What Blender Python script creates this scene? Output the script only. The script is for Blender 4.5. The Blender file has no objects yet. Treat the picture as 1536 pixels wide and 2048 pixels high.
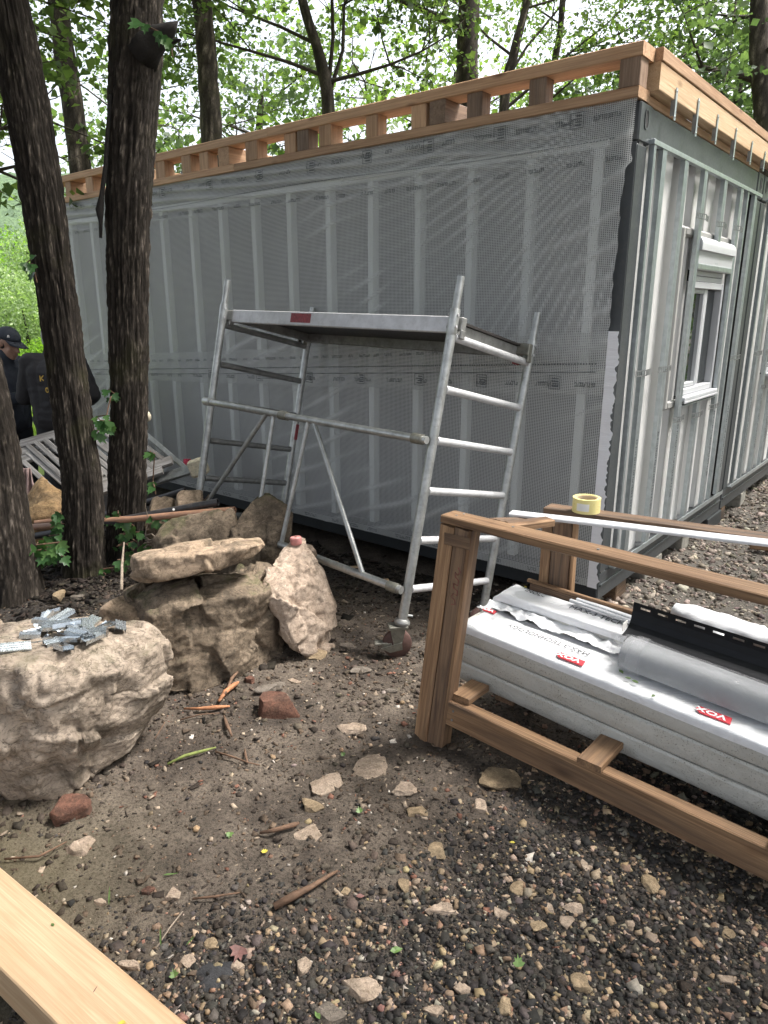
import bpy, bmesh, math, random
import numpy as np
from mathutils import Matrix, Vector
from mathutils.bvhtree import BVHTree

R = math.radians
random.seed(7)
rng = np.random.default_rng(11)
sc = bpy.context.scene
col = sc.collection

# ------------------------------------------------------------------ camera
FPX, PITCH, CAMH = 1418.0, math.atan(403 / 1418.0), 1.65
cam = bpy.data.cameras.new('camera')
cam.sensor_fit = 'VERTICAL'
cam.sensor_height = 36.0
cam.lens = FPX / 2048 * 36
cam.clip_start = 0.05
cam.clip_end = 3000
camo = bpy.data.objects.new('camera', cam)
col.objects.link(camo)
camo.location = (0, 0, CAMH)
camo.rotation_euler = (math.pi / 2 - PITCH, 0, 0)
sc.camera = camo
sc.render.resolution_x, sc.render.resolution_y = 768, 1024

# ------------------------------------------------------------------ sky, sun, exposure
SUN_EL, SUN_AZ = 60.0, 82.0          # elevation; azimuth clockwise from +Y (camera's forward)
w = bpy.data.worlds.new('World')
sc.world = w
w.use_nodes = True
wn = w.node_tree
wn.nodes.clear()
sky = wn.nodes.new('ShaderNodeTexSky')
sky.sky_type = 'NISHITA'
sky.sun_disc = False
sky.sun_elevation = R(SUN_EL)
sky.sun_rotation = R(SUN_AZ)
sky.air_density = 1.0
sky.dust_density = 6.0
sky.ozone_density = 1.0
hs = wn.nodes.new('ShaderNodeHueSaturation')       # thin even cloud: the blue is washed out everywhere alike
hs.inputs['Saturation'].default_value = 0.38
bg = wn.nodes.new('ShaderNodeBackground')
bg.inputs['Strength'].default_value = 0.15
wo = wn.nodes.new('ShaderNodeOutputWorld')
wn.links.new(sky.outputs[0], hs.inputs['Color'])
wn.links.new(hs.outputs[0], bg.inputs[0])
wn.links.new(bg.outputs[0], wo.inputs[0])
sd = bpy.data.lights.new('sun', 'SUN')
sd.energy = 2.2
sd.angle = R(12)
sd.color = (1.0, 0.965, 0.93)
so = bpy.data.objects.new('sun', sd)
col.objects.link(so)
_d = Vector((math.sin(R(SUN_AZ)) * math.cos(R(SUN_EL)), math.cos(R(SUN_AZ)) * math.cos(R(SUN_EL)), math.sin(R(SUN_EL))))
so.rotation_euler = _d.to_track_quat('Z', 'Y').to_euler()
so.location = (6, -4, 12)
sc.view_settings.view_transform = 'Standard'
sc.view_settings.look = 'None'
sc.view_settings.exposure = 1.76
sc.view_settings.gamma = 1.0
sc.view_settings.use_curve_mapping = False
sc.cycles.max_bounces = 6
sc.cycles.diffuse_bounces = 2
sc.cycles.glossy_bounces = 3
sc.cycles.transparent_max_bounces = 12
sc.cycles.use_adaptive_sampling = True

# ------------------------------------------------------------------ helpers: picture point -> place
CP, SP = math.cos(PITCH), math.sin(PITCH)
CAM = np.array([0, 0, CAMH])


def ray(u, v):
    x, y = (u - 768) / FPX, -(v - 1024) / FPX
    return np.array([x, CP + y * SP, -SP + y * CP])


def at(u, v, Y):                       # point seen at photo pixel (u, v) at the distance Y ahead
    d = ray(u, v)
    return Vector(CAM + d * (Y / d[1]))


def atz(u, v, z=0.0):                  # point seen at photo pixel (u, v) at the height z
    d = ray(u, v)
    return Vector(CAM + d * ((z - CAMH) / d[2]))


def sstep(a, b, x):
    t = np.clip((np.asarray(x, float) - a) / (b - a), 0, 1)
    return t * t * (3 - 2 * t)


# ------------------------------------------------------------------ helpers: noise
def _hash(i, j, k, s):
    h = (i.astype(np.int64) * 374761393 + j.astype(np.int64) * 668265263 + k.astype(np.int64) * 2147483647 + s * 974634777) & 0xFFFFFFFF
    h = ((h ^ (h >> 13)) * 1274126177) & 0xFFFFFFFF
    h = ((h ^ (h >> 16)) * 2246822519) & 0xFFFFFFFF
    return ((h ^ (h >> 15)) & 0xFFFFFF) / float(0xFFFFFF)


def vnoise(P, s=0):
    P = np.asarray(P, float)
    F = np.floor(P)
    f = P - F
    f = f * f * (3 - 2 * f)
    I = F.astype(np.int64)
    out = 0
    for a in (0, 1):
        for b in (0, 1):
            for c in (0, 1):
                wgt = (f[:, 0] if a else 1 - f[:, 0]) * (f[:, 1] if b else 1 - f[:, 1]) * (f[:, 2] if c else 1 - f[:, 2])
                out = out + wgt * _hash(I[:, 0] + a, I[:, 1] + b, I[:, 2] + c, s)
    return out * 2 - 1


def fbm(P, octs=4, s=0, gain=0.5, ridged=False):
    P = np.asarray(P, float)
    a, t, n = 1.0, 0.0, 0
    for o in range(octs):
        v = vnoise(P * (2.03 ** o) + 17.3 * o, s + o)
        if ridged:
            v = 1 - 2 * np.abs(v)
        t = t + a * v
        n += a
        a *= gain
    return t / n


def cell_edge(P, s=0, facet=False):                 # F2 - F1 of a 3D cell noise, and an id value of the nearest cell
    P = np.asarray(P, float)
    I = np.floor(P).astype(np.int64)
    f1 = np.full(len(P), 9.0)
    f2 = np.full(len(P), 9.0)
    idv = np.zeros(len(P))
    tilt = np.zeros(len(P))
    for a in (-1, 0, 1):
        for b in (-1, 0, 1):
            for c in (-1, 0, 1):
                i, j, k = I[:, 0] + a, I[:, 1] + b, I[:, 2] + c
                q = np.stack([i + _hash(i, j, k, s), j + _hash(i, j, k, s + 1), k + _hash(i, j, k, s + 2)], 1)
                d = np.linalg.norm(q - P, axis=1)
                near = d < f1
                f2 = np.where(near, f1, np.minimum(f2, d))
                idv = np.where(near, _hash(i, j, k, s + 3), idv)
                if facet:                               # each cell is a break face with a tilt of its own
                    tl = np.stack([_hash(i, j, k, s + 4), _hash(i, j, k, s + 5), _hash(i, j, k, s + 6)], 1) * 2 - 1
                    tilt = np.where(near, np.sum((P - q) * tl, 1), tilt)
                f1 = np.where(near, d, f1)
    return (f2 - f1, idv, tilt) if facet else (f2 - f1, idv)


# ------------------------------------------------------------------ helpers: objects
def tag(o, label=None, cat=None, group=None, kind=None):
    if label: o['label'] = label
    if cat: o['category'] = cat
    if group: o['group'] = group
    if kind: o['kind'] = kind
    return o


def thing(name, loc, label, cat, group=None):
    o = bpy.data.objects.new(name, None)
    o.empty_display_size = 0.1
    o.location = loc
    col.objects.link(o)
    return tag(o, label, cat, group)


def link(name, me, mat, parent=None, M=None):
    o = bpy.data.objects.new(name, me)
    col.objects.link(o)
    if mat is not None and len(me.materials) == 0:
        me.materials.append(mat)
    o.matrix_basis = M if M is not None else Matrix.Identity(4)
    if parent is not None:
        o.parent = parent
        o.matrix_parent_inverse = parent.matrix_basis.inverted()    # every part is built in world space
    return o


def mesh(name, V, F, mat, parent=None, M=None, smooth=False):
    me = bpy.data.meshes.new(name)
    V = np.asarray(V, float)
    me.from_pydata([tuple(v) for v in V], [], [tuple(int(i) for i in f) for f in F])
    if smooth:
        me.polygons.foreach_set('use_smooth', [True] * len(me.polygons))
    me.update()
    return link(name, me, mat, parent, M)


def fastmesh(name, V, T, mat, parent=None, M=None, smooth=False, colors=None, k=3):
    """many equal-sided faces at once; T is (n, k); colors one RGB per vertex"""
    me = bpy.data.meshes.new(name)
    V = np.asarray(V, np.float32)
    T = np.asarray(T, np.int32)
    n = len(T)
    me.vertices.add(len(V))
    me.vertices.foreach_set('co', V.ravel())
    me.loops.add(n * k)
    me.loops.foreach_set('vertex_index', T.ravel())
    me.polygons.add(n)
    me.polygons.foreach_set('loop_start', np.arange(0, n * k, k, dtype=np.int32))
    me.polygons.foreach_set('loop_total', np.full(n, k, np.int32))
    if smooth:
        me.polygons.foreach_set('use_smooth', np.ones(n, bool))
    if colors is not None:
        a = me.color_attributes.new('col', 'FLOAT_COLOR', 'POINT')
        c4 = np.ones((len(V), 4), np.float32)
        c4[:, :3] = colors
        a.data.foreach_set('color', c4.ravel())
    me.update(calc_edges=True)
    me.validate()
    return link(name, me, mat, parent, M)


class MB:
    """collects vertices and faces for one mesh"""
    def __init__(s):
        s.V, s.F = [], []

    def add(s, V, F, M=None):
        o = len(s.V)
        if M is not None:
            V = [M @ Vector(v) for v in V]
        s.V += [tuple(v) for v in V]
        s.F += [tuple(i + o for i in f) for f in F]
        return s

    def box(s, x0, x1, y0, y1, z0, z1, c=0.0, M=None):
        V, F = boxgeo(x0, x1, y0, y1, z0, z1, c)
        return s.add(V, F, M)

    def tube(s, pts, r, n=10, caps=True, M=None):
        V, F = tubegeo(pts, r, n, caps)
        return s.add(V, F, M)

    def build(s, name, mat, parent=None, M=None, smooth=False):
        o = mesh(name, s.V, s.F, mat, parent, M, smooth)
        if smooth == 'auto':
            shade_auto(o)
        return o


def shade_auto(o, ang=35):
    me = o.data
    me.polygons.foreach_set('use_smooth', [True] * len(me.polygons))
    try:
        me.set_sharp_from_angle(angle=R(ang))
    except Exception:
        pass


def boxgeo(x0, x1, y0, y1, z0, z1, c=0.0):
    if c <= 0:
        V = [(x, y, z) for x in (x0, x1) for y in (y0, y1) for z in (z0, z1)]
        return V, [(0, 1, 3, 2), (4, 6, 7, 5), (0, 4, 5, 1), (2, 3, 7, 6), (0, 2, 6, 4), (1, 5, 7, 3)]
    V, idx = [], {}
    for sx in (0, 1):
        for sy in (0, 1):
            for sz in (0, 1):
                X, Y, Z = (x0, x1)[sx], (y0, y1)[sy], (z0, z1)[sz]
                ix, iy, iz = X + (c if sx == 0 else -c), Y + (c if sy == 0 else -c), Z + (c if sz == 0 else -c)
                for a, p in enumerate(((X, iy, iz), (ix, Y, iz), (ix, iy, Z))):
                    idx[(sx, sy, sz, a)] = len(V)
                    V.append(p)
    g = lambda *k: idx[k]
    F = []
    for s in (0, 1):
        f = [g(s, 0, 0, 0), g(s, 1, 0, 0), g(s, 1, 1, 0), g(s, 0, 1, 0)]
        F.append(f if s else f[::-1])
        f = [g(0, s, 0, 1), g(1, s, 0, 1), g(1, s, 1, 1), g(0, s, 1, 1)]
        F.append(f[::-1] if s else f)
        f = [g(0, 0, s, 2), g(1, 0, s, 2), g(1, 1, s, 2), g(0, 1, s, 2)]
        F.append(f if s else f[::-1])
    for a in (0, 1):
        for b in (0, 1):
            f = [g(a, b, 0, 0), g(a, b, 1, 0), g(a, b, 1, 1), g(a, b, 0, 1)]
            F.append(f if a != b else f[::-1])
            f = [g(a, 0, b, 0), g(a, 1, b, 0), g(a, 1, b, 2), g(a, 0, b, 2)]
            F.append(f[::-1] if a != b else f)
            f = [g(0, a, b, 1), g(1, a, b, 1), g(1, a, b, 2), g(0, a, b, 2)]
            F.append(f if a != b else f[::-1])
    for sx in (0, 1):
        for sy in (0, 1):
            for sz in (0, 1):
                f = [g(sx, sy, sz, 0), g(sx, sy, sz, 1), g(sx, sy, sz, 2)]
                F.append(f if (sx + sy + sz) % 2 else f[::-1])
    return V, F


def frame_of(t, up=(0, 0, 1)):
    t = Vector(t).normalized()
    u = Vector(up)
    if abs(t.dot(u)) > 0.98:
        u = Vector((1, 0, 0))
    s = t.cross(u).normalized()
    return t, s, s.cross(t).normalized()


def tubegeo(pts, r, n=10, caps=True):
    pts = [Vector(p) for p in pts]
    rr = r if hasattr(r, '__len__') else [r] * len(pts)
    V, F = [], []
    t0 = (pts[1] - pts[0])
    _, s, u = frame_of(t0)
    for i, p in enumerate(pts):
        t = (pts[min(i + 1, len(pts) - 1)] - pts[max(i - 1, 0)]).normalized()
        s = (s - t * s.dot(t)).normalized()
        u = t.cross(s)
        for k in range(n):
            a = 2 * math.pi * k / n
            V.append(p + (s * math.cos(a) + u * math.sin(a)) * rr[i])
    for i in range(len(pts) - 1):
        for k in range(n):
            F.append((i * n + k, i * n + (k + 1) % n, (i + 1) * n + (k + 1) % n, (i + 1) * n + k))
    if caps:
        F.append(tuple(range(n - 1, -1, -1)))
        F.append(tuple((len(pts) - 1) * n + k for k in range(n)))
    return V, F


def tube(name, pts, r, mat, parent=None, n=12, M=None):
    V, F = tubegeo(pts, r, n)
    o = mesh(name, V, F, mat, parent, M)
    shade_auto(o, 50)
    return o


def basis(o, x, y, z):
    M = Matrix.Identity(4)
    for i, a in enumerate((x, y, z)):
        M.col[i][:3] = a
    M.col[3][:3] = o
    return M


def board(name, p0, p1, wd, ht, mat, parent=None, up=(0, 0, 1), c=0.004, warp=0.0, roll=0.0, n=6):
    """a sawn timber from p0 to p1 (centre line); local x runs along the grain"""
    p0, p1 = Vector(p0), Vector(p1)
    L = (p1 - p0).length
    t, s, u = frame_of(p1 - p0, up)
    if roll:
        s, u = s * math.cos(roll) + u * math.sin(roll), u * math.cos(roll) - s * math.sin(roll)
    M = basis(p0, t, -s, u)
    hw, hh = wd / 2, ht / 2
    prof = [(-hw + c, -hh), (hw - c, -hh), (hw, -hh + c), (hw, hh - c), (hw - c, hh), (-hw + c, hh), (-hw, hh - c), (-hw, -hh + c)]
    V, F = [], []
    ph = random.random() * 6
    for i in range(n + 1):
        f = i / n
        for (y, z) in prof:
            V.append((f * L, y + warp * math.sin(f * 3 + ph) + random.uniform(-1, 1) * 0.0006, z + 0.6 * warp * math.sin(f * 2.2 + ph * 2) + random.uniform(-1, 1) * 0.0006))
    for i in range(n):
        for k in range(8):
            F.append((i * 8 + k, i * 8 + (k + 1) % 8, (i + 1) * 8 + (k + 1) % 8, (i + 1) * 8 + k))
    F.append(tuple(range(7, -1, -1)))
    F.append(tuple(n * 8 + k for k in range(8)))
    return mesh(name, V, F, mat, parent, M)


def eval_mesh(o):
    dg = bpy.context.evaluated_depsgraph_get()
    me = bpy.data.meshes.new_from_object(o.evaluated_get(dg))
    return me


def remesh_mesh(name, me, voxel, smooth_it=3):
    o = bpy.data.objects.new('tmp', me)
    col.objects.link(o)
    m = o.modifiers.new('r', 'REMESH')
    m.mode = 'VOXEL'
    m.voxel_size = voxel
    if smooth_it:
        s = o.modifiers.new('s', 'SMOOTH')
        s.iterations = smooth_it
        s.factor = 0.5
    bpy.context.view_layer.update()
    out = eval_mesh(o)
    out.name = name
    bpy.data.objects.remove(o)
    return out


def text_mesh(name, s, size, mat, parent, M, squash=1.0, bold=0.0, align='LEFT'):
    cu = bpy.data.curves.new('t', 'FONT')
    cu.body = s
    cu.size = size
    cu.align_x = align
    cu.offset = bold
    cu.extrude = 0.0004
    cu.resolution_u = 2
    o = bpy.data.objects.new('t', cu)
    col.objects.link(o)
    bpy.context.view_layer.update()
    me = eval_mesh(o)
    bpy.data.objects.remove(o)
    me.name = name
    if squash != 1.0:
        me.transform(Matrix.Diagonal((squash, 1, 1, 1)))
    me.materials.clear()
    return link(name, me, mat, parent, M)


def children_of(o):
    return [c for c in bpy.data.objects if c.parent == o]
# ------------------------------------------------------------------ materials
class NT:
    def __init__(s, name):
        s.m = bpy.data.materials.new(name)
        s.m.use_nodes = True
        s.t = s.m.node_tree
        s.t.nodes.clear()
        s.out = s.t.nodes.new('ShaderNodeOutputMaterial')

    def n(s, typ, **kw):
        nd = s.t.nodes.new('ShaderNode' + typ)
        for k, v in kw.items():
            if k.startswith('_'):
                setattr(nd, k[1:], v)
            else:
                key = int(k[1:]) if k[0] == 'i' and k[1:].isdigit() else k.replace('__', ' ')
                s.put(nd.inputs[key], v)
        return nd

    def put(s, inp, v):
        if hasattr(v, 'links') or isinstance(v, bpy.types.NodeSocket):
            s.t.links.new(v, inp)
        elif isinstance(v, bpy.types.Node):
            s.t.links.new(v.outputs[0], inp)
        else:
            if isinstance(v, (tuple, list)) and len(v) == 3 and inp.type == 'RGBA':
                v = (*v, 1)
            inp.default_value = v

    def ramp(s, fac, stops, interp='LINEAR'):
        r = s.n('ValToRGB')
        r.color_ramp.interpolation = interp
        e = r.color_ramp.elements
        while len(e) < len(stops):
            e.new(0.5)
        for i, (p, c) in enumerate(stops):
            e[i].position = p
            e[i].color = (*c, 1) if len(c) == 3 else c
        s.put(r.inputs[0], fac)
        return r.outputs[0]

    def mix(s, f, a, b, mode='MIX'):
        m = s.n('Mix', _data_type='RGBA', _blend_type=mode)
        s.put(m.inputs[0], f)
        s.put(m.inputs[6], a)
        s.put(m.inputs[7], b)
        return m.outputs[2]

    def math(s, op, a, b=0.0, c=None):
        m = s.n('Math', _operation=op)
        s.put(m.inputs[0], a)
        s.put(m.inputs[1], b)
        if c is not None:
            s.put(m.inputs[2], c)
        return m.outputs[0]

    def coord(s, kind='Object', scale=(1, 1, 1), rand=False):
        tc = s.n('TexCoord')
        mp = s.n('Mapping')
        mp.inputs['Scale'].default_value = scale
        s.put(mp.inputs['Vector'], tc.outputs[kind])
        if rand:
            oi = s.n('ObjectInfo')
            mu = s.n('VectorMath', _operation='MULTIPLY_ADD')
            cx = s.n('CombineXYZ')
            for i, k in enumerate((13.0, 31.0, 57.0)):
                s.put(cx.inputs[i], s.math('MULTIPLY', oi.outputs['Random'], k))
            ad = s.n('VectorMath', _operation='ADD')
            s.put(ad.inputs[0], mp.outputs[0])
            s.put(ad.inputs[1], cx.outputs[0])
            s.t.nodes.remove(mu)
            return ad.outputs[0]
        return mp.outputs[0]

    def noise(s, vec, scale, detail=4, rough=0.55, dist=0.0, out=0):
        nd = s.n('TexNoise')
        nd.inputs['Scale'].default_value = scale
        nd.inputs['Detail'].default_value = detail
        nd.inputs['Roughness'].default_value = rough
        nd.inputs['Distortion'].default_value = dist
        s.put(nd.inputs['Vector'], vec)
        return nd.outputs[out]

    def voro(s, vec, scale, feat='F1', out='Distance'):
        nd = s.n('TexVoronoi', _feature=feat)
        nd.inputs['Scale'].default_value = scale
        s.put(nd.inputs['Vector'], vec)
        return nd.outputs[out]

    def bump(s, h, strength=0.3, dist=0.01, normal=None):
        b = s.n('Bump')
        b.inputs['Strength'].default_value = strength
        b.inputs['Distance'].default_value = dist
        s.put(b.inputs['Height'], h)
        if normal is not None:
            s.put(b.inputs['Normal'], normal)
        return b.outputs[0]

    def bsdf(s, color, rough=0.6, metal=0.0, normal=None, spec=None, **kw):
        b = s.n('BsdfPrincipled')
        s.put(b.inputs['Base Color'], color)
        s.put(b.inputs['Roughness'], rough)
        s.put(b.inputs['Metallic'], metal)
        if spec is not None:
            s.put(b.inputs['Specular IOR Level'], spec)
        if normal is not None:
            s.put(b.inputs['Normal'], normal)
        for k, v in kw.items():
            s.put(b.inputs[k.replace('__', ' ')], v)
        return b.outputs[0]

    def done(s, sh):
        s.t.links.new(sh, s.out.inputs['Surface'])
        return s.m


def m_wood(name, light, mid, dark, stain=0.0, scol=(0.05, 0.045, 0.04), rough=0.62, knots=True, grain=1.0):
    t = NT(name)
    v = t.coord('Object', (1.2, 22, 22), True)
    v2 = t.coord('Object', (3, 160, 160), True)
    vb = t.coord('Object', (0.9, 10, 10), True)
    g = t.noise(v, 1.0, 5, 0.6, 1.4)
    c = t.ramp(g, [(0.30, dark), (0.42, mid), (0.56, light), (0.66, mid), (0.74, dark)])
    f = t.noise(v2, 1.0, 3, 0.6)
    c = t.mix(t.math('MULTIPLY', t.ramp(f, [(0.35, (0.6,) * 3), (0.6, (0, 0, 0))]), min(1.0, grain)), c, dark)
    bl = t.noise(t.coord('Object', (1.6, 7, 7), True), 1.0, 4, 0.6, 0.8)
    c = t.mix(t.math('MULTIPLY', t.ramp(bl, [(0.5, (0, 0, 0)), (0.7, (1, 1, 1))]), 0.45), c, (dark[0] * 1.1, dark[1] * 0.95, dark[2] * 0.8))
    if knots:
        kv = t.voro(t.coord('Object', (2.3, 6, 6), True), 1.0)
        k = t.ramp(kv, [(0.04, (1, 1, 1)), (0.13, (0, 0, 0))])
        c = t.mix(t.math('MULTIPLY', k, 0.75), c, (dark[0] * 0.4, dark[1] * 0.32, dark[2] * 0.28))
    if stain:
        sn = t.noise(vb, 1.0, 5, 0.65, 0.6)
        c = t.mix(t.math('MULTIPLY', t.ramp(sn, [(0.48, (0, 0, 0)), (0.68, (1, 1, 1))]), stain), c, scol)
    oi = t.n('ObjectInfo')
    hv = t.n('HueSaturation')
    t.put(hv.inputs['Value'], t.math('MULTIPLY_ADD', oi.outputs['Random'], 0.35, 0.82))
    t.put(hv.inputs['Color'], c)
    h = t.math('ADD', t.math('MULTIPLY', g, 0.5), t.math('MULTIPLY', f, 0.7))
    return t.done(t.bsdf(hv.outputs[0], rough, 0, t.bump(h, 0.45 * grain, 0.004), 0.3))


def m_rock(name, light, mid, dark, sc_=1.0, moss=0.0, crack=0.6, rough=0.9, dirt=0.6):
    t = NT(name)
    v = t.coord('Object', (1, 1, 1), True)
    big = t.noise(v, 4.5 * sc_, 6, 0.62, 0.6)
    fine = t.noise(v, 55 * sc_, 5, 0.7)
    mid_n = t.noise(v, 17 * sc_, 5, 0.65, 0.8)
    c = t.ramp(big, [(0.28, dark), (0.46, mid), (0.62, light), (0.8, mid)])
    c = t.mix(t.ramp(mid_n, [(0.4, (0.75,) * 3), (0.6, (0, 0, 0))]), c, mid)
    c = t.mix(t.math('MULTIPLY', t.ramp(fine, [(0.34, (1, 1, 1)), (0.50, (0, 0, 0))]), 0.5), c, (dark[0] * 0.6, dark[1] * 0.55, dark[2] * 0.5))
    c = t.mix(t.math('MULTIPLY', t.ramp(fine, [(0.60, (0, 0, 0)), (0.76, (1, 1, 1))]), 0.3), c, (min(1, light[0] * 1.2), min(1, light[1] * 1.2), min(1, light[2] * 1.2)))
    st = t.noise(v, 2.6 * sc_, 6, 0.7, 1.2)
    c = t.mix(t.math('MULTIPLY', t.ramp(st, [(0.5, (0, 0, 0)), (0.66, (1, 1, 1))]), dirt), c, (0.05, 0.042, 0.032))
    sc2 = t.noise(v, 8.5 * sc_, 5, 0.7, 1.6)
    c = t.mix(t.math('MULTIPLY', t.ramp(sc2, [(0.56, (0, 0, 0)), (0.66, (1, 1, 1))]), 0.55), c, (min(1, light[0] * 1.25), min(1, light[1] * 1.22), min(1, light[2] * 1.2)))
    c = t.mix(t.math('MULTIPLY', t.ramp(sc2, [(0.36, (1, 1, 1)), (0.46, (0, 0, 0))]), 0.5), c, (dark[0] * 0.75, dark[1] * 0.72, dark[2] * 0.66))
    cr = t.noise(t.coord('Object', (1, 1, 3.0), True), 7 * sc_, 6, 0.6, 2.2)
    cl = t.ramp(cr, [(0.485, (0, 0, 0)), (0.5, (1, 1, 1)), (0.515, (0, 0, 0))])
    c = t.mix(t.math('MULTIPLY', cl, crack), c, (0.04, 0.034, 0.028))
    if moss:
        gm = t.n('NewGeometry')
        sx = t.n('SeparateXYZ')
        t.put(sx.inputs[0], gm.outputs['Normal'])
        mm = t.math('MULTIPLY', t.ramp(sx.outputs[2], [(0.55, (0, 0, 0)), (0.9, (1, 1, 1))]), t.ramp(t.noise(v, 6, 4, 0.7), [(0.5, (0, 0, 0)), (0.62, (1, 1, 1))]))
        c = t.mix(t.math('MULTIPLY', mm, moss), c, (0.06, 0.075, 0.02))
    h = t.math('ADD', t.math('MULTIPLY', mid_n, 0.6), t.math('MULTIPLY', fine, 0.45))
    h = t.math('SUBTRACT', h, t.math('MULTIPLY', cl, 0.35 * crack))
    return t.done(t.bsdf(c, rough, 0, t.bump(h, 0.6, 0.014), 0.25))


def m_plain(name, c, rough=0.5, metal=0.0, var=0.12, vscale=9, bump=0.05, bscale=60, spec=None, dirt=0.0, dcol=(0.08, 0.07, 0.055), stretch=(1, 1, 1)):
    t = NT(name)
    v = t.coord('Object', stretch, True)
    nz = t.noise(v, vscale, 5, 0.6)
    lo = tuple(x * (1 - var) for x in c)
    hi = tuple(min(1, x * (1 + var)) for x in c)
    cc = t.ramp(nz, [(0.3, lo), (0.7, hi)])
    if dirt:
        dn = t.noise(v, vscale * 2.3, 6, 0.7, 0.5)
        cc = t.mix(t.math('MULTIPLY', t.ramp(dn, [(0.5, (0, 0, 0)), (0.72, (1, 1, 1))]), dirt), cc, dcol)
    fn = t.noise(v, bscale, 4, 0.6)
    rg = t.math('MULTIPLY_ADD', fn, 0.25, rough - 0.12)
    return t.done(t.bsdf(cc, rg, metal, t.bump(fn, bump, 0.004), spec))


def m_leaf(name, c0, c1, c2, trans=0.45, rough=0.5):
    """leaf colour by the leaf's own random tint (vertex attribute)"""
    t = NT(name)
    a = t.n('Attribute', _attribute_name='col')
    sp = t.n('SeparateColor')
    t.put(sp.inputs[0], a.outputs['Color'])
    c = t.ramp(sp.outputs[0], [(0.0, c0), (0.5, c1), (1.0, c2)])
    d = t.bsdf(c, rough, 0, None, 0.35)
    tr = t.n('BsdfTranslucent')
    t.put(tr.inputs[0], t.mix(1.0, c, (1.0, 1.15, 0.55), 'MULTIPLY'))
    mx = t.n('MixShader')
    mx.inputs[0].default_value = trans
    t.t.links.new(d, mx.inputs[1])
    t.t.links.new(tr.outputs[0], mx.inputs[2])
    return t.done(mx.outputs[0])


def m_attr(name, rough=0.85, spec=0.3, bump=0.4, bscale=120, wet=0.0):
    """stone colour carried by each stone (vertex attribute) with fine mottling"""
    t = NT(name)
    a = t.n('Attribute', _attribute_name='col')
    v = t.coord('Object')
    nz = t.noise(v, bscale, 4, 0.65)
    c = t.mix(0.8, a.outputs['Color'], t.ramp(nz, [(0.3, (0.55,) * 3), (0.7, (1.25,) * 3)]), 'MULTIPLY')
    return t.done(t.bsdf(c, rough, 0, t.bump(nz, bump, 0.004), spec))


MAT = {}
MAT['pine'] = m_wood('pine_fresh', (0.64, 0.47, 0.30), (0.57, 0.405, 0.25), (0.46, 0.31, 0.18), 0.22, (0.34, 0.20, 0.10))
MAT['pine_shade'] = m_wood('pine_painted_shade', (0.30, 0.21, 0.15), (0.24, 0.16, 0.11), (0.15, 0.1, 0.07), 0.35)  # darker copy of the roof pine: shade on the posts put into its colour
MAT['roofwood'] = m_wood('roof_pine', (0.60, 0.39, 0.24), (0.51, 0.32, 0.19), (0.35, 0.205, 0.12), 0.3, (0.2, 0.12, 0.07))
MAT['crate'] = m_wood('crate_wood', (0.36, 0.225, 0.125), (0.26, 0.155, 0.085), (0.115, 0.065, 0.036), 0.8, (0.085, 0.06, 0.045), grain=1.6)
MAT['crate_dark'] = m_wood('crate_wood_stained', (0.24, 0.155, 0.095), (0.17, 0.105, 0.065), (0.075, 0.05, 0.038), 0.9, (0.05, 0.045, 0.04), grain=1.8)
MAT['rock_tan'] = m_rock('limestone_tan', (0.42, 0.35, 0.28), (0.30, 0.243, 0.188), (0.13, 0.105, 0.08), 1.0, 0.25, 0.75, dirt=0.85)
MAT['rock_dark'] = m_rock('limestone_brown', (0.27, 0.21, 0.15), (0.165, 0.127, 0.09), (0.06, 0.047, 0.034), 1.2, 0.45, 0.9, dirt=0.75)
MAT['rock_pale'] = m_rock('limestone_pale', (0.50, 0.405, 0.325), (0.39, 0.305, 0.235), (0.21, 0.155, 0.115), 1.1, 0.0, 0.45, dirt=0.3)
MAT['rock_slab'] = m_rock('limestone_slab', (0.44, 0.335, 0.24), (0.33, 0.245, 0.17), (0.13, 0.098, 0.068), 1.3, 0.1, 0.5, dirt=0.7)
MAT['rock_orange'] = m_rock('sandstone_orange', (0.44, 0.30, 0.16), (0.34, 0.22, 0.11), (0.15, 0.1, 0.055), 1.2, 0.3, 0.5)
MAT['brick'] = m_rock('old_brick', (0.19, 0.095, 0.065), (0.125, 0.062, 0.043), (0.05, 0.03, 0.023), 2.5, 0.0, 0.3)
MAT['stone_flat'] = m_rock('field_stone', (0.44, 0.35, 0.27), (0.34, 0.265, 0.2), (0.18, 0.14, 0.10), 3.0, 0.0, 0.5, dirt=0.35)
MAT['stone_yellow'] = m_rock('field_stone_yellow', (0.36, 0.275, 0.175), (0.28, 0.21, 0.13), (0.14, 0.105, 0.07), 3.0, 0.0, 0.4, dirt=0.35)
MAT['slate'] = m_rock('slate_chip', (0.22, 0.19, 0.16), (0.16, 0.135, 0.11), (0.08, 0.07, 0.06), 4.0, 0.0, 0.3)
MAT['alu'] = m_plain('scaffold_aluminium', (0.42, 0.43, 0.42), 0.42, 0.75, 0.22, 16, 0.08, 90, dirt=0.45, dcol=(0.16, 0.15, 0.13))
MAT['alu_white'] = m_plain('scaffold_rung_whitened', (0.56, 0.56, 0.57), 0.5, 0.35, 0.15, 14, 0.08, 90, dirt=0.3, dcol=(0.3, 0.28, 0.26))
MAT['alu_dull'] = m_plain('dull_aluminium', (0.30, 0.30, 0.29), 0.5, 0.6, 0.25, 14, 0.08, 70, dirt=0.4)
MAT['castor'] = m_plain('castor_steel', (0.24, 0.235, 0.20), 0.45, 0.6, 0.25, 30, 0.1, 120, dirt=0.5)
MAT['rubber'] = m_plain('castor_tyre', (0.10, 0.055, 0.045), 0.7, 0, 0.3, 30, 0.1)
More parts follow.
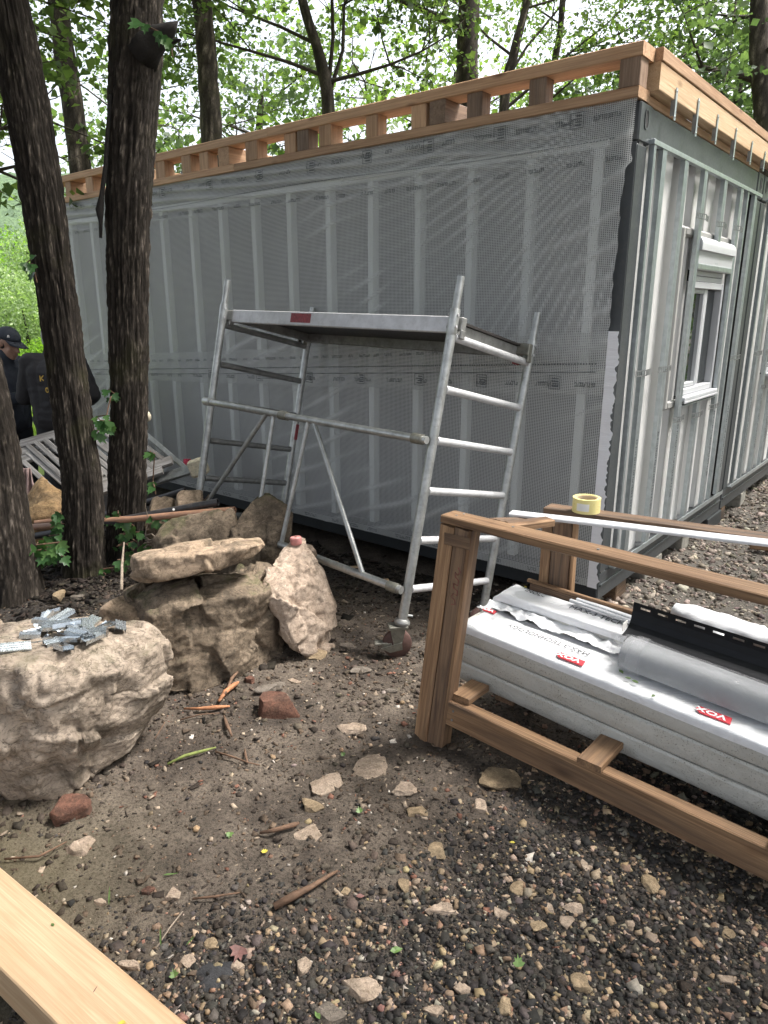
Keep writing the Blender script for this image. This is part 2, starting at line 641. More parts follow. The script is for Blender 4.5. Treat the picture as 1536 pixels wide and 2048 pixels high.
MAT['ply'] = m_plain('platform_board', (0.035, 0.03, 0.028), 0.55, 0, 0.3, 20, 0.1)
MAT['galv'] = m_plain('galvanised_steel', (0.42, 0.46, 0.475), 0.36, 0.7, 0.14, 24, 0.04, 140)
MAT['strapsteel'] = m_plain('strap_steel', (0.26, 0.27, 0.27), 0.4, 0.6, 0.2, 30, 0.05)
MAT['galv_pile'] = m_plain('galvanised_offcut', (0.54, 0.58, 0.61), 0.28, 0.85, 0.2, 30, 0.04, 140)
MAT['anth'] = m_plain('anthracite_paint', (0.05, 0.056, 0.06), 0.42, 0.0, 0.12, 6, 0.04, 60, 0.45, dirt=0.12, dcol=(0.2, 0.18, 0.15))
MAT['anth_black'] = m_plain('anthracite_rail', (0.028, 0.032, 0.035), 0.5, 0.0, 0.15, 6, 0.04, 60, 0.4)
MAT['cream'] = m_plain('cream_sheet_steel', (0.58, 0.575, 0.56), 0.45, 0.0, 0.05, 4, 0.02, 40, 0.4, dirt=0.06)
MAT['greyplate'] = m_plain('window_surround_grey', (0.34, 0.335, 0.32), 0.5, 0, 0.06, 6, 0.02)
MAT['panelgrey'] = m_plain('long_wall_panel', (0.125, 0.125, 0.125), 0.7, 0, 0.12, 3, 0.03)
MAT['mint'] = m_plain('batten_mint', (0.74, 0.77, 0.75), 0.6, 0, 0.06, 6, 0.02)
MAT['pvc'] = m_plain('white_pvc', (0.66, 0.67, 0.685), 0.35, 0, 0.03, 6, 0.01, 40, 0.5)
MAT['pvc_window'] = m_plain('window_pvc', (0.50, 0.51, 0.525), 0.4, 0, 0.03, 6, 0.01, 40, 0.4)
MAT['gap_shade'] = m_plain('painted_gap_shade', (0.02, 0.02, 0.02), 0.8)  # near-black fill that stands in for the shade inside recesses
MAT['blackplastic'] = m_plain('black_plastic', (0.007, 0.008, 0.010), 0.38, 0, 0.2, 20, 0.05, 60, 0.22)
MAT['pipe_black'] = m_plain('black_pipe', (0.03, 0.03, 0.032), 0.4, 0, 0.3, 12, 0.05, dirt=0.4, dcol=(0.14, 0.11, 0.09))
MAT['pipe_brown'] = m_plain('brown_pipe', (0.34, 0.19, 0.12), 0.45, 0, 0.2, 12, 0.05, dirt=0.4, dcol=(0.12, 0.08, 0.06))
MAT['concrete'] = m_plain('concrete_block', (0.27, 0.255, 0.22), 0.9, 0, 0.3, 20, 0.4, 60, dirt=0.4)
MAT['tape'] = m_plain('tape_roll', (0.80, 0.70, 0.30), 0.3, 0, 0.05, 10, 0.02)
MAT['card'] = m_plain('tape_core', (0.60, 0.48, 0.32), 0.8)
MAT['paper'] = m_plain('white_paper', (0.78, 0.76, 0.72), 0.7)
MAT['red'] = m_plain('red_print', (0.60, 0.045, 0.06), 0.45, 0, 0.1)
MAT['redworn'] = m_plain('worn_red_sticker', (0.24, 0.035, 0.045), 0.6, 0, 0.35, 60, 0.1, dirt=0.35, dcol=(0.4, 0.38, 0.34))
MAT['ink'] = m_plain('black_print', (0.03, 0.032, 0.04), 0.5)
MAT['ink_grey'] = m_plain('grey_print', (0.10, 0.11, 0.115), 0.6)
MAT['whiteprint'] = m_plain('white_print', (0.85, 0.85, 0.85), 0.5)
MAT['yellowprint'] = m_plain('yellow_print', (0.55, 0.36, 0.06), 0.6)
MAT['pink'] = m_plain('pink_cap', (0.52, 0.22, 0.20), 0.6, 0, 0.15, 40, 0.1)
MAT['rag'] = m_plain('faded_rag', (0.42, 0.30, 0.28), 0.9, 0, 0.2, 12, 0.3, 90, dirt=0.3)
MAT['pinkrag'] = m_plain('bright_pink_cloth', (0.62, 0.07, 0.13), 0.8)
MAT['creamcap'] = m_plain('ladder_foot_cream', (0.62, 0.55, 0.40), 0.7, 0, 0.2, 30, 0.3, dirt=0.5, dcol=(0.12, 0.1, 0.06))
MAT['greywood'] = m_wood('weathered_grey_wood', (0.36, 0.345, 0.325), (0.27, 0.255, 0.24), (0.13, 0.118, 0.105), 0.45, (0.1, 0.09, 0.08), knots=False, grain=1.6)
MAT['skin'] = m_plain('skin', (0.42, 0.25, 0.18), 0.5, 0, 0.08, 20, 0.04)
MAT['jacket'] = m_plain('black_fabric', (0.017, 0.016, 0.018), 0.8, 0, 0.25, 8, 0.3, 70)
MAT['navy'] = m_plain('navy_fabric', (0.028, 0.034, 0.048), 0.8, 0, 0.25, 8, 0.3, 70)
MAT['denim'] = m_plain('dark_trousers', (0.013, 0.014, 0.017), 0.85, 0, 0.2, 8, 0.3, 70)
MAT['cuff'] = m_plain('grey_cuff', (0.30, 0.31, 0.33), 0.85, 0, 0.15, 20, 0.2)
MAT['hair'] = m_plain('grey_hair', (0.30, 0.31, 0.32), 0.7, 0, 0.25, 60, 0.4, 200)
MAT['hairdark'] = m_plain('dark_hair', (0.025, 0.02, 0.018), 0.6, 0, 0.25, 60, 0.4, 200)
MAT['phone'] = m_plain('phone', (0.08, 0.02, 0.022), 0.3)
MAT['glove'] = m_plain('yellow_glove', (0.34, 0.27, 0.10), 0.8)
MAT['twig'] = m_plain('twig_brown', (0.13, 0.075, 0.045), 0.8, 0, 0.35, 40, 0.4, 120)
MAT['twig_red'] = m_plain('bark_strip_orange', (0.36, 0.16, 0.075), 0.8, 0, 0.35, 40, 0.4, 120)
MAT['twig_green'] = m_plain('mossy_twig', (0.16, 0.19, 0.05), 0.85, 0, 0.3, 40, 0.4, 120)
MAT['deadbranch'] = m_plain('dead_branch', (0.018, 0.015, 0.013), 0.9, 0, 0.3, 30, 0.6, 90)
MAT['vine'] = m_plain('dry_vine', (0.26, 0.21, 0.16), 0.9, 0, 0.3, 40, 0.3)
MAT['deadleaf'] = m_plain('dead_leaf', (0.14, 0.065, 0.055), 0.7, 0, 0.35, 50, 0.3)
MAT['greenleaf'] = m_plain('fresh_leaf', (0.10, 0.17, 0.045), 0.5, 0, 0.25, 60, 0.2)
MAT['yellowleaf'] = m_plain('yellow_leaf', (0.50, 0.42, 0.06), 0.5, 0, 0.2, 60, 0.2)
MAT['ashpatch'] = m_plain('burnt_patch', (0.03, 0.03, 0.032), 0.95, 0, 0.4, 40, 0.8, 160)
MAT['leaf_maple'] = m_leaf('leaf_maple', (0.06, 0.090, 0.042), (0.125, 0.18, 0.070), (0.25, 0.32, 0.11), 0.62)
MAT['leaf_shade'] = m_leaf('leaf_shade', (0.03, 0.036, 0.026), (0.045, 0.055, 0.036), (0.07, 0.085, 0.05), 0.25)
MAT['leaf_acacia'] = m_leaf('leaf_acacia', (0.09, 0.14, 0.05), (0.16, 0.23, 0.07), (0.27, 0.34, 0.10), 0.6)
MAT['leaf_dense'] = m_leaf('leaf_dense', (0.065, 0.10, 0.055), (0.11, 0.16, 0.08), (0.19, 0.25, 0.11), 0.55)
MAT['leaf_ivy'] = m_leaf('leaf_ivy', (0.035, 0.085, 0.03), (0.055, 0.13, 0.04), (0.10, 0.19, 0.06), 0.3, 0.35)
MAT['leaf_willow'] = m_leaf('leaf_willow', (0.15, 0.22, 0.10), (0.24, 0.32, 0.16), (0.36, 0.44, 0.25), 0.5)
MAT['leaf_bright'] = m_leaf('leaf_bright', (0.12, 0.24, 0.03), (0.2, 0.34, 0.04), (0.3, 0.44, 0.06), 0.5)
MAT['grassblade'] = m_leaf('meadow_grass', (0.16, 0.27, 0.035), (0.26, 0.38, 0.05), (0.38, 0.48, 0.09), 0.5)
MAT['gravel'] = m_attr('gravel_stone', 0.8, 0.35)
MAT['debris'] = m_attr('ground_litter', 0.9, 0.2)


def bark_mat(name='tree_bark', g=1.0):
    t = NT(name)
    a = t.n('Attribute', _attribute_name='col')
    sp = t.n('SeparateColor')
    t.put(sp.inputs[0], a.outputs['Color'])
    v = t.coord('Object', (1, 1, 0.35))
    n1 = t.noise(v, 70, 5, 0.7)
    n2 = t.noise(t.coord('Object'), 3.2, 4, 0.6)
    c = t.ramp(sp.outputs[0], [(0.0, (0.010 * g, 0.008 * g, 0.007 * g)), (0.35, (0.040 * g, 0.033 * g, 0.026 * g)), (0.75, (0.115 * g, 0.095 * g, 0.076 * g)), (1.0, (0.23 * g, 0.195 * g, 0.165 * g))])
    c = t.mix(t.ramp(n1, [(0.35, (0.8,) * 3), (0.6, (0, 0, 0))]), c, (0.025, 0.02, 0.016))
    c = t.mix(t.math('MULTIPLY', t.ramp(n2, [(0.55, (0, 0, 0)), (0.7, (1, 1, 1))]), 0.35), c, (0.055, 0.055, 0.02))
    return t.done(t.bsdf(c, 0.9, 0, t.bump(n1, 0.7, 0.012), 0.2))


def ground_mat():
    t = NT('muddy_soil')
    v = t.coord('Object')
    big = t.noise(v, 1.7, 6, 0.6, 0.4)
    mid = t.noise(v, 9, 6, 0.68, 0.5)
    fine = t.noise(v, 95, 5, 0.72)
    vf = t.noise(v, 330, 3, 0.7)
    c = t.ramp(mid, [(0.3, (0.040, 0.031, 0.024)), (0.5, (0.082, 0.064, 0.049)), (0.7, (0.14, 0.112, 0.086))])
    c = t.mix(t.ramp(big, [(0.42, (0, 0, 0)), (0.62, (0.95,) * 3)]), c, t.ramp(mid, [(0.3, (0.115, 0.092, 0.071)), (0.7, (0.21, 0.172, 0.135))]))
    c = t.mix(t.math('MULTIPLY', t.ramp(big, [(0.3, (1, 1, 1)), (0.44, (0, 0, 0))]), 0.7), c, (0.032, 0.025, 0.02))
    c = t.mix(t.ramp(fine, [(0.36, (0.85,) * 3), (0.54, (0, 0, 0))]), c, (0.022, 0.018, 0.015))
    c = t.mix(t.ramp(vf, [(0.62, (0, 0, 0)), (0.74, (0.6,) * 3)]), c, (0.24, 0.19, 0.145))
    a = t.n('Attribute', _attribute_name='col')          # r: dark millings and shade at trunks and wall, g: damp olive silt, b: grey stone dust
    sp = t.n('SeparateColor')
    t.put(sp.inputs[0], a.outputs['Color'])
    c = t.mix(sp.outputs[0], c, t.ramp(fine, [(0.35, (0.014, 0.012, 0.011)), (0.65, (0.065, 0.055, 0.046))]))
    c = t.mix(t.math('MULTIPLY', sp.outputs[1], 0.6), c, (0.13, 0.115, 0.06))
    c = t.mix(sp.outputs[2], c, t.ramp(fine, [(0.3, (0.05, 0.045, 0.04)), (0.7, (0.17, 0.15, 0.125))]))
    h = t.math('ADD', t.math('MULTIPLY', fine, 0.7), t.math('MULTIPLY', vf, 0.3))
    b = t.bump(h, 0.9, 0.012)
    rg = t.ramp(big, [(0.35, (0.62,) * 3), (0.6, (0.95,) * 3)])
    return t.done(t.bsdf(c, rg, 0, b, 0.3))


def membrane_mat(name, film_op=0.29, thread_op=0.70, tint=(0.68, 0.69, 0.68)):
    """reinforced translucent film: opaque threads in a square net, thin film between them"""
    t = NT(name)
    tc = t.n('TexCoord')
    sx = t.n('SeparateXYZ')
    t.put(sx.inputs[0], tc.outputs['Object'])

    def thread(co, per, duty):
        f = t.math('FRACT', t.math('MULTIPLY', co, 1.0 / per))
        d = t.math('ABSOLUTE', t.math('SUBTRACT', f, 0.5))
        return t.ramp(d, [(duty * 0.5 - 0.05, (1, 1, 1)), (duty * 0.5 + 0.05, (0, 0, 0))])
    a = thread(sx.outputs[0], 0.0110, 0.36)
    b = thread(sx.outputs[2], 0.0087, 0.40)
    th = t.math('MAXIMUM', a, b)
    cl = t.noise(tc.outputs['Object'], 3.0, 4, 0.6)
    film = t.math('MULTIPLY_ADD', cl, 0.16, film_op - 0.08)
    op = t.math('ADD', t.math('MULTIPLY', th, thread_op - film_op), film)
    at_ = t.n('Attribute', _attribute_name='col')           # folds: film is thicker there, opacity raised further so they look lit
    sp_ = t.n('SeparateColor')
    t.put(sp_.inputs[0], at_.outputs['Color'])
    op = t.math('MINIMUM', t.math('ADD', op, t.math('MULTIPLY', sp_.outputs[0], 0.75)), 0.95)
    d = t.bsdf(t.mix(th, (tint[0] * 0.8, tint[1] * 0.82, tint[2] * 0.82), tint), 0.38, 0, None, 0.5)
    tl = t.n('BsdfTranslucent')
    t.put(tl.inputs[0], tint)
    m0 = t.n('MixShader')
    m0.inputs[0].default_value = 0.2
    t.t.links.new(d, m0.inputs[1])
    t.t.links.new(tl.outputs[0], m0.inputs[2])
    tr = t.n('BsdfTransparent')
    m1 = t.n('MixShader')
    t.put(m1.inputs[0], op)
    t.t.links.new(tr.outputs[0], m1.inputs[1])
    t.t.links.new(m0.outputs[0], m1.inputs[2])
    return t.done(m1.outputs[0])


def film_mat(name, op, tint, rough=0.18, var=0.25):
    t = NT(name)
    v = t.coord('Object', (1, 5, 5))
    nz = t.noise(v, 6, 5, 0.65, 1.2)
    o = t.math('MULTIPLY_ADD', nz, var, op - var / 2)
    d = t.bsdf(tint, rough, 0, t.bump(nz, 0.6, 0.01), 0.6)
    tr = t.n('BsdfTransparent')
    m1 = t.n('MixShader')
    t.put(m1.inputs[0], o)
    t.t.links.new(tr.outputs[0], m1.inputs[1])
    t.t.links.new(d, m1.inputs[2])
    return t.done(m1.outputs[0])


def wrap_mat(name, c, dirt=0.0):
    t = NT(name)
    v = t.coord('Object', (0.6, 4, 4), True)
    nz = t.noise(v, 7, 6, 0.65, 1.0)
    sp = t.noise(t.coord('Object', (1, 1, 1), True), 190, 2, 0.5)
    cc = t.ramp(nz, [(0.3, tuple(x * 0.9 for x in c)), (0.7, c)])
    if dirt:
        low = t.noise(v, 3, 4, 0.6)
        k = t.math('MULTIPLY', t.ramp(sp, [(0.60, (0, 0, 0)), (0.66, (1, 1, 1))]), t.ramp(low, [(0.35, (0, 0, 0)), (0.6, (1, 1, 1))]))
        cc = t.mix(t.math('MULTIPLY', k, dirt), cc, (0.06, 0.05, 0.035))
        cc = t.mix(t.math('MULTIPLY', t.ramp(low, [(0.45, (0, 0, 0)), (0.75, (1, 1, 1))]), dirt * 0.45), cc, (0.28, 0.25, 0.19))
    return t.done(t.bsdf(cc, 0.3, 0, t.bump(nz, 0.5, 0.012), 0.5))


def glass_mat():
    t = NT('window_glass')
    return t.done(t.bsdf((0.02, 0.025, 0.025), 0.03, 0, None, 1.0))


MAT['bark'] = bark_mat()
MAT['bark_hazed'] = bark_mat('tree_bark_hazed', 2.2)  # lightened bark copy: haze over the far trees put into its colour
MAT['soil'] = ground_mat()
MAT['membrane'] = membrane_mat('reinforced_membrane')
MAT['membrane2'] = membrane_mat('reinforced_membrane_overlap', 0.30, 0.7, (0.66, 0.67, 0.66))
MAT['hem'] = film_mat('membrane_hem', 0.97, (0.88, 0.88, 0.91), 0.4, 0.04)
MAT['clearfilm'] = film_mat('clear_wrap_film', 0.20, (0.62, 0.63, 0.65), 0.10, 0.2)
MAT['wrap'] = wrap_mat('white_wrap', (0.80, 0.81, 0.82))
MAT['wrapside'] = wrap_mat('grey_panel_edge', (0.54, 0.535, 0.49), 0.7)
MAT['panelcore'] = m_plain('grey_panel_core', (0.23, 0.24, 0.245), 0.35, 0, 0.1, 6, 0.03)
MAT['glass'] = glass_mat()
t_ = NT('meadow_ground')
v_ = t_.coord('Object')
n_ = t_.noise(v_, 2.5, 5, 0.65)
MAT['meadow'] = t_.done(t_.bsdf(t_.ramp(n_, [(0.3, (0.14, 0.22, 0.035)), (0.7, (0.28, 0.36, 0.07))]), 0.9))
t_ = NT('wooded_hill')
v_ = t_.coord('Object')
n_ = t_.noise(v_, 0.25, 6, 0.7)
MAT['hill'] = t_.done(t_.bsdf(t_.ramp(n_, [(0.35, (0.045, 0.08, 0.04)), (0.65, (0.10, 0.16, 0.07))]), 0.95, 0, t_.bump(n_, 1.0, 3.0)))
# ------------------------------------------------------------------ directions of the container
A1, A2 = R(-50.745711), R(39.263163)
E1 = Vector((math.sin(A1), math.cos(A1), 0))           # along the long wall, away from the near corner
E2 = Vector((math.cos(A1), -math.sin(A1), 0))          # along the short wall
P0 = Vector((1.25, 3.866, 0))
UP = Vector((0, 0, 1))
F1 = basis(P0, -E1, E2, UP)                            # long wall: local x = -distance, outward = -y
F2 = basis(P0, E2, E1, UP)                             # short wall: local x = distance, outward = -y

# ------------------------------------------------------------------ ground
def gz(x, y, detail=True):
    x = np.atleast_1d(np.asarray(x, float))
    y = np.atleast_1d(np.asarray(y, float))
    s = (x - P0.x) * E2.x + (y - P0.y) * E2.y
    z = -0.13 * sstep(-1.3, -0.40, s) * sstep(-2.2, -0.4, x)
    z = z - 0.22 * sstep(4.9, 6.6, y) * sstep(-1.6, -3.0, x)
    z = z + 0.09 * np.exp(-(((x + 1.9) / 0.9) ** 2 + ((y - 4.1) / 0.9) ** 2))
    near = sstep(11, 7, np.hypot(x, y - 2))
    Q = np.stack([x, y, 0 * x], 1)
    z = z + 0.022 * fbm(Q * 1.6, 3, 5) * near
    if detail:
        z = z + near * (0.013 * fbm(Q * 9, 3, 9) + 0.0085 * fbm(Q * 34, 3, 12))
    return z


def axis(lo, hi, step, far_lo, far_hi):
    a = list(np.arange(lo, hi, step))
    st, v = step, lo
    left = []
    while v > far_lo:
        st *= 1.16
        v -= st
        left.append(v)
    st, v = step, hi
    right = []
    while v < far_hi:
        v += st
        right.append(v)
        st *= 1.16
    return np.array(left[::-1] + a + right)


gx = axis(-2.5, 1.9, 0.0135, -900, 900)
gy = axis(0.95, 4.5, 0.0135, -400, 1500)
X, Y = np.meshgrid(gx, gy, indexing='ij')
xs, ys = X.ravel(), Y.ravel()


def gravel_mask(x, y):
    """1 where the dark millings lie (picture's lower right), 0 on the trodden mud"""
    q = np.stack([np.asarray(x, float), np.asarray(y, float), 0 * np.asarray(x, float)], 1)
    n = fbm(q * 2.2, 4, 31)
    d = 1.80 + 0.62 * np.clip(q[:, 0] - 0.1, -1, 1.2) - q[:, 1]
    return sstep(-0.34, 0.36, d + 0.34 * n)


def dust_mask(x, y):
    """stone gravel yard to the right of the crate and beyond the container's end"""
    x = np.asarray(x, float)
    y = np.asarray(y, float)
    c = (x - 0.184) * 0.656 + (y - 2.475) * 0.755
    r = (x - P0.x) * -E1.x + (y - P0.y) * -E1.y
    s = (x - P0.x) * E2.x + (y - P0.y) * E2.y
    return np.clip(sstep(0.35, 0.8, c) * sstep(-0.9, 0.1, r), 0, 1)


gc = np.zeros((len(xs), 3))
gm_ = gravel_mask(xs, ys)
gc[:, 0] = gm_ * 0.9
gc[:, 1] = sstep(-0.5, -1.3, xs) * sstep(2.3, 1.7, ys) * (1 - gm_)
gc[:, 2] = dust_mask(xs, ys)
dk = np.exp(-(((xs + 1.9) / 0.75) ** 2 + ((ys - 3.95) / 0.8) ** 2))      # leaf mould plus contact shade round the trunks, painted dark
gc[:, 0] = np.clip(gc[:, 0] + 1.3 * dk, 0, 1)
gc[:, 0] = np.maximum(gc[:, 0], 0.75 * sstep(0.35, 0.05, np.abs((xs - P0.x) * E2.x + (ys - P0.y) * E2.y + 0.25)) * sstep(0.3, -0.5, (xs - P0.x) * -E1.x + (ys - P0.y) * -E1.y))  # litter and contact shade along the wall foot, put into the colour
nx, ny = len(gx), len(gy)
ii, jj = np.meshgrid(np.arange(nx - 1), np.arange(ny - 1), indexing='ij')
a_ = (ii * ny + jj).ravel()
quads = np.stack([a_, a_ + ny, a_ + ny + 1, a_ + 1], 1)
ground = fastmesh('ground', np.stack([xs, ys, gz(xs, ys)], 1), quads, MAT['soil'], smooth=True, colors=gc, k=4)
tag(ground, 'dark muddy soil of the building site', kind='structure')

# meadow far left
mx_, my_ = np.meshgrid(np.linspace(-120, -2.5, 90), np.linspace(8.0, 160, 110), indexing='ij')
mz_ = gz(mx_.ravel(), my_.ravel(), False) + 0.03 + 0.05 * fbm(np.stack([mx_.ravel(), my_.ravel(), 0 * mx_.ravel()], 1) * 0.3, 3, 3)
q_ = []
ii, jj = np.meshgrid(np.arange(89), np.arange(109), indexing='ij')
a_ = (ii * 110 + jj).ravel()
mead = fastmesh('meadow', np.stack([mx_.ravel(), my_.ravel(), mz_], 1), np.stack([a_, a_ + 110, a_ + 111, a_ + 1], 1), MAT['meadow'], smooth=True, k=4)
tag(mead, 'sunlit green meadow beyond the trees', kind='structure')
n = 26000
bx_ = -3.0 - 19 * rng.random(n) ** 1.0
by_ = 8.6 + 24 * rng.random(n) ** 1.3
bz_ = gz(bx_, by_, False) + 0.02
hh = rng.uniform(0.15, 0.5, n)
an = rng.uniform(0, 6.28, n)
wd = rng.uniform(0.006, 0.014, n)
lean = rng.normal(0, 0.12, (n, 2))
base = np.stack([bx_, by_, bz_], 1)
side = np.stack([np.cos(an), np.sin(an), 0 * an], 1) * wd[:, None]
tip = base + np.stack([lean[:, 0], lean[:, 1], hh], 1)
V = np.stack([base - side, base + side, tip], 1).reshape(-1, 3)
cc = np.repeat(rng.random(n), 3)
gr = fastmesh('meadow_grass', V, np.arange(3 * n).reshape(-1, 3), MAT['grassblade'], colors=np.stack([cc, cc, cc], 1))
tag(gr, 'tall bright grass of the meadow', kind='stuff')

# wooded hill on the far left
hx, hy = np.meshgrid(np.linspace(-420, 120, 110), np.linspace(170, 520, 70), indexing='ij')
hxr, hyr = hx.ravel(), hy.ravel()
hz_ = -3 + 62 * np.exp(-(((hxr + 210) / 150) ** 2 + ((hyr - 400) / 120) ** 2)) + 30 * np.exp(-(((hxr + 60) / 120) ** 2 + ((hyr - 420) / 90) ** 2))
hz_ = hz_ + 5.0 * np.abs(fbm(np.stack([hxr, hyr, 0 * hxr], 1) * 0.09, 4, 21)) * sstep(0, 8, hz_)
ii, jj = np.meshgrid(np.arange(109), np.arange(69), indexing='ij')
a_ = (ii * 70 + jj).ravel()
hill = fastmesh('hill', np.stack([hxr, hyr, hz_], 1), np.stack([a_, a_ + 70, a_ + 71, a_ + 1], 1), MAT['hill'], smooth=True, k=4)
tag(hill, 'wooded hill behind the meadow', kind='structure')


# ------------------------------------------------------------------ stones scattered in the ground (uncountable)
def stone_bases(k=8, sub=0):
    out = []
    for i in range(k):
        bm = bmesh.new()
        bmesh.ops.create_icosphere(bm, subdivisions=1 + sub, radius=1.0)
        V = np.array([v.co[:] for v in bm.verts])
        T = np.array([[v.index for v in f.verts] for f in bm.faces])
        bm.free()
        r = np.random.default_rng(100 + i)
        for _ in range(5):                              # flat facets, as broken stone has
            nrm = r.normal(size=3)
            nrm /= np.linalg.norm(nrm)
            dd = V @ nrm
            lim = r.uniform(0.45, 0.75)
            V = V - np.outer(np.maximum(dd - lim, 0), nrm)
        V *= r.uniform(0.68, 1.32, V.shape)
        out.append((V, T))
    return out


def chip_bases(k=10):
    """crushed stone: eight-cornered angular chips"""
    out = []
    T = np.array([(0, 1, 3), (0, 3, 2), (4, 6, 7), (4, 7, 5), (0, 4, 5), (0, 5, 1), (2, 3, 7), (2, 7, 6), (0, 2, 6), (0, 6, 4), (1, 5, 7), (1, 7, 3)])
    for i in range(k):
        r = np.random.default_rng(400 + i)
        V = np.array([(x, y, z) for x in (-1, 1) for y in (-1, 1) for z in (-1, 1)], float) * 0.72
        V = V * r.uniform(0.55, 1.25, V.shape) + r.uniform(-0.18, 0.18, V.shape)
        a = r.uniform(0, 6.28)
        out.append((V, T))
    return out


SB = stone_bases()
CB_ = chip_bases()


def scatter(name, px, py, size, cols, mat, flat=(0.45, 0.8), sink=0.25, zoff=0.0, elong=(0.7, 1.3), bases=None):
    n = len(px)
    VV, TT, CC, o = [], [], [], 0
    SB = bases or CB_
    kind = rng.integers(0, len(SB), n)
    pz = gz(px, py)
    for k in range(len(SB)):
        id_ = np.where(kind == k)[0]
        m = len(id_)
        if m == 0:
            continue
        B, T = SB[k]
        s = np.stack([size[id_] * rng.uniform(*elong, m), size[id_] * rng.uniform(*elong, m), size[id_] * rng.uniform(*flat, m)], 1)
        v = B[None] * s[:, None, :]
        tilt = rng.normal(0, 0.28, (m, 2))
        yaw = rng.uniform(0, 6.28, m)
        v[:, :, 2] += v[:, :, 0] * tilt[:, 0, None] + v[:, :, 1] * tilt[:, 1, None]
        c, s_ = np.cos(yaw)[:, None], np.sin(yaw)[:, None]
        x = v[:, :, 0] * c - v[:, :, 1] * s_
        y = v[:, :, 0] * s_ + v[:, :, 1] * c
        z = v[:, :, 2] + (pz[id_] + zoff + size[id_] * (0.6 - sink * 2))[:, None] * 1.0
        x = x + px[id_][:, None]
        y = y + py[id_][:, None]
        VV.append(np.stack([x, y, z], 2).reshape(-1, 3))
        TT.append((T[None] + (np.arange(m) * len(B))[:, None, None] + o).reshape(-1, 3))
        CC.append(np.repeat(cols[id_], len(B), 0))
        o += m * len(B)
    return fastmesh(name, np.concatenate(VV), np.concatenate(TT), mat, colors=np.concatenate(CC))


def stone_cols(n, dark=0.55):
    pal = np.array([(0.020, 0.018, 0.016), (0.040, 0.035, 0.031), (0.078, 0.067, 0.056), (0.30, 0.215, 0.13), (0.34, 0.26, 0.18), (0.24, 0.165, 0.105), (0.34, 0.29, 0.235), (0.22, 0.125, 0.09)])
    pr = np.array([0.42, 0.36, 0.22, 0.30, 0.28, 0.2, 0.16, 0.06])
    pr[:3] *= dark / pr[:3].sum()
    pr[3:] *= (1 - dark) / pr[3:].sum()
    c = pal[rng.choice(8, n, p=pr)]
    return np.clip(c * rng.uniform(0.7, 1.25, (n, 1)) * rng.uniform(0.92, 1.08, (n, 3)), 0, 1)


# dark millings with pale chips, lower right of the picture
n = 135000
px = rng.uniform(-1.35, 1.9, n)
py = rng.uniform(0.95, 3.0, n)
keep = (rng.random(n) < gravel_mask(px, py) * 0.97 + 0.008) & (np.abs(px) < 0.6 * py + 0.12)
px, py = px[keep], py[keep]
sz = np.clip(rng.lognormal(-5.42, 0.56, len(px)), 0.0017, 0.018)
g1 = scatter('gravel', px, py, sz, stone_cols(len(px), 0.82), MAT['gravel'], flat=(0.35, 0.75), sink=0.30)
tag(g1, 'dark gravel and millings with pale stone chips', kind='stuff')
# mid stones of the same gravel
n = 3600
px = rng.uniform(-1.3, 1.8, n)
py = rng.uniform(0.95, 2.9, n)
keep = rng.random(n) < gravel_mask(px, py) * 0.55 + 0.07
px, py = px[keep], py[keep]
sz = np.clip(rng.lognormal(-4.6, 0.3, len(px)), 0.007, 0.019)
g2 = scatter('gravel_chips', px, py, sz, stone_cols(len(px), 0.22), MAT['gravel'], sink=0.22, bases=SB)
tag(g2, 'pale limestone chips lying in the gravel', kind='stuff')
# yard gravel beyond the crate
n = 52000
px = rng.uniform(0.7, 6.5, n)
py = rng.uniform(2.2, 9.5, n)
s_ = (px - P0.x) * E2.x + (py - P0.y) * E2.y
r_ = (px - P0.x) * -E1.x + (py - P0.y) * -E1.y
keep = (rng.random(n) < dust_mask(px, py)) & (np.abs(px) < 0.62 * py + 0.5)
px, py = px[keep], py[keep]
sz = np.clip(rng.lognormal(-4.55, 0.45, len(px)), 0.005, 0.04)
gcol = np.clip(np.array([(0.20, 0.165, 0.135)]) * rng.uniform(0.3, 2.0, (len(px), 1)) * rng.uniform(0.92, 1.08, (len(px), 3)), 0, 1)
g3 = scatter('yard_gravel', px, py, sz, gcol, MAT['gravel'])
tag(g3, 'grey brown gravel of the yard beside the container', kind='stuff')
# chips, bark bits and petals on the mud
n = 20000
px = rng.uniform(-2.2, 1.3, n)
py = rng.uniform(1.1, 4.4, n)
keep = rng.random(n) < 0.9 - 0.55 * gravel_mask(px, py)
px, py = px[keep], py[keep]
m = len(px)
sz = np.clip(rng.lognormal(-5.45, 0.5, m), 0.0014, 0.014)
pal = np.array([(0.05, 0.039, 0.031), (0.095, 0.070, 0.050), (0.16, 0.115, 0.08), (0.34, 0.27, 0.2), (0.5, 0.45, 0.39), (0.2, 0.1, 0.07)])
dc = pal[rng.choice(6, m, p=[0.36, 0.26, 0.18, 0.12, 0.03, 0.05])] * rng.uniform(0.7, 1.2, (m, 1))
g4 = scatter('ground_litter', px, py, sz, dc, MAT['debris'], flat=(0.15, 0.5), sink=0.22, elong=(0.4, 1.9))
tag(g4, 'bark chips, petals and crumbs littering the mud', kind='stuff')

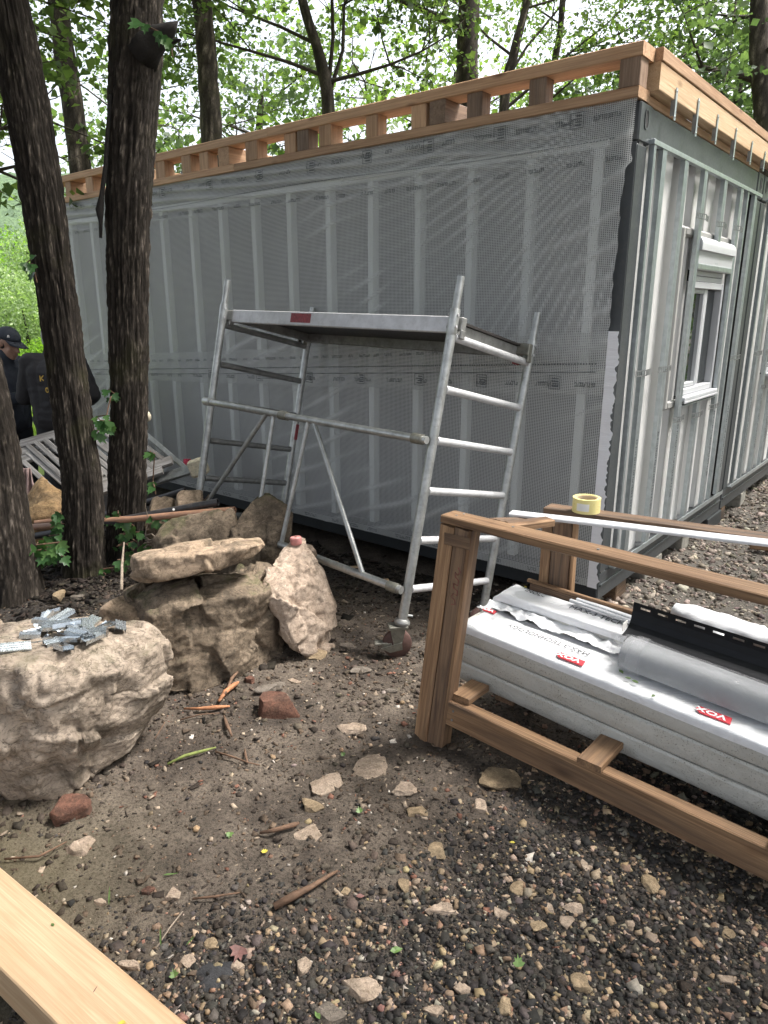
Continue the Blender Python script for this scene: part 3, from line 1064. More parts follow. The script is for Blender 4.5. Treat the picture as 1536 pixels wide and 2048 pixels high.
# crumbs and clods of the soil itself
n = 15000
px = rng.uniform(-2.3, 1.4, n)
py = rng.uniform(1.1, 4.6, n)
cl = fbm(np.stack([px, py, 0 * px], 1) * 2.4, 3, 77)
keep = (rng.random(n) < (0.12 + 0.9 * sstep(-0.15, 0.35, cl)) * (1 - 0.7 * gravel_mask(px, py))) & (np.abs(px) < 0.6 * py + 0.15)
px, py = px[keep], py[keep]
m = len(px)
sz = np.clip(rng.lognormal(-5.0, 0.5, m), 0.002, 0.020)
dc = np.array([(0.085, 0.068, 0.052)]) * rng.uniform(0.55, 1.4, (m, 1)) * rng.uniform(0.95, 1.05, (m, 3))
g5 = scatter('soil_clods', px, py, sz, dc, MAT['debris'], flat=(0.5, 0.9), sink=0.3)
tag(g5, 'brown crumbs and clods of trodden soil', kind='stuff')

# dark leaf litter round trunks and wall foot, added to deepen the contact shade
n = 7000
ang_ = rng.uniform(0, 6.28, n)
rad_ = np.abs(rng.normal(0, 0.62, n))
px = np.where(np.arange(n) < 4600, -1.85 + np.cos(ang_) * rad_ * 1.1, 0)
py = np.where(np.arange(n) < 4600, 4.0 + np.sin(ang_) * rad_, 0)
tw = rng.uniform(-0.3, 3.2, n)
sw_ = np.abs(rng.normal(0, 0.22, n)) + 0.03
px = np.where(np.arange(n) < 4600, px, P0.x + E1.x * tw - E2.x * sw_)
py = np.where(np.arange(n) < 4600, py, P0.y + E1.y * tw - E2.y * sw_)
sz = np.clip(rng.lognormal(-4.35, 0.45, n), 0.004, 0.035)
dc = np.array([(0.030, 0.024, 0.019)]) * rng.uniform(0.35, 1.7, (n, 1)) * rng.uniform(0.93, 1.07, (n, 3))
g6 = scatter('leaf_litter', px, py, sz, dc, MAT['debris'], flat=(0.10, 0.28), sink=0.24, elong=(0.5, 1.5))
tag(g6, 'dark rotten leaves round the trunks and along the wall, added to deepen the shade', kind='stuff')
# ------------------------------------------------------------------ containers
CH = 2.635
WEND = 2.57


def stud_geo(x, w, z0, z1, y0, dep):
    """a galvanised channel with three rolled grooves in its face (local x across, outward = -y)"""
    prof = [(-w / 2, 0.0), (-w / 2, -dep)]
    k = 3
    for i in range(k):
        c = -w / 2 + w * (i + 1) / (k + 1)
        g = w * 0.05
        prof += [(c - g, -dep), (c - g * 0.5, -dep + 0.004), (c + g * 0.5, -dep + 0.004), (c + g, -dep)]
    prof += [(w / 2, -dep), (w / 2, 0.0), (w / 2 - 0.0015, 0.0), (w / 2 - 0.0015, -dep + 0.0055), (-w / 2 + 0.0015, -dep + 0.0055), (-w / 2 + 0.0015, 0.0)]
    n = len(prof)
    V = [(x + px, y0 + py, z0) for px, py in prof] + [(x + px, y0 + py, z1) for px, py in prof]
    F = [(i, (i + 1) % n, n + (i + 1) % n, n + i) for i in range(n)]
    return V, F


def strap_clip(name, parent, x, z, L=0.20, M=F2, y=-0.034):
    """perforated hanger strap bent over a stud: two bars with teeth between them"""
    b = MB()
    k = 11
    def yy(f):
        return y - 0.006 - 0.012 * math.exp(-((f - 0.45) / 0.17) ** 2) + 0.02 * (abs(f - 0.45) ** 1.5)
    h = 0.034
    for i in range(k):
        f0, f1 = i / k, (i + 1) / k
        xa, xb = x + (f0 - 0.5) * L, x + (f1 - 0.5) * L
        ya, yb = yy(f0), yy(f1)
        for (za, zb) in ((z - h / 2, z - h / 2 + 0.006), (z + h / 2 - 0.006, z + h / 2)):
            b.add([(xa, ya, za), (xb, yb, za), (xb, yb, zb), (xa, ya, zb), (xa, ya + 0.0015, za), (xb, yb + 0.0015, za), (xb, yb + 0.0015, zb), (xa, ya + 0.0015, zb)],
                  [(0, 1, 2, 3), (7, 6, 5, 4), (0, 4, 5, 1), (3, 2, 6, 7), (0, 3, 7, 4), (1, 5, 6, 2)])
        xm = xa + (xb - xa) * 0.35
        b.box(xm - 0.0028, xm + 0.0028, ya - 0.0005, ya + 0.002, z - h / 2, z + h / 2)
    return b.build(name, MAT['strapsteel'], parent, M)


def corrugated(name, parent, x0, x1, z0, z1, ybase, mat, hole=None, M=F2, period=0.28, amp=0.04):
    """trapezoidal sheet with an opening for the window"""
    brk = []
    x = x0 - 0.07
    while x < x1 + period:
        for f, d in ((0.0, 0), (0.10, amp), (0.36, amp), (0.46, 0), (0.72, 0)):
            brk.append((x + f * period + (0 if f != 0.72 else 0), d))
        brk.append((x + 0.999 * period, 0))
        x += period
    def prof(q):
        for (xa, da), (xb, db) in zip(brk[:-1], brk[1:]):
            if xa <= q <= xb:
                return da + (db - da) * (q - xa) / max(1e-6, xb - xa)
        return 0
    cuts = sorted(set([x0, x1] + [b[0] for b in brk if x0 < b[0] < x1] + ([hole[0], hole[1]] if hole else [])))
    b = MB()
    for xa, xb in zip(cuts[:-1], cuts[1:]):
        spans = [(z0, z1)]
        if hole and xa >= hole[0] - 1e-6 and xb <= hole[1] + 1e-6:
            spans = [(z0, hole[2]), (hole[3], z1)]
        ya, yb = ybase + prof(xa + 1e-5), ybase + prof(xb - 1e-5)
        for (za, zb) in spans:
            b.add([(xa, ya, za), (xb, yb, za), (xb, yb, zb), (xa, ya, zb)], [(0, 1, 2, 3)])
    return b.build(name, mat, parent, M)


def bars(name, parent, mat, x0, x1, z0, z1, wdt, y0, y1, c=0.004, M=F2):
    """a rectangular frame of four butted bars"""
    b = MB()
    b.box(x0, x0 + wdt, y0, y1, z0, z1, c)
    b.box(x1 - wdt, x1, y0, y1, z0, z1, c)
    b.box(x0 + wdt, x1 - wdt, y0 + 0.002, y1, z0, z0 + wdt, c)
    b.box(x0 + wdt, x1 - wdt, y0 + 0.002, y1, z1 - wdt, z1, c)
    return b.build(name, mat, parent, M)


def make_window(parent, x0, x1, z0, z1, name='window'):
    w = bars(name, parent, MAT['pvc_window'], x0, x1, z0, z1, 0.042, 0.0, 0.085)
    bars('sash', w, MAT['pvc_window'], x0 + 0.045, x0 + (x1 - x0) * 0.52, z0 + 0.045, z1 - 0.04, 0.032, 0.02, 0.06)
    MB().box(x0 + 0.05, x1 - 0.05, 0.045, 0.05, z0 + 0.05, z1 - 0.05).build('pane', MAT['glass'], w, F2)
    MB().box(x0 + (x1 - x0) * 0.50, x0 + (x1 - x0) * 0.58, 0.018, 0.062, z0 + 0.05, z1 - 0.04, 0.003).build('mullion', MAT['pvc_window'], w, F2)
    b = MB()
    b.box(x0 - 0.01, x1 + 0.015, -0.040, 0.02, z0 - 0.030, z0 - 0.003, 0.004)
    b.box(x0 - 0.01, x1 + 0.015, -0.043, -0.034, z0 - 0.045, z0 - 0.030, 0.002)
    b.build('sill', MAT['pvc_window'], w, F2)
    return w


def shutter_box(parent, x0, x1, z0, z1):
    b = MB()
    n = 7
    V, prof = [], [(0.03, z0), (-0.028, z0), (-0.030, z0 + (z1 - z0) * 0.55), (-0.045, z0 + (z1 - z0) * 0.58)]
    for i in range(n):
        a = i / (n - 1) * math.pi / 2
        prof.append((-0.045 + 0.05 * (1 - math.cos(a)), z1 - 0.05 + 0.05 * math.sin(a)))
    prof.append((0.03, z1))
    m = len(prof)
    V = [(x0, y, z) for y, z in prof] + [(x1, y, z) for y, z in prof]
    F = [(i, i + 1, m + i + 1, m + i) for i in range(m - 1)] + [tuple(range(m - 1, -1, -1)), tuple(range(m, 2 * m))]
    b.add(V, F)
    o = b.build('shutter_box', MAT['pvc_window'], parent, F2)
    shade_auto(o, 30)
    return o


def end_face(parent, x0, W, studs, win, clips):
    """the short end of a container from local x0: posts, rails, sheet, studs, window"""
    xe = x0 + W
    MB().box(x0, x0 + 0.145, 0.0, 0.16, 0.172, 2.455, 0.012).build('corner_post', MAT['anth'], parent, F2)
    MB().box(xe - 0.16, xe, 0.0, 0.16, 0.172, 2.455, 0.012).build('corner_post', MAT['anth'], parent, F2)
    MB().box(x0 + 0.162, xe - 0.165, 0.002, 0.10, 2.492, CH, 0.006).build('top_rail', MAT['anth'], parent, F2)
    b = MB().box(x0 + 0.012, xe - 0.004, 0.004, 0.10, 0.0, 0.17, 0.006)
    b.box(x0 + 0.03, xe - 0.02, -0.004, 0.006, 0.084, 0.10, 0.002)
    b.build('bottom_rail', MAT['anth'], parent, F2)
    for xa, xb in ((x0, x0 + 0.16), (xe - 0.163, xe)):
        c = MB().box(xa, xb, -0.004, 0.165, 2.457, CH + 0.003, 0.008).build('corner_casting', MAT['anth'], parent, F2)
        xm, zm = (xa + xb) / 2 + 0.005, 2.565
        ring, hole = [], []
        for i in range(20):
            a = 2 * math.pi * i / 20
            sgn = 0.022 if math.sin(a) > 0 else -0.022
            ring.append((xm + 0.024 * math.cos(a), -0.0045, zm + sgn + 0.024 * math.sin(a)))
            hole.append((xm + 0.019 * math.cos(a), 0.03, zm + sgn + 0.019 * math.sin(a)))
        V = ring + [(p[0] + 0, -0.0075, p[2]) for p in ring] + [(xm + (p[0] - xm) * 0.8, -0.0075, zm + (p[2] - zm) * 0.88) for p in ring] + [(xm + (p[0] - xm) * 0.8, -0.0048, zm + (p[2] - zm) * 0.88) for p in ring]
        F = []
        for s in range(3):
            for i in range(20):
                F.append((s * 20 + i, s * 20 + (i + 1) % 20, (s + 1) * 20 + (i + 1) % 20, (s + 1) * 20 + i))
        mesh('slot_rim', V, F, MAT['anth'], c, F2)
        mesh('slot_shade', [(xm + (p[0] - xm) * 0.82, -0.0055, zm + (p[2] - zm) * 0.9) for p in ring], [tuple(range(20))], MAT['gap_shade'], c, F2)  # flat dark plate painted in for the shaded hole
    for xs_ in (x0 + 0.03, x0 + 0.075):
        pass
    hole = (win[0] - 0.02, win[1] + 0.02, win[2] - 0.02, win[4] + 0.0) if win else None
    corrugated('corrugated_panel', parent, x0 + 0.146, xe - 0.161, 0.171, 2.491, 0.03, MAT['cream'], hole)
    tr = MB()
    tr.box(x0 + 0.15, xe - 0.10, -0.032, 0.0, 2.462, 2.486, 0.0015)
    tr.build('top_track', MAT['galv'], parent, F2)
    tr = MB()
    tr.box(x0 + 0.15, xe - 0.10, -0.030, 0.002, 0.172, 0.180, 0.001)
    tr.box(x0 + 0.15, xe - 0.10, -0.031, -0.029, 0.1725, 0.205, 0.0005)
    tr.build('bottom_track', MAT['galv'], parent, F2)
    for (xc, wdt, za, zb) in studs:
        V, F = stud_geo(xc, wdt, za, zb, -0.002, 0.027)
        s = mesh('stud', V, F, MAT['galv'], parent, F2)
        if zb - za > 1.0 and wdt > 0.05:
            T = F2 @ Matrix.Translation((xc - 0.002, -0.0300, za + 0.25)) @ Matrix.Rotation(R(90), 4, 'X') @ Matrix.Rotation(R(90), 4, 'Z')
            text_mesh('print', 'CD 0,6 2,00 2/60/27 PN EN 14195:2015 CE', 0.028, MAT['ink_grey'], s, F2 @ Matrix.Translation((xc + 0.008, -0.0297, za + 0.22)) @ Matrix.Rotation(R(90), 4, 'X') @ Matrix.Rotation(R(90), 4, 'Z'))
    for (xc, zc, L) in clips:
        strap_clip('hanger_strap', parent, xc, zc, L)


container = thing('container_cabin', P0, 'long dark steel container cabin wrapped in grey reinforced membrane on its long side', 'container')
end_face(container, 0.0, WEND,
         [(0.175, 0.03, 0.206, 2.461), (0.325, 0.06, 0.206, 2.461), (0.69, 0.06, 0.206, 2.461), (1.065, 0.06, 0.206, 2.461),
          (1.50, 0.06, 1.945, 2.461), (1.47, 0.06, 0.206, 1.035), (1.91, 0.06, 0.206, 2.461), (2.30, 0.06, 0.206, 2.461), (2.085, 0.03, 0.206, 2.461)],
         (1.12, 1.86, 1.10, 1.83, 2.09),
         [(1.08, 2.20, 0.25), (1.50, 2.19, 0.24), (1.92, 2.20, 0.24), (0.31, 1.31, 0.24), (0.67, 1.31, 0.24),
          (1.05, 0.965, 0.24), (1.47, 0.95, 0.26), (1.87, 0.97, 0.28), (2.30, 1.30, 0.30)])
win = make_window(container, 1.12, 1.86, 1.10, 1.83)
shutter_box(win, 1.10, 1.88, 1.90, 2.10)
sl = MB()
for i in range(3):
    sl.box(1.17, 1.81, 0.004, 0.016, 1.795 + i * 0.036, 1.829 + i * 0.036, 0.004)
sl.build('shutter_slats', MAT['pvc_window'], win, F2)
bars('window_surround', container, MAT['greyplate'], 0.86, 2.02, 1.03, 2.14, 0.055, 0.004, 0.03, 0.012)
b = MB()
b.box(1.095, 1.88, -0.031, 0.0, 1.905, 1.935, 0.0015)
b.build('header_track', MAT['galv'], container, F2)
b = MB()
b.box(1.095, 1.88, -0.033, 0.002, 1.036, 1.044, 0.001)
b.build('sill_track', MAT['galv'], container, F2)
MB().box(2.355, 2.408, 0.012, 0.03, 0.173, 2.49).build('recess_shade', MAT['gap_shade'], container, F2)  # dark strip that stands for the shade of the narrow recess
MB().box(2.405, 2.412, -0.012, 0.0, 0.206, 2.45, 0.001).build('edge_trim', MAT['galv'], container, F2)
# shell: floor, roof and the walls that close the cabin
b = MB()
b.box(0.16, WEND - 0.16, 0.102, 5.98, 0.02, 0.15)
b.box(0.05, WEND - 0.05, 0.17, 6.0, 2.50, 2.60)
b.box(0.20, WEND - 0.2, 0.8, 0.84, 0.16, 2.49)
b.box(WEND - 0.12, WEND - 0.06, 0.17, 6.0, 0.16, 2.49)
b.box(0.16, WEND - 0.13, 5.98, 6.03, 0.16, 2.49)
b.build('shell', MAT['anth_black'], container, F2)
# long wall
LW = 6.06
MB().box(-LW, -0.002, 0.03, 0.09, 0.172, 2.49).build('long_panel', MAT['panelgrey'], container, F1)
MB().box(-LW, -0.166, 0.0, 0.12, 2.492, CH, 0.006).build('long_top_rail', MAT['anth'], container, F1)
MB().box(-LW, -0.008, 0.002, 0.11, 0.0, 0.17, 0.006).build('long_bottom_rail', MAT['anth_black'], container, F1)
MB().box(-LW, -LW + 0.15, 0.0, 0.14, 0.173, 2.49, 0.008).build('far_corner_post', MAT['anth'], container, F1)
MB().box(-0.155, -0.001, -0.004, 0.0, 0.172, 2.455, 0.001).build('corner_post_face', MAT['anth'], container, F1)
for k in range(16):
    l = 0.185 + 0.3795 * k + (0.02 if k == 10 else 0)
    if l < LW - 0.03:
        MB().box(-l - 0.023, -l + 0.023, -0.030, 0.029, 0.175, 2.440, 0.002).build('batten', MAT['mint'], container, F1)
MB().box(-LW + 0.02, -0.14, -0.031, -0.0, 2.443, 2.482, 0.002).build('head_batten', MAT['mint'], container, F1)


# membrane: upper sheet over the lower one, with folds
def membrane_y(l, z, seed=0, folds=False):
    """how far the film stands off the wall (positive = outward)"""
    P = np.stack([l, z, 0 * l + seed], 1)
    d = 0.036 + 0.004 * fbm(P * np.array([1.2, 2.2, 1]), 3, 40 + seed)
    # folds fanning down to the far end from the near top corner
    ang = np.arctan2(2.75 - z, l + 0.15)
    rr = np.hypot(2.75 - z, l + 0.15)
    fold = np.abs(np.sin(ang * 62 + 3.0 * fbm(P * 1.4, 3, 50)))
    m = sstep(0.25, 0.6, rr) * sstep(2.9, 1.4, rr) * sstep(1.2, 1.75, z)
    fa = m * (1 - fold) ** 3.2 * (0.15 + 0.75 * sstep(-0.2, 0.5, fbm(P * 2.3, 2, 60)))
    d = d + 0.014 * fa
    # slanting creases lower down and along the head
    f2 = np.abs(np.sin((z * 1.0 + l * 0.42) * 19 + 1.5 * fbm(P * 1.3, 2, 70)))
    fb = (1 - f2) ** 3 * sstep(0.0, 0.5, fbm(P * 0.9, 2, 80))
    d = d + 0.008 * fb
    f3 = np.abs(np.sin((z - 0.05 * l) * 46 + 1.0 * fbm(P * 1.7, 2, 90)))
    fc = (1 - f3) ** 2 * sstep(2.3, 2.5, z) * sstep(0.1, 0.8, l)
    d = d + 0.009 * fc
    # drawn to the battens
    q = (l - 0.185) / 0.3795
    nb = np.abs(q - np.round(q)) * 0.3795
    d = d - 0.004 * np.exp(-(nb / 0.04) ** 2)
    if folds:
        return np.clip(fa + 0.6 * fb + 0.4 * fc, 0, 1)
    return np.maximum(d, 0.0315)


def sheet(name, parent, l_of, z0f, z1f, nl, nz, mat, extra=0.0, l1=LW, seed=0):
    """l_of(z) is the near ragged edge"""
    tt = np.linspace(0, 1, nl)
    ss = np.linspace(0, 1, nz)
    T, S = np.meshgrid(tt, ss, indexing='ij')
    T, S = T.ravel(), S.ravel()
    l = T * l1
    z = z0f(l) + (z1f(l) - z0f(l)) * S
    e = l_of(z)
    l = e + (l1 - e) * T
    y = -(membrane_y(l, z, seed) + extra)
    fo = membrane_y(l, z, seed, True)
    ii, jj = np.meshgrid(np.arange(nl - 1), np.arange(nz - 1), indexing='ij')
    a = (ii * nz + jj).ravel()
    return fastmesh(name, np.stack([-l, y, z], 1), np.stack([a, a + 1, a + nz + 1, a + nz], 1), mat, parent, F1, True, np.stack([fo] * 3, 1), 4)


def edge_up(z):
    z = np.asarray(z, float)
    base = np.interp(z, [0, 1.2, 1.55, 1.7, 2.14, 2.30, 2.34, 2.36, 2.51, 2.7], [0.045, 0.05, 0.045, 0.05, 0.04, 0.036, 0.03, 0.008, 0.010, 0.0])
    return base + 0.006 * vnoise(np.stack([z * 22, 0 * z, 0 * z], 1), 3) + 0.002 * vnoise(np.stack([z * 90, 0 * z, 0 * z], 1), 4)


seam_b = lambda l: 1.205 - 0.040 * l + 0.004 * np.sin(l * 5)
seam_t = lambda l: 1.545 - 0.075 * l + 0.003 * l * l
mem = sheet('membrane', container, edge_up, lambda l: 0.10 + 0 * l, lambda l: 2.652 + 0 * l, 420, 200, MAT['membrane'])
sheet('membrane_overlap', container, lambda z: edge_up(z) + 0.002, seam_b, seam_t, 200, 14, MAT['membrane2'], 0.003)
# white hem of the lower sheet, torn along the near corner
hz = np.linspace(0.10, 1.545, 150)
er = -0.014 + 0.007 * vnoise(np.stack([hz * 20, 0 * hz, 0 * hz], 1), 5) + 0.008 * vnoise(np.stack([hz * 75, 0 * hz, 0 * hz], 1), 6)
el = 0.047 + 0 * hz
V = np.concatenate([np.stack([-el, -0.0465 + 0 * hz, hz], 1), np.stack([-er, -0.0475 - 0.003 * np.sin(hz * 30), hz], 1)])
n = len(hz)
mesh('torn_hem', V, [(i, n + i, n + i + 1, i + 1) for i in range(n - 1)], MAT['hem'], container, F1)
hl = np.linspace(0.02, LW - 0.02, 60)
mesh('hem_line', np.concatenate([np.stack([-hl, 0 * hl - 0.0445, 0 * hl + 0.102], 1), np.stack([-hl, 0 * hl - 0.0448, 0 * hl + 0.150], 1)]), [(i, i + 1, 60 + i + 1, 60 + i) for i in range(59)], MAT['membrane2'], container, F1)


# print on the film: rows too small to read, and the boxed marks
def print_row(zf, l0, l1, h, gap, mat, off=0.0035, seed=1, ink=0.6):
    r = random.Random(seed)
    b = MB()
    l = l0
    while l < l1:
        word = r.randint(5, 11)
        for _ in range(word):
            w = h * r.uniform(0.35, 0.62)
            L = np.array([l, l + w])
            zc = zf(l)
            y = -(float(membrane_y(np.array([l]), np.array([zc]))[0]) + off)
            k = r.random()
            zz0, zz1 = zc - h / 2, zc + h / 2 * (1 if k > 0.3 else 0.55)
            tk = h * 0.16
            b.add([(-l, y, zz0), (-l - tk, y, zz0), (-l - tk, y, zz1), (-l, y, zz1)], [(0, 3, 2, 1)])
            if k > 0.35:
                b.add([(-l - tk, y, zz1 - tk), (-l - w, y, zz1 - tk), (-l - w, y, zz1), (-l - tk, y, zz1)], [(0, 3, 2, 1)])
            if k < 0.6:
                b.add([(-l - tk, y, zz0), (-l - w, y, zz0), (-l - w, y, zz0 + tk), (-l - tk, y, zz0 + tk)], [(0, 3, 2, 1)])
            l += w * 1.25
        l += gap * r.uniform(0.6, 1.5)
    return tag(b.build('film_print', mat, container, F1), kind='stuff')


def print_box(l, z, wdt, hgt, off=0.0035):
    b = MB()
    y = -(float(membrane_y(np.array([l]), np.array([z]))[0]) + off + 0.002)
    t = 0.003
    def rect(la, lb, za, zb):
        b.add([(-la, y, za), (-lb, y, za), (-lb, y, zb), (-la, y, zb)], [(0, 3, 2, 1)])
    rect(l, l + wdt, z, z + t); rect(l, l + wdt, z + hgt - t, z + hgt)
    rect(l, l + t, z + t, z + hgt - t); rect(l + wdt - t, l + wdt, z + t, z + hgt - t)
    for i in range(4):
        zz = z + hgt * (0.18 + 0.19 * i)
        rect(l + wdt * 0.14, l + wdt * (0.55 + 0.3 * random.random()), zz, zz + hgt * 0.07)
    return tag(b.build('film_mark', MAT['ink_grey'], container, F1), kind='stuff')


print_row(lambda l: 2.585 - 0.008 * math.sin(l * 3), 0.08, 5.9, 0.022, 0.12, MAT['ink_grey'], seed=2)
print_row(lambda l: 2.385 - 0.020 * math.sin(l * 1.4), 0.06, 5.8, 0.020, 0.10, MAT['ink_grey'], seed=3)
print_row(lambda l: 1.475 - 0.074 * l + 0.003 * l * l, 0.9, 5.8, 0.016, 0.05, MAT['ink_grey'], 0.008, seed=4)
print_row(lambda l: 1.265 - 0.041 * l, 0.1, 5.8, 0.022, 0.12, MAT['ink_grey'], 0.008, seed=5)
print_row(lambda l: 0.128, 0.1, 5.8, 0.020, 0.14, MAT['ink_grey'], 0.014, seed=6)
b = MB()
for i in range(330):                                    # dotted cutting line and the ruled line under it
    l = 0.1 + i * 0.017
    z = 1.375 - 0.056 * l
    y = -(float(membrane_y(np.array([l]), np.array([z]))[0]) + 0.008)
    b.add([(-l, y, z), (-l - 0.008, y, z), (-l - 0.008, y, z + 0.008), (-l, y, z + 0.008)], [(0, 3, 2, 1)])
    b.add([(-l, y, z - 0.042), (-l - 0.017, y, z - 0.043), (-l - 0.017, y, z - 0.0395), (-l, y, z - 0.0385)], [(0, 3, 2, 1)])
    z = 2.475 - 0.012 * math.sin(l * 2.0)
    y = -(float(membrane_y(np.array([l]), np.array([z]))[0]) + 0.005)
    b.add([(-l, y, z), (-l - 0.011, y, z), (-l - 0.011, y, z + 0.004), (-l, y, z + 0.004)], [(0, 3, 2, 1)])
tag(b.build('film_line', MAT['ink_grey'], container, F1), kind='stuff')
for l in (0.27, 0.72, 1.20, 1.68, 2.18, 2.70, 3.28, 3.9, 4.6, 5.3):
    print_box(l, 2.545, 0.075, 0.075)
for l in (0.30, 0.78, 1.25, 1.75, 2.25, 2.8, 3.4):
    print_box(l, 1.235 - 0.041 * l, 0.07, 0.075, 0.009)

# second container, end on, beside the first
P2 = P0 + E2 * (WEND + 0.02)
container2 = thing('container_cabin', P2, 'second container cabin joined to the right of the wrapped one', 'container')
X2 = WEND + 0.02
end_face(container2, X2, 2.5,
         [(X2 + 0.20, 0.03, 0.206, 2.461), (X2 + 0.45, 0.06, 0.206, 2.461), (X2 + 0.83, 0.06, 0.206, 2.461), (X2 + 1.2, 0.06, 0.206, 2.461), (X2 + 1.6, 0.06, 0.206, 2.461), (X2 + 2.0, 0.06, 0.206, 2.461)],
         (X2 + 0.95, X2 + 1.75, 1.10, 1.83, 2.09), [(X2 + 0.45, 1.30, 0.3), (X2 + 0.83, 1.30, 0.24), (X2 + 0.84, 0.99, 0.2)])
win2 = make_window(container2, X2 + 0.95, X2 + 1.75, 1.10, 1.83)
shutter_box(win2, X2 + 0.9, X2 + 1.8, 1.86, 2.10)
b = MB()
b.box(X2 + 0.16, X2 + 2.34, 0.102, 5.98, 0.02, 0.15)
b.box(X2 + 0.05, X2 + 2.45, 0.17, 6.0, 2.50, 2.60)
b.box(X2 + 0.2, X2 + 2.3, 0.8, 0.84, 0.16, 2.49)
b.box(X2 + 2.40, X2 + 2.46, 0.17, 6.0, 0.16, 2.49)
b.build('shell', MAT['anth_black'], container2, F2)

# ------------------------------------------------------------------ timber roof frame on top
roof = thing('roof_frame', P0 + UP * (CH + 0.004), 'unfinished pine roof frame of plates and short posts on the containers', 'roof frame')
Z0 = CH + 0.005


def fbox(name, x0, x1, y0, y1, z0, z1, mat, M, parent=roof, along='x', c=0.004):
    """box in wall coordinates whose grain runs along the given local axis"""
    if along == 'x':
        p0, p1, wd_, ht_ = (x0, (y0 + y1) / 2, (z0 + z1) / 2), (x1, (y0 + y1) / 2, (z0 + z1) / 2), y1 - y0, z1 - z0
    elif along == 'y':
        p0, p1, wd_, ht_ = ((x0 + x1) / 2, y0, (z0 + z1) / 2), ((x0 + x1) / 2, y1, (z0 + z1) / 2), x1 - x0, z1 - z0
    else:
        p0, p1, wd_, ht_ = ((x0 + x1) / 2, (y0 + y1) / 2, z0), ((x0 + x1) / 2, (y0 + y1) / 2, z1), y1 - y0, x1 - x0
    if along == 'z':
        up = (M.to_3x3() @ Vector((1, 0, 0)))
        t, s, u = UP, None, None
        return board(name, M @ Vector(p0), M @ Vector(p1), wd_, ht_, mat, parent, up=up, c=c)
    return board(name, M @ Vector(p0), M @ Vector(p1), wd_, ht_, mat, parent, c=c)


fbox('bottom_plate', -3.0, 0.005, -0.052, 0.10, Z0, Z0 + 0.05, MAT['roofwood'], F1)
fbox('bottom_plate', -6.1, -3.004, -0.052, 0.10, Z0, Z0 + 0.05, MAT['roofwood'], F1)
ZB, ZT = Z0 + 0.0515, Z0 + 0.174
fbox('top_plate', -2.62, 0.012, -0.058, 0.10, ZT + 0.001, ZT + 0.062, MAT['roofwood'], F1)
fbox('top_plate', -6.12, -2.624, -0.056, 0.10, ZT + 0.001, ZT + 0.060, MAT['roofwood'], F1)
posts = [(-0.004, 0.10, 0.10), (0.49, 0.59, 0.09), (0.88, 0.98, 0.10), (1.12, 1.23, 0.55), (1.26, 1.37, 0.10), (1.63, 1.73, 0.10), (2.02, 2.13, 0.12),
         (2.23, 2.34, 0.10), (2.36, 2.47, 0.12), (2.74, 2.87, 0.10), (3.06, 3.18, 0.7), (3.31, 3.42, 0.10), (3.52, 3.64, 0.12), (3.87, 4.0, 0.10), (4.25, 4.38, 0.6), (4.62, 4.74, 0.10), (4.98, 5.10, 0.1), (5.38, 5.48, 0.7), (5.9, 6.0, 0.1)]
for i, (la, lb, dp) in enumerate(posts):
    fbox('roof_post', -lb, -la, -0.05 + 0.004 * (i % 3), -0.05 + dp, ZB, ZT, MAT['pine_shade'] if (i in (0, 1, 2, 3, 7)) else MAT['roofwood'], F1, along='y' if dp > 0.3 else 'z')
# end beam along the short side
fbox('end_sill', 0.11, 2.45, 0.01, 0.13, Z0 + 0.001, Z0 + 0.045, MAT['roofwood'], F2)
fbox('end_beam', 0.102, 2.60, -0.046, 0.03, ZB + 0.002, ZT + 0.004, MAT['pine'], F2)
fbox('end_beam', 2.604, 5.2, -0.044, 0.03, ZB + 0.002, ZT + 0.002, MAT['pine'], F2)
fbox('end_cap', 0.104, 1.93, -0.052, 0.06, ZT + 0.006, ZT + 0.066, MAT['roofwood'], F2)
fbox('end_cap', 1.934, 5.2, -0.050, 0.06, ZT + 0.006, ZT + 0.064, MAT['roofwood'], F2)
for (xc, za, zb) in ((0.345, 2.60, 2.75), (0.71, 2.585, 2.775), (1.09, 2.605, 2.765), (1.505, 2.58, 2.765), (1.92, 2.61, 2.755), (2.30, 2.62, 2.75), (2.75, 2.60, 2.76), (3.2, 2.6, 2.76)):
    b = MB()
    b.box(xc - 0.013, xc + 0.013, -0.053, -0.049, za, zb, 0.0006)
    b.box(xc - 0.013, xc - 0.010, -0.053, -0.030, za + 0.02, zb - 0.03, 0.0004)
    b.box(xc - 0.004, xc + 0.004, -0.056, -0.052, za + 0.012, za + 0.020, 0.001)
    b.box(xc - 0.004, xc + 0.004, -0.056, -0.052, zb - 0.020, zb - 0.012, 0.001)
    b.build('strap', MAT['galv'], roof, F2)

# ------------------------------------------------------------------ blocks the cabins stand on
def block(name, x, y, wx, wy, h, mat, label, cat, yaw=0.0, M=F2):
    p = M @ Vector((x, y, 0))
    zg = float(gz(p.x, p.y)[0]) - 0.03
    b = MB().box(-wx / 2, wx / 2, -wy / 2, wy / 2, zg, -0.001, 0.006)
    V = np.array(b.V)
    V += 0.004 * np.stack([vnoise(V * 9 + k) for k in (1, 5, 9)], 1) * np.array([1, 1, 0.0])
    return tag(mesh(name, V, b.F, mat, None, basis(p, *(Matrix.Rotation(yaw, 3, 'Z') @ (M.to_3x3() @ Vector(a)) for a in ((1, 0, 0), (0, 1, 0), (0, 0, 1))))), label, cat)


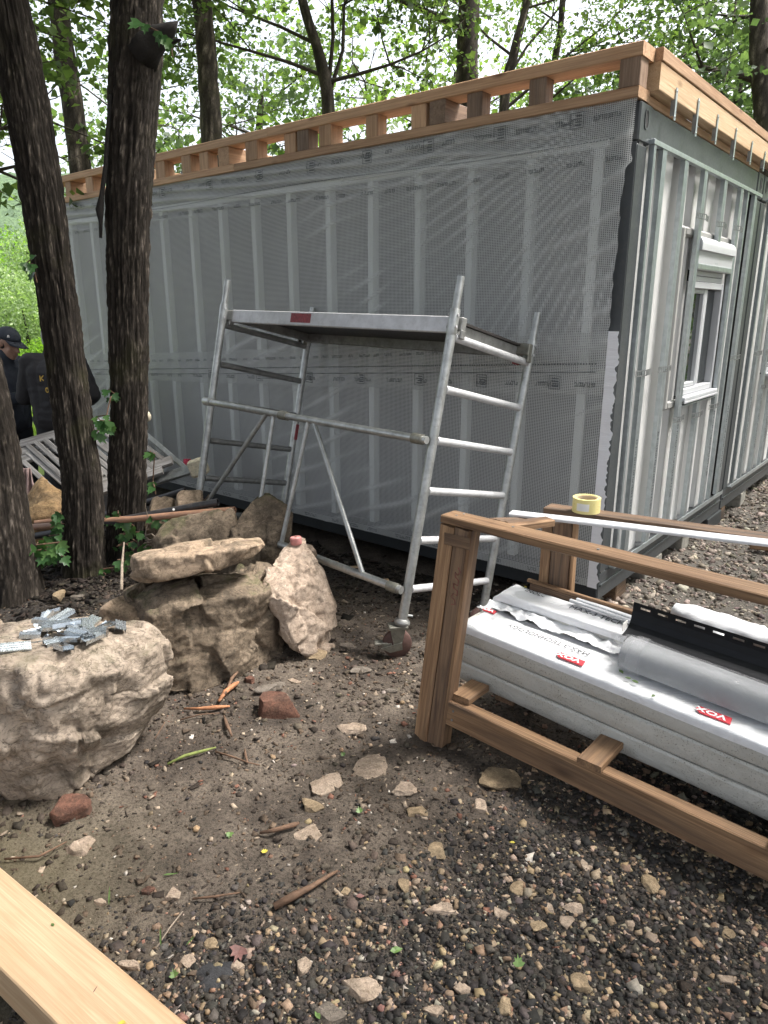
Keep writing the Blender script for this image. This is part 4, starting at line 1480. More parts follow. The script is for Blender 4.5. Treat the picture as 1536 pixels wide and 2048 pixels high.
block('concrete_block', 0.10, 0.14, 0.16, 0.2, 0.1, MAT['concrete'], 'grey concrete block under the near corner of the wrapped container', 'block', 0.1)
block('wood_block', 0.48, 0.115, 0.20, 0.16, 0.1, MAT['crate_dark'], 'dark wooden wedge under the end rail near the container corner', 'wood block', 0.05)
block('concrete_block', 1.02, 0.11, 0.26, 0.2, 0.1, MAT['concrete'], 'weathered concrete block under the rail below the window', 'block', -0.1)
block('concrete_block', 1.75, 0.12, 0.18, 0.2, 0.1, MAT['concrete'], 'square concrete block under the rail before the joint of the cabins', 'block', 0.0)
block('concrete_block', 2.42, 0.09, 0.40, 0.2, 0.1, MAT['anth_black'], 'dark block under the joint of the two containers', 'block', 0.0)
block('wood_block', 2.75, 0.11, 0.13, 0.2, 0.1, MAT['crate_dark'], 'upright timber block just right of the container joint', 'wood block', 0.0)
block('concrete_block', 3.45, 0.11, 0.30, 0.2, 0.1, MAT['concrete'], 'pale concrete block under the second container', 'block', 0.08)
block('concrete_block', -2.2, 0.45, 0.2, 0.3, 0.1, MAT['concrete'], 'concrete block under the long side behind the scaffold', 'block', 0.0, F1)
block('concrete_block', -5.8, 0.12, 0.2, 0.3, 0.1, MAT['concrete'], 'concrete block under the far end of the long side', 'block', 0.0, F1)
# ------------------------------------------------------------------ boulders
def boulder(name, pts, mat, label, seed, voxel=0.011, amp=0.03, cat='boulder', chips=1.0, sm=6, fine=1.0, cuts=7, gouges=()):
    bm = bmesh.new()
    for p in pts:
        bm.verts.new(p)
    r = bmesh.ops.convex_hull(bm, input=bm.verts)
    for v in [v for v in bm.verts if not v.link_faces]:
        bm.verts.remove(v)
    bmesh.ops.triangulate(bm, faces=bm.faces)
    me = bpy.data.meshes.new('hull')
    bm.to_mesh(me)
    bm.free()
    me = remesh_mesh(name, me, voxel, sm)
    n = len(me.vertices)
    V = np.zeros(n * 3)
    me.vertices.foreach_get('co', V)
    V = V.reshape(-1, 3)
    N = np.zeros(n * 3)
    me.vertices.foreach_get('normal', N)
    N = N.reshape(-1, 3)
    # broad uneven swell, then flat break faces cut off it
    V = V + N * (amp * 0.7 * fbm(V * 3.0, 3, seed))[:, None]
    r_ = np.random.default_rng(seed)
    for _ in range(cuts):
        nn = r_.normal(size=3)
        nn /= np.linalg.norm(nn)
        dd = V @ nn + amp * 0.35 * fbm(V * 7, 3, seed + 40)
        lim = max(np.quantile(dd, r_.uniform(0.88, 0.98)), dd.max() - 1.5 * amp)
        V = V - np.outer(np.maximum(dd - lim, 0) * 0.92, nn)
    wv = V + 0.06 * np.stack([fbm(V * 4 + k * 9, 3, seed + k) for k in range(3)], 1)
    wv = V + 0.018 * np.stack([fbm(V * 9 + k * 9, 3, seed + k) for k in range(3)], 1)
    e1, id1, t1 = cell_edge(wv * np.array([4.4, 4.4, 5.2]), seed, True)
    e2, id2, t2 = cell_edge(wv * np.array([12.0, 12.0, 15.0]), seed + 50, True)
    d = amp * chips * (0.55 * (id1 - 0.5) + 1.5 * t1) + amp * chips * (0.18 * (id2 - 0.5) + 0.55 * t2) * sstep(-0.3, 0.4, fbm(V * 3, 2, seed + 51))
    st = wv[:, 2] * 30 + 3.0 * fbm(V * 3, 3, seed + 21)                      # bedding layers
    d = d + amp * 0.10 * (np.abs((st % 1.0) - 0.5) * 2 - 0.5) * sstep(0.0, 0.4, fbm(V * 2.0, 2, seed + 22))
    gl = np.abs(fbm(V * np.array([3.4, 3.4, 2.2]), 3, seed + 31))
    d = d - amp * 0.9 * np.exp(-(gl / 0.03) ** 2) * sstep(0.05, 0.4, fbm(V * 2.5, 2, seed + 3))
    d = d + amp * 0.20 * fine * fbm(V * 17, 4, seed + 11, 0.6, True) + amp * 0.10 * fine * fbm(V * 60, 3, seed + 13)
    hol = fbm(V * 5.5, 2, seed + 17)
    d = d - amp * 1.3 * sstep(0.38, 0.75, hol)
    V = V + N * d[:, None]
    for (gp_, gr_, gd_) in gouges:                                          # hollows seen on the rock
        V = V - N * (gd_ * np.exp(-(np.linalg.norm(V - np.array(gp_), axis=1) / gr_) ** 2.5))[:, None]
    me.vertices.foreach_set('co', V.ravel())
    me.polygons.foreach_set('use_smooth', np.ones(len(me.polygons), bool))
    me.update()
    o = link(name, me, mat)
    return tag(o, label, cat)


def W(*ps):
    return [at(*p) for p in ps]


# big boulder in the left foreground
bA = W((-170, 1600, 2.12), (0, 1618, 2.12), (80, 1612, 2.13), (150, 1590, 2.16), (262, 1505, 2.34), (312, 1430, 2.52),
       (-170, 1450, 2.00), (40, 1430, 2.03), (190, 1410, 2.14), (290, 1385, 2.32), (338, 1350, 2.5),
       (-170, 1335, 2.10), (50, 1335, 2.12), (180, 1305, 2.22), (285, 1283, 2.38), (325, 1285, 2.52),
       (-170, 1245, 2.62), (0, 1238, 2.62), (95, 1226, 2.68), (190, 1238, 2.68), (290, 1245, 2.66), (320, 1268, 2.62))
bA += [Vector((-1.9, 2.75, 0.0)), Vector((-1.1, 2.8, 0.02)), Vector((-1.05, 2.45, 0.0)), Vector((-1.9, 2.2, 0.0))]
BIG = boulder('boulder', bA, MAT['rock_tan'], 'big tan boulder in the left foreground with metal offcuts on its top', 3, 0.009, 0.036, sm=4, chips=0.55, fine=0.7, gouges=[(at(215, 1385, 2.17), 0.055, 0.055), (at(258, 1405, 2.25), 0.075, 0.05), (at(10, 1440, 2.02), 0.10, 0.06), (at(20, 1365, 2.08), 0.03, 0.04), (at(275, 1320, 2.34), 0.04, 0.035), (at(110, 1560, 2.1), 0.07, 0.03), (at(200, 1520, 2.2), 0.08, 0.035)])
bB = W((345, 1402, 2.80), (430, 1376, 2.86), (552, 1322, 3.16), (300, 1240, 2.86), (400, 1190, 2.92), (540, 1155, 3.12),
       (236, 1190, 3.05), (262, 1165, 3.3), (470, 1135, 3.42), (520, 1148, 3.38), (300, 1300, 2.86), (548, 1240, 3.15))
bB += [Vector((-0.98, 3.2, 0.0)), Vector((-0.55, 3.5, 0.0)), Vector((-1.05, 3.0, 0.05))]
MIDB = boulder('boulder', bB, MAT['rock_dark'], 'dark brown squarish boulder carrying a flat slab, left of the scaffold', 19, 0.010, 0.034, sm=2, chips=1.1)
bC = W((258, 1108, 3.05), (262, 1155, 2.98), (285, 1166, 2.94), (400, 1152, 2.93), (475, 1126, 3.02), (515, 1112, 3.1), (536, 1084, 3.2), (520, 1075, 3.3),
       (430, 1078, 3.36), (330, 1092, 3.34), (275, 1120, 2.97), (410, 1108, 2.95), (505, 1092, 3.06), (300, 1150, 3.3), (470, 1105, 3.35))
boulder('stone_slab', bC, MAT['rock_slab'], 'flat tan stone slab lying on top of the dark boulder', 31, 0.008, 0.013, 'stone slab', sm=2)
bE = W((590, 1086, 3.46), (612, 1100, 3.46), (566, 1096, 3.42), (534, 1126, 3.28), (530, 1170, 3.16), (545, 1225, 3.10), (560, 1290, 3.08), (600, 1312, 3.12), (655, 1312, 3.22),
       (668, 1285, 3.32), (660, 1205, 3.40), (640, 1150, 3.46), (610, 1180, 3.24), (620, 1250, 3.18), (575, 1120, 3.32))
bE += [Vector((-0.5, 3.6, 0.0)), Vector((-0.3, 3.62, 0.0)), Vector((-0.36, 3.6, 0.45))]
PALE = boulder('boulder', bE, MAT['rock_pale'], 'pale upright limestone boulder beside the scaffold leg with a pink cap on it', 47, 0.009, 0.028, sm=2, chips=1.2)
bD = W((195, 1238, 2.95), (212, 1198, 3.02), (240, 1192, 3.1), (300, 1212, 3.05), (305, 1245, 2.95), (230, 1262, 2.93)) + [Vector((-1.35, 2.98, 0)), Vector((-1.05, 3.0, 0)), Vector((-1.3, 3.2, 0.0)), Vector((-1.1, 3.2, 0.15))]
boulder('boulder', bD, MAT['rock_slab'], 'small rounded tan boulder wedged left of the dark boulder', 53, 0.012, 0.016, sm=8)
bF = W((545, 976, 3.98), (562, 985, 3.95), (582, 1020, 3.92), (584, 1085, 3.85), (560, 1105, 3.78), (480, 1098, 3.78), (470, 1032, 3.86), (500, 1000, 3.95)) + [Vector((-0.98, 3.8, 0.0)), Vector((-0.55, 3.85, 0)), Vector((-0.6, 4.2, 0)), Vector((-0.95, 4.2, 0.0)), Vector((-0.75, 4.2, 0.5))]
boulder('boulder', bF, MAT['rock_dark'], 'pointed brown boulder behind the slab, left of the scaffold brace', 61, 0.012, 0.030, sm=2)
bG = W((318, 1050, 4.05), (380, 1036, 4.1), (440, 1020, 4.0), (478, 1030, 3.9), (480, 1095, 3.8), (330, 1100, 3.82), (312, 1080, 3.95)) + [Vector((-1.4, 3.85, 0)), Vector((-0.9, 3.85, 0)), Vector((-1.35, 4.3, 0.0)), Vector((-0.9, 4.3, 0.0)), Vector((-1.1, 4.35, 0.3))]
boulder('boulder', bG, MAT['rock_dark'], 'low brown boulder under the ends of the pipes', 67, 0.013, 0.024, sm=3)
bH = W((352, 990, 4.28), (362, 980, 4.34), (404, 977, 4.36), (405, 1006, 4.28), (356, 1012, 4.25)) + [at(358, 985, 4.5), at(404, 982, 4.5), at(402, 1012, 4.5), at(350, 1020, 4.4), at(350, 1060, 4.25), at(405, 1060, 4.25), at(400, 1050, 4.5)]
boulder('boulder', bH, MAT['rock_slab'], 'square tan stone block in front of the far scaffold leg', 71, 0.010, 0.008, sm=1)
bI = W((50, 1020, 4.55), (62, 960, 4.7), (72, 948, 4.75), (125, 985, 4.7), (130, 1035, 4.5), (60, 1040, 4.5)) + [Vector((-2.5, 4.55, 0)), Vector((-2.0, 4.55, 0)), Vector((-2.5, 5.0, 0)), Vector((-2.0, 5.0, 0.0))]
boulder('boulder', bI, MAT['rock_orange'], 'orange brown boulder between the two left trunks', 73, 0.013, 0.022, sm=3)
bJ = W((405, 1000, 4.4), (418, 985, 4.45), (428, 1005, 4.4), (400, 1012, 4.4), (410, 1040, 4.3), (430, 1040, 4.35)) + [at(415, 1000, 4.6), at(400, 1030, 4.6)]
boulder('boulder', bJ, MAT['rock_slab'], 'small tan rock at the right of the square stone block', 79, 0.010, 0.008, sm=2)
bK = W((300, 995, 4.5), (320, 985, 4.55), (345, 990, 4.5), (340, 1040, 4.3), (285, 1040, 4.35)) + [Vector((-1.55, 4.4, 0)), Vector((-1.25, 4.4, 0)), Vector((-1.5, 4.8, 0)), Vector((-1.25, 4.8, 0.0))]
boulder('boulder', bK, MAT['rock_slab'], 'pinkish rock under the upper dark pipe', 83, 0.012, 0.014, sm=3)


def bvh_of(o):
    me = o.data
    return BVHTree.FromPolygons([tuple(v.co) for v in me.vertices], [tuple(p.vertices) for p in me.polygons])


BVH_BIG = bvh_of(BIG)
BVH_PALE = bvh_of(PALE)


def drop(bvh, x, y, z=3.0):
    h = bvh.ray_cast(Vector((x, y, z)), Vector((0, 0, -1)))
    return h[0].z if h[0] is not None else None


# ------------------------------------------------------------------ single stones on the ground
def stone(name, u, v, wpx, hpx, hgt, mat, label, seed, yaw=0.0, cat='stone', group=None, sub=4, rough=0.16, zlift=0.12):
    p = atz(u, v, 0.0)
    zg = float(gz(p.x, p.y)[0])
    dist = math.hypot(p.x, p.y, CAMH)
    wx = wpx / FPX * dist / 2
    # depth from the foreshortened height in the picture
    sin_e = CAMH / dist
    wy = max(0.3 * wx, (hpx / FPX * dist / 2) / sin_e)
    bm = bmesh.new()
    bmesh.ops.create_icosphere(bm, subdivisions=sub, radius=1.0)
    V = np.array([q.co[:] for q in bm.verts])
    T = [tuple(q.index for q in f.verts) for f in bm.faces]
    bm.free()
    r = np.random.default_rng(seed)
    for _ in range(13):
        nn = r.normal(size=3)
        nn[2] *= 0.35
        nn /= np.linalg.norm(nn)
        lim = r.uniform(0.42, 0.88)
        V = V - np.outer(np.maximum(V @ nn - lim, 0), nn) * 0.97
    V[:, 2] = np.clip(V[:, 2], -1, 0.62)
    V = V * (1 + rough * fbm(V * 2.6 + seed, 4, seed)[:, None])
    V = V * np.array([wx * 1.3, wy * 1.3, hgt])
    V[:, 2] += 0.10 * hgt * fbm(np.stack([V[:, 0] * 60, V[:, 1] * 60, V[:, 2] * 60], 1), 3, seed + 2)
    M = basis(Vector((p.x, p.y, zg + hgt * zlift)), *(Matrix.Rotation(yaw, 3, 'Z') @ Vector(a) for a in ((1, 0, 0), (0, 1, 0), (0, 0, 1))))
    o = mesh(name, V, T, mat, None, M, True)
    shade_auto(o, 28)
    return tag(o, label, cat, group)


ST = [
    (740, 1540, 72, 66, 0.016, 'stone_flat', 'large flat pale stone set in the mud at the middle of the path', -0.5),
    (650, 1573, 76, 30, 0.030, 'stone_flat', 'leaf shaped grey stone left of the large flat pale stone', 0.35),
    (812, 1582, 42, 26, 0.016, 'stone_flat', 'pale stone at the right tail of the large flat stone', -0.5),
    (700, 1456, 62, 18, 0.022, 'stone_flat', 'cream crumbly stone on the path below the castor', 0.1),
    (1003, 1556, 76, 46, 0.040, 'stone_yellow', 'yellowish stone slab by the crate bottom rail', -0.6),
    (836, 1628, 40, 22, 0.014, 'stone_yellow', 'flat ochre stone right of the path centre', 0.1),
    (627, 1616, 30, 34, 0.020, 'stone_yellow', 'split ochre stone below the grey leaf shaped stone', 1.2),
    (617, 1668, 54, 40, 0.010, 'stone_flat', 'half buried pale stone near the twig', 0.8),
    (164, 1698, 40, 26, 0.022, 'stone_flat', 'pale stone on the silt above the foreground beam', 0.4),
    (958, 1614, 34, 20, 0.018, 'stone_flat', 'small flat pinkish stone above the gravel edge', -0.5),
    (715, 1342, 44, 14, 0.010, 'slate', 'flat brown slate chip by the castor path', -0.3),
    (692, 1290, 40, 12, 0.010, 'slate', 'flat slate chip at the foot of the pale boulder', -0.3),
    (868, 1706, 38, 26, 0.008, 'stone_yellow', 'pitted ochre stone flush with the mud', 0.3),
    (886, 1826, 50, 20, 0.012, 'stone_flat', 'flat pale chip at the edge of the gravel', -0.2),
    (714, 1976, 40, 50, 0.020, 'stone_flat', 'oblong pinkish stone at the bottom of the gravel', 1.4),
    (666, 2030, 60, 40, 0.018, 'slate', 'dark grey stone at the lower edge beside the beam', 0.2),
    (605, 1932, 28, 26, 0.018, 'stone_flat', 'cube like pinkish stone above the oblong stone', 0.5),
    (1165, 1976, 28, 26, 0.018, 'stone_yellow', 'rounded ochre stone in the lower right gravel', 0.9),
    (1301, 1765, 34, 20, 0.018, 'stone_yellow', 'block shaped tan stone in the gravel near the crate rail', -0.1),
    (924, 1980, 32, 20, 0.016, 'stone_flat', 'rosy crumbling stone at the bottom centre', 0.3),
    (1034, 1776, 30, 24, 0.018, 'stone_yellow', 'orange tan stone in the gravel centre', -0.7),
    (1010, 2020, 30, 22, 0.018, 'stone_yellow', 'brownish round stone at the bottom edge', -0.4),
    (872, 2032, 36, 18, 0.016, 'stone_flat', 'pale stone cut by the bottom edge of the picture', 0.2),
    (345, 1787, 30, 22, 0.018, 'stone_flat', 'rosy stone right of the foreground beam', 0.2),
    (376, 1924, 26, 20, 0.016, 'stone_flat', 'grey pink stone beside the beam, second from it', 0.2),
    (262, 1935, 18, 28, 0.016, 'stone_flat', 'pointed pale stone touching the foreground beam', 1.4),
    (420, 1880, 20, 26, 0.018, 'stone_yellow', 'narrow tan stone above the burnt patch', 1.2),
    (478, 1930, 22, 16, 0.016, 'stone_flat', 'white angular stone right of the burnt patch', 0.3),
    (1172, 1728, 22, 18, 0.014, 'stone_flat', 'pale pink stone in the upper gravel', 0.2),
    (1135, 1842, 26, 18, 0.014, 'stone_flat', 'flat pinkish stone in the middle of the gravel', 0.1),
    (1152, 1815, 38, 18, 0.018, 'stone_flat', 'double pale stone below the orange tan stone', 0.1),
    (1452, 1958, 32, 14, 0.014, 'stone_flat', 'smooth grey stone at the far right of the gravel', 0.1),
    (808, 1778, 22, 22, 0.016, 'stone_yellow', 'bright yellow stone on the mud near the dead leaf', 0.7),
    (1002, 1830, 20, 22, 0.014, 'stone_flat', 'narrow beige stone at the left of the gravel', 0.9),
    (1075, 1858, 24, 24, 0.014, 'stone_yellow', 'bent tan stone in the gravel', 1.3),
    (1098, 1975 - 160, 18, 14, 0.012, 'stone_flat', 'little pink stone beside the double pale stone', 0.3),
    (296, 1782, 22, 14, 0.014, 'brick', 'red brick crumb beside the foreground beam', 0.3),
    (200, 1803, 30, 10, 0.012, 'stone_flat', 'thin cream stone near the beam and green stalk', 0.0),
    (1455, 1870, 24, 16, 0.014, 'stone_yellow', 'tan stone at the right edge of the gravel', 0.6),
    (1262, 1850, 20, 14, 0.012, 'stone_flat', 'pale round stone right of the gravel middle', 0.2),
    (690, 1790, 20, 14, 0.012, 'stone_yellow', 'small tan stone left of the yellow one', 0.3),
]
for i, (u, v, a, b_, h, m, lab, yaw) in enumerate(ST):
    stone('stone', u, v, a, b_, h, MAT[m], lab, 200 + i, yaw, sub=4 if a > 36 else 3)
# stones at the foot of the dark boulder and among the trunks
stone('brick_piece', 552, 1428, 98, 30, 0.065, MAT['brick'], 'broken red brown brick lying before the dark boulder', 301, 0.12, 'brick', rough=0.08, zlift=0.5)
stone('brick_piece', 130, 1632, 70, 34, 0.055, MAT['brick'], 'red brick fragment under the edge of the big boulder', 302, 0.7, 'brick', rough=0.1, zlift=0.4)
stone('stone', 530, 1388, 62, 12, 0.03, MAT['slate'], 'flat reddish slate stone behind the broken brick', 303, 0.1)
stone('stone', 500, 1370, 22, 14, 0.03, MAT['brick'], 'small upright orange shard behind the brick', 304, 0.4, rough=0.2)
stone('stone', 592, 1365, 34, 8, 0.012, MAT['stone_flat'], 'thin pale flake right of the slate stone', 305, -0.4)
stone('stone', 560, 1374, 28, 8, 0.014, MAT['slate'], 'grey flake between slate stone and pale flake', 306, 0.2)
stone('stone', 627, 1306, 40, 20, 0.03, MAT['stone_yellow'], 'yellow stone at the foot of the pale boulder', 307, 0.2)
stone('stone', 122, 1222, 26, 14, 0.04, MAT['stone_yellow'], 'small ochre stone in the shade behind the big boulder', 308, 0.3)
stone('stone', 160, 1222, 30, 8, 0.02, MAT['slate'], 'flat stone in the leaf mould behind the big boulder', 309, 0.1)
stone('stone', 1020, 1480 - 90, 20, 10, 0.02, MAT['slate'], 'dark stone in the shadow inside the crate', 310, 0.1)
stone('stone', 782, 1383, 26, 8, 0.014, MAT['slate'], 'lone reddish chip on the path beside the crate post', 311, 0.1)
stone('brick_piece', 1337, 1118, 22, 14, 0.05, MAT['brick'], 'orange tile shard against the concrete block', 312, 0.6, 'brick')
stone('stone', 1440, 1032, 22, 8, 0.04, MAT['stone_flat'], 'larger pale stone in the yard gravel by the second container', 313, 0.2)
p_ = atz(430, 1945)
burnt = []
n = 26
V = [(p_.x, p_.y, float(gz(p_.x, p_.y)[0]) + 0.014)]
for i in range(n):
    a = 2 * math.pi * i / n
    rr = 0.055 * (1 + 0.25 * math.sin(3 * a) + 0.15 * random.random())
    x, y = p_.x + rr * math.cos(a), p_.y + rr * 0.9 * math.sin(a)
    V.append((x, y, float(gz(x, y)[0]) - 0.004))
tag(mesh('tar_lump', V, [(0, 1 + i, 1 + (i + 1) % n) for i in range(n)], MAT['ashpatch'], None, None, True), 'black crumbly patch of tar in the lower left gravel', 'tar patch')
# ------------------------------------------------------------------ trees
def trunk_mesh(name, path, radii, parent, seed, nseg=64, step=0.03, ridge=1.0, mat=None, period=34, vsc=9.0):
    """a bark-covered stem along a smooth path, with raised plates between fissures"""
    pts = [Vector(p) for p in path]
    P, Rr = [], []
    d = [0]
    for a, b in zip(pts[:-1], pts[1:]):
        d.append(d[-1] + (b - a).length)
    n = max(4, int(d[-1] / step))
    for i in range(n + 1):
        s = d[-1] * i / n
        k = max(j for j in range(len(d)) if d[j] <= s + 1e-9)
        k = min(k, len(pts) - 2)
        t = (s - d[k]) / (d[k + 1] - d[k])
        p_1 = pts[max(k - 1, 0)]
        p2 = pts[min(k + 2, len(pts) - 1)]
        a, b = pts[k], pts[k + 1]
        q = 0.5 * ((2 * a) + (b - p_1) * t + (2 * p_1 - 5 * a + 4 * b - p2) * t * t + (3 * a - p_1 - 3 * b + p2) * t ** 3)
        P.append(q)
        Rr.append(radii[k] + (radii[k + 1] - radii[k]) * t)
    V, F = tubegeo(P, Rr, nseg, True)
    V = np.array([tuple(v) for v in V])
    C = np.repeat(np.array([tuple(p) for p in P]), nseg, 0)
    th = np.tile(np.arange(nseg) / nseg, len(P))
    hh = np.repeat(np.linspace(0, d[-1], len(P)), nseg)
    out = V - C
    rl = np.linalg.norm(out, axis=1, keepdims=True)
    out = out / np.maximum(rl, 1e-6)
    ca, sa = np.cos(th * 2 * math.pi), np.sin(th * 2 * math.pi)
    # plates: long cells round the stem
    q = np.stack([ca * period / 6.28, sa * period / 6.28, hh * vsc], 1)
    q = q + 0.35 * np.stack([fbm(q * 0.7 + 3 * k, 2, seed + k) for k in range(3)], 1)
    e, idv = cell_edge(q, seed)
    fb = fbm(np.stack([ca * 9, sa * 9, hh * 14], 1), 3, seed + 5)
    plate = np.clip(e * 2.2, 0, 1)
    fur = fbm(np.stack([ca * period / 9, sa * period / 9, hh * 2.6], 1) + 0.5 * fbm(np.stack([ca * 3, sa * 3, hh * 3], 1), 2, seed + 8)[:, None], 3, seed + 6, 0.5, True)
    plate = np.clip(plate * 0.6 + 0.55 * fur, 0, 1)
    h = ridge * 0.008 * fur + ridge * (0.011 * plate + 0.006 * fb + 0.004 * (idv - 0.5)) + 0.02 * rl[:, 0] / 0.14 * fbm(np.stack([ca, sa, hh * 1.3], 1) * 1.2, 2, seed + 9)
    V = V + out * h[:, None]
    colr = np.clip(0.06 + 0.60 * plate * (0.55 + 0.6 * idv) + 0.35 * fb, 0, 1)
    light = (idv > 0.72) & (plate > 0.55)
    colr = np.where(light, np.clip(colr + 0.22, 0, 1), colr * 0.9)
    quads = np.array([f for f in F if len(f) == 4])
    return fastmesh(name, V, quads, mat or MAT['bark'], parent, None, True, np.stack([colr] * 3, 1), 4), P, Rr


def leaf_cloud(name, C, size, mat, parent, seed, flat=0.55, broad=0.42, droop=0.3):
    """one mesh of folded leaf blades at the given centres"""
    r = np.random.default_rng(seed)
    n = len(C)
    yaw = r.uniform(0, 2 * math.pi, n)
    el = r.normal(-droop, flat, n)
    t = np.stack([np.cos(yaw) * np.cos(el), np.sin(yaw) * np.cos(el), np.sin(el)], 1)
    ref = r.normal(size=(n, 3)) * 0.5 + np.array([0, 0, 1.0])
    s = np.cross(t, ref)
    s /= np.linalg.norm(s, axis=1, keepdims=True) + 1e-9
    u = np.cross(s, t)
    L = (size * np.clip(r.lognormal(-0.08, 0.38, n), 0.35, 2.0))[:, None]
    base = C - t * L * 0.5
    fold = r.uniform(0.05, 0.25, n)[:, None]
    v0 = base
    v1 = base + t * L * 0.42 + s * L * broad + u * L * fold
    v2 = base + t * L
    v3 = base + t * L * 0.42 - s * L * broad + u * L * fold
    V = np.stack([v0, v1, v2, v3], 1).reshape(-1, 3)
    i = np.arange(n) * 4
    T = np.concatenate([np.stack([i, i + 1, i + 2], 1), np.stack([i, i + 2, i + 3], 1)])
    tint = np.clip(r.beta(1.6, 2.4, n) + 0.0, 0, 1)
    c = np.repeat(tint, 4)
    return fastmesh(name, V, T, mat, parent, None, False, np.stack([c, c, c], 1))


def grow(base, top_dir, length, rad, depth, r, segs, tips, spread=0.7, up=0.15):
    """limbs: list of (p, q, r0, r1); tips collect leaf places"""
    p = Vector(base)
    d = Vector(top_dir).normalized()
    n = 4
    for i in range(n):
        q = p + d * (length / n)
        segs.append((p.copy(), q.copy(), rad * (1 - 0.75 * i / n), rad * (1 - 0.75 * (i + 1) / n)))
        if depth > 0 and i >= 1:
            for _ in range(r.choice((1, 2))):
                dv = Vector((r.gauss(0, 1), r.gauss(0, 1), r.gauss(0, 0.6)))
                nd = (d * (1 - spread) + dv.normalized() * spread + Vector((0, 0, up))).normalized()
                grow(q, nd, length * r.uniform(0.45, 0.7), rad * 0.5 * (1 - 0.5 * i / n), depth - 1, r, segs, tips, spread, up)
        if depth <= 1:
            tips.append((q.copy(), length))
        d = (d + Vector((r.gauss(0, 0.13), r.gauss(0, 0.13), r.gauss(0, 0.08) + 0.02))).normalized()
        p = q


def limbs_mesh(name, segs, mat, parent, n=4):
    V, F = [], []
    for (a, b, r0, r1) in segs:
        v, f = tubegeo([a, b], [max(r0, 0.004), max(r1, 0.003)], n, False)
        o = len(V)
        V += [tuple(q) for q in v]
        F += [tuple(i + o for i in g) for g in f]
    F = np.array(F)
    c = np.full((len(V), 3), 0.32)
    return fastmesh(name, np.array(V), F, mat, parent, None, True, c, 4)


def tree(name, path, radii, label, seed, leafmat, limbs, leaf_n=7000, leaf_size=0.09, blob=0.45, group=None, detail=(20, 0.12), ridge=1.0, depth=2, broad=0.42, bottom=None, spread=0.7, cat='tree', barkmat=None):
    """path: trunk line; limbs: list of (fraction along trunk, direction, length)"""
    r = random.Random(seed)
    root = thing(name, path[0], label, cat, group)
    tr, P, Rr = trunk_mesh('trunk', path, radii, root, seed, detail[0], detail[1], ridge, barkmat or (MAT['bark'] if detail[0] > 60 else MAT['bark_hazed']), 74 if detail[0] > 60 else 34, 17.0 if detail[0] > 60 else 9.0)
    segs, tips = [], []
    for (f, dr, L) in limbs:
        k = min(len(P) - 1, int(f * (len(P) - 1)))
        grow(P[k], dr, L, Rr[k] * 0.4, depth, r, segs, tips, spread)
    if segs:
        limbs_mesh('limbs', segs, barkmat or MAT['bark_hazed'], root)
    if tips and leaf_n:
        T = np.array([tuple(t[0]) for t in tips])
        if bottom is not None:
            T = T[T[:, 2] > bottom]
        rr = np.random.default_rng(seed)
        per = 9                                          # leaves sit in sprays round the twig ends
        nc = max(1, leaf_n // per)
        K = T[rr.integers(0, len(T), nc)] + rr.normal(0, blob * 0.5, (nc, 3)) * np.array([1, 1, 0.6])
        C = K[rr.integers(0, nc, leaf_n)] + rr.normal(0, 1.35 * leaf_size, (leaf_n, 3)) * np.array([1, 1, 0.5])
        leaf_cloud('crown', C, leaf_size, leafmat, root, seed, broad=broad)
    return root


def px_path(pts):
    return [at(*p) for p in pts]


def up_more(path, dz, dx=0.0, dy=0.0, steps=2):
    p = path[-1]
    d = (path[-1] - path[-2]).normalized()
    return path + [p + Vector((dx * (i + 1), dy * (i + 1), 0)) + d * (dz * (i + 1) / max(0.3, d.z)) for i in range(steps)]


def ring(n, L, rise=0.5, a0=0.0, f0=0.75, f1=1.0):
    return [(f0 + (f1 - f0) * i / max(1, n - 1), (math.cos(a0 + 2.4 * i), math.sin(a0 + 2.4 * i), rise), L) for i in range(n)]


# the three dark trunks on the left
pA = [Vector((-2.13, 3.78, -0.1))] + px_path([(28, 1160, 3.80), (4, 990, 3.83), (-30, 800, 3.86), (-95, 560, 3.9), (-165, 300, 3.95)])
treeA = tree('tree', up_more(pA, 1.2, steps=3), [0.17, 0.135, 0.12, 0.112, 0.11, 0.11, 0.11, 0.10, 0.08], 'dark rough trunk at the left edge, nearest tree', 5, MAT['leaf_maple'], ring(7, 2.6, 0.4, 0.3, 0.75), 7000, 0.15, 1.2, 'dark trunks by the boulders', (130, 0.019))
pB = [Vector((-1.85, 4.12, -0.1))] + px_path([(168, 1130, 4.10), (163, 970, 4.12), (148, 850, 4.14), (117, 610, 4.18), (86, 400, 4.2), (52, 200, 4.24), (14, 0, 4.3)])
treeB = tree('tree', up_more(pB, 1.2, steps=3), [0.165, 0.108, 0.098, 0.095, 0.092, 0.095, 0.098, 0.098, 0.095, 0.09, 0.07], 'leaning dark trunk with deep bark, second from the left edge', 9, MAT['leaf_maple'], ring(7, 2.8, 0.4, 1.2, 0.78), 7000, 0.15, 1.2, 'dark trunks by the boulders', (140, 0.018))
pC = [Vector((-1.62, 4.36, -0.1))] + px_path([(252, 1120, 4.34), (256, 950, 4.34), (258, 750, 4.36), (255, 500, 4.38), (260, 300, 4.4), (271, 100, 4.42), (276, -60, 4.45)])
treeC = tree('tree', up_more(pC, 1.2, steps=3), [0.14, 0.105, 0.102, 0.104, 0.106, 0.112, 0.125, 0.12, 0.11, 0.1, 0.08], 'straight dark trunk with a broken branch stub, right of the pair', 13, MAT['leaf_maple'], ring(7, 2.8, 0.4, 2.2, 0.78), 7000, 0.15, 1.2, 'dark trunks by the boulders', (140, 0.018))
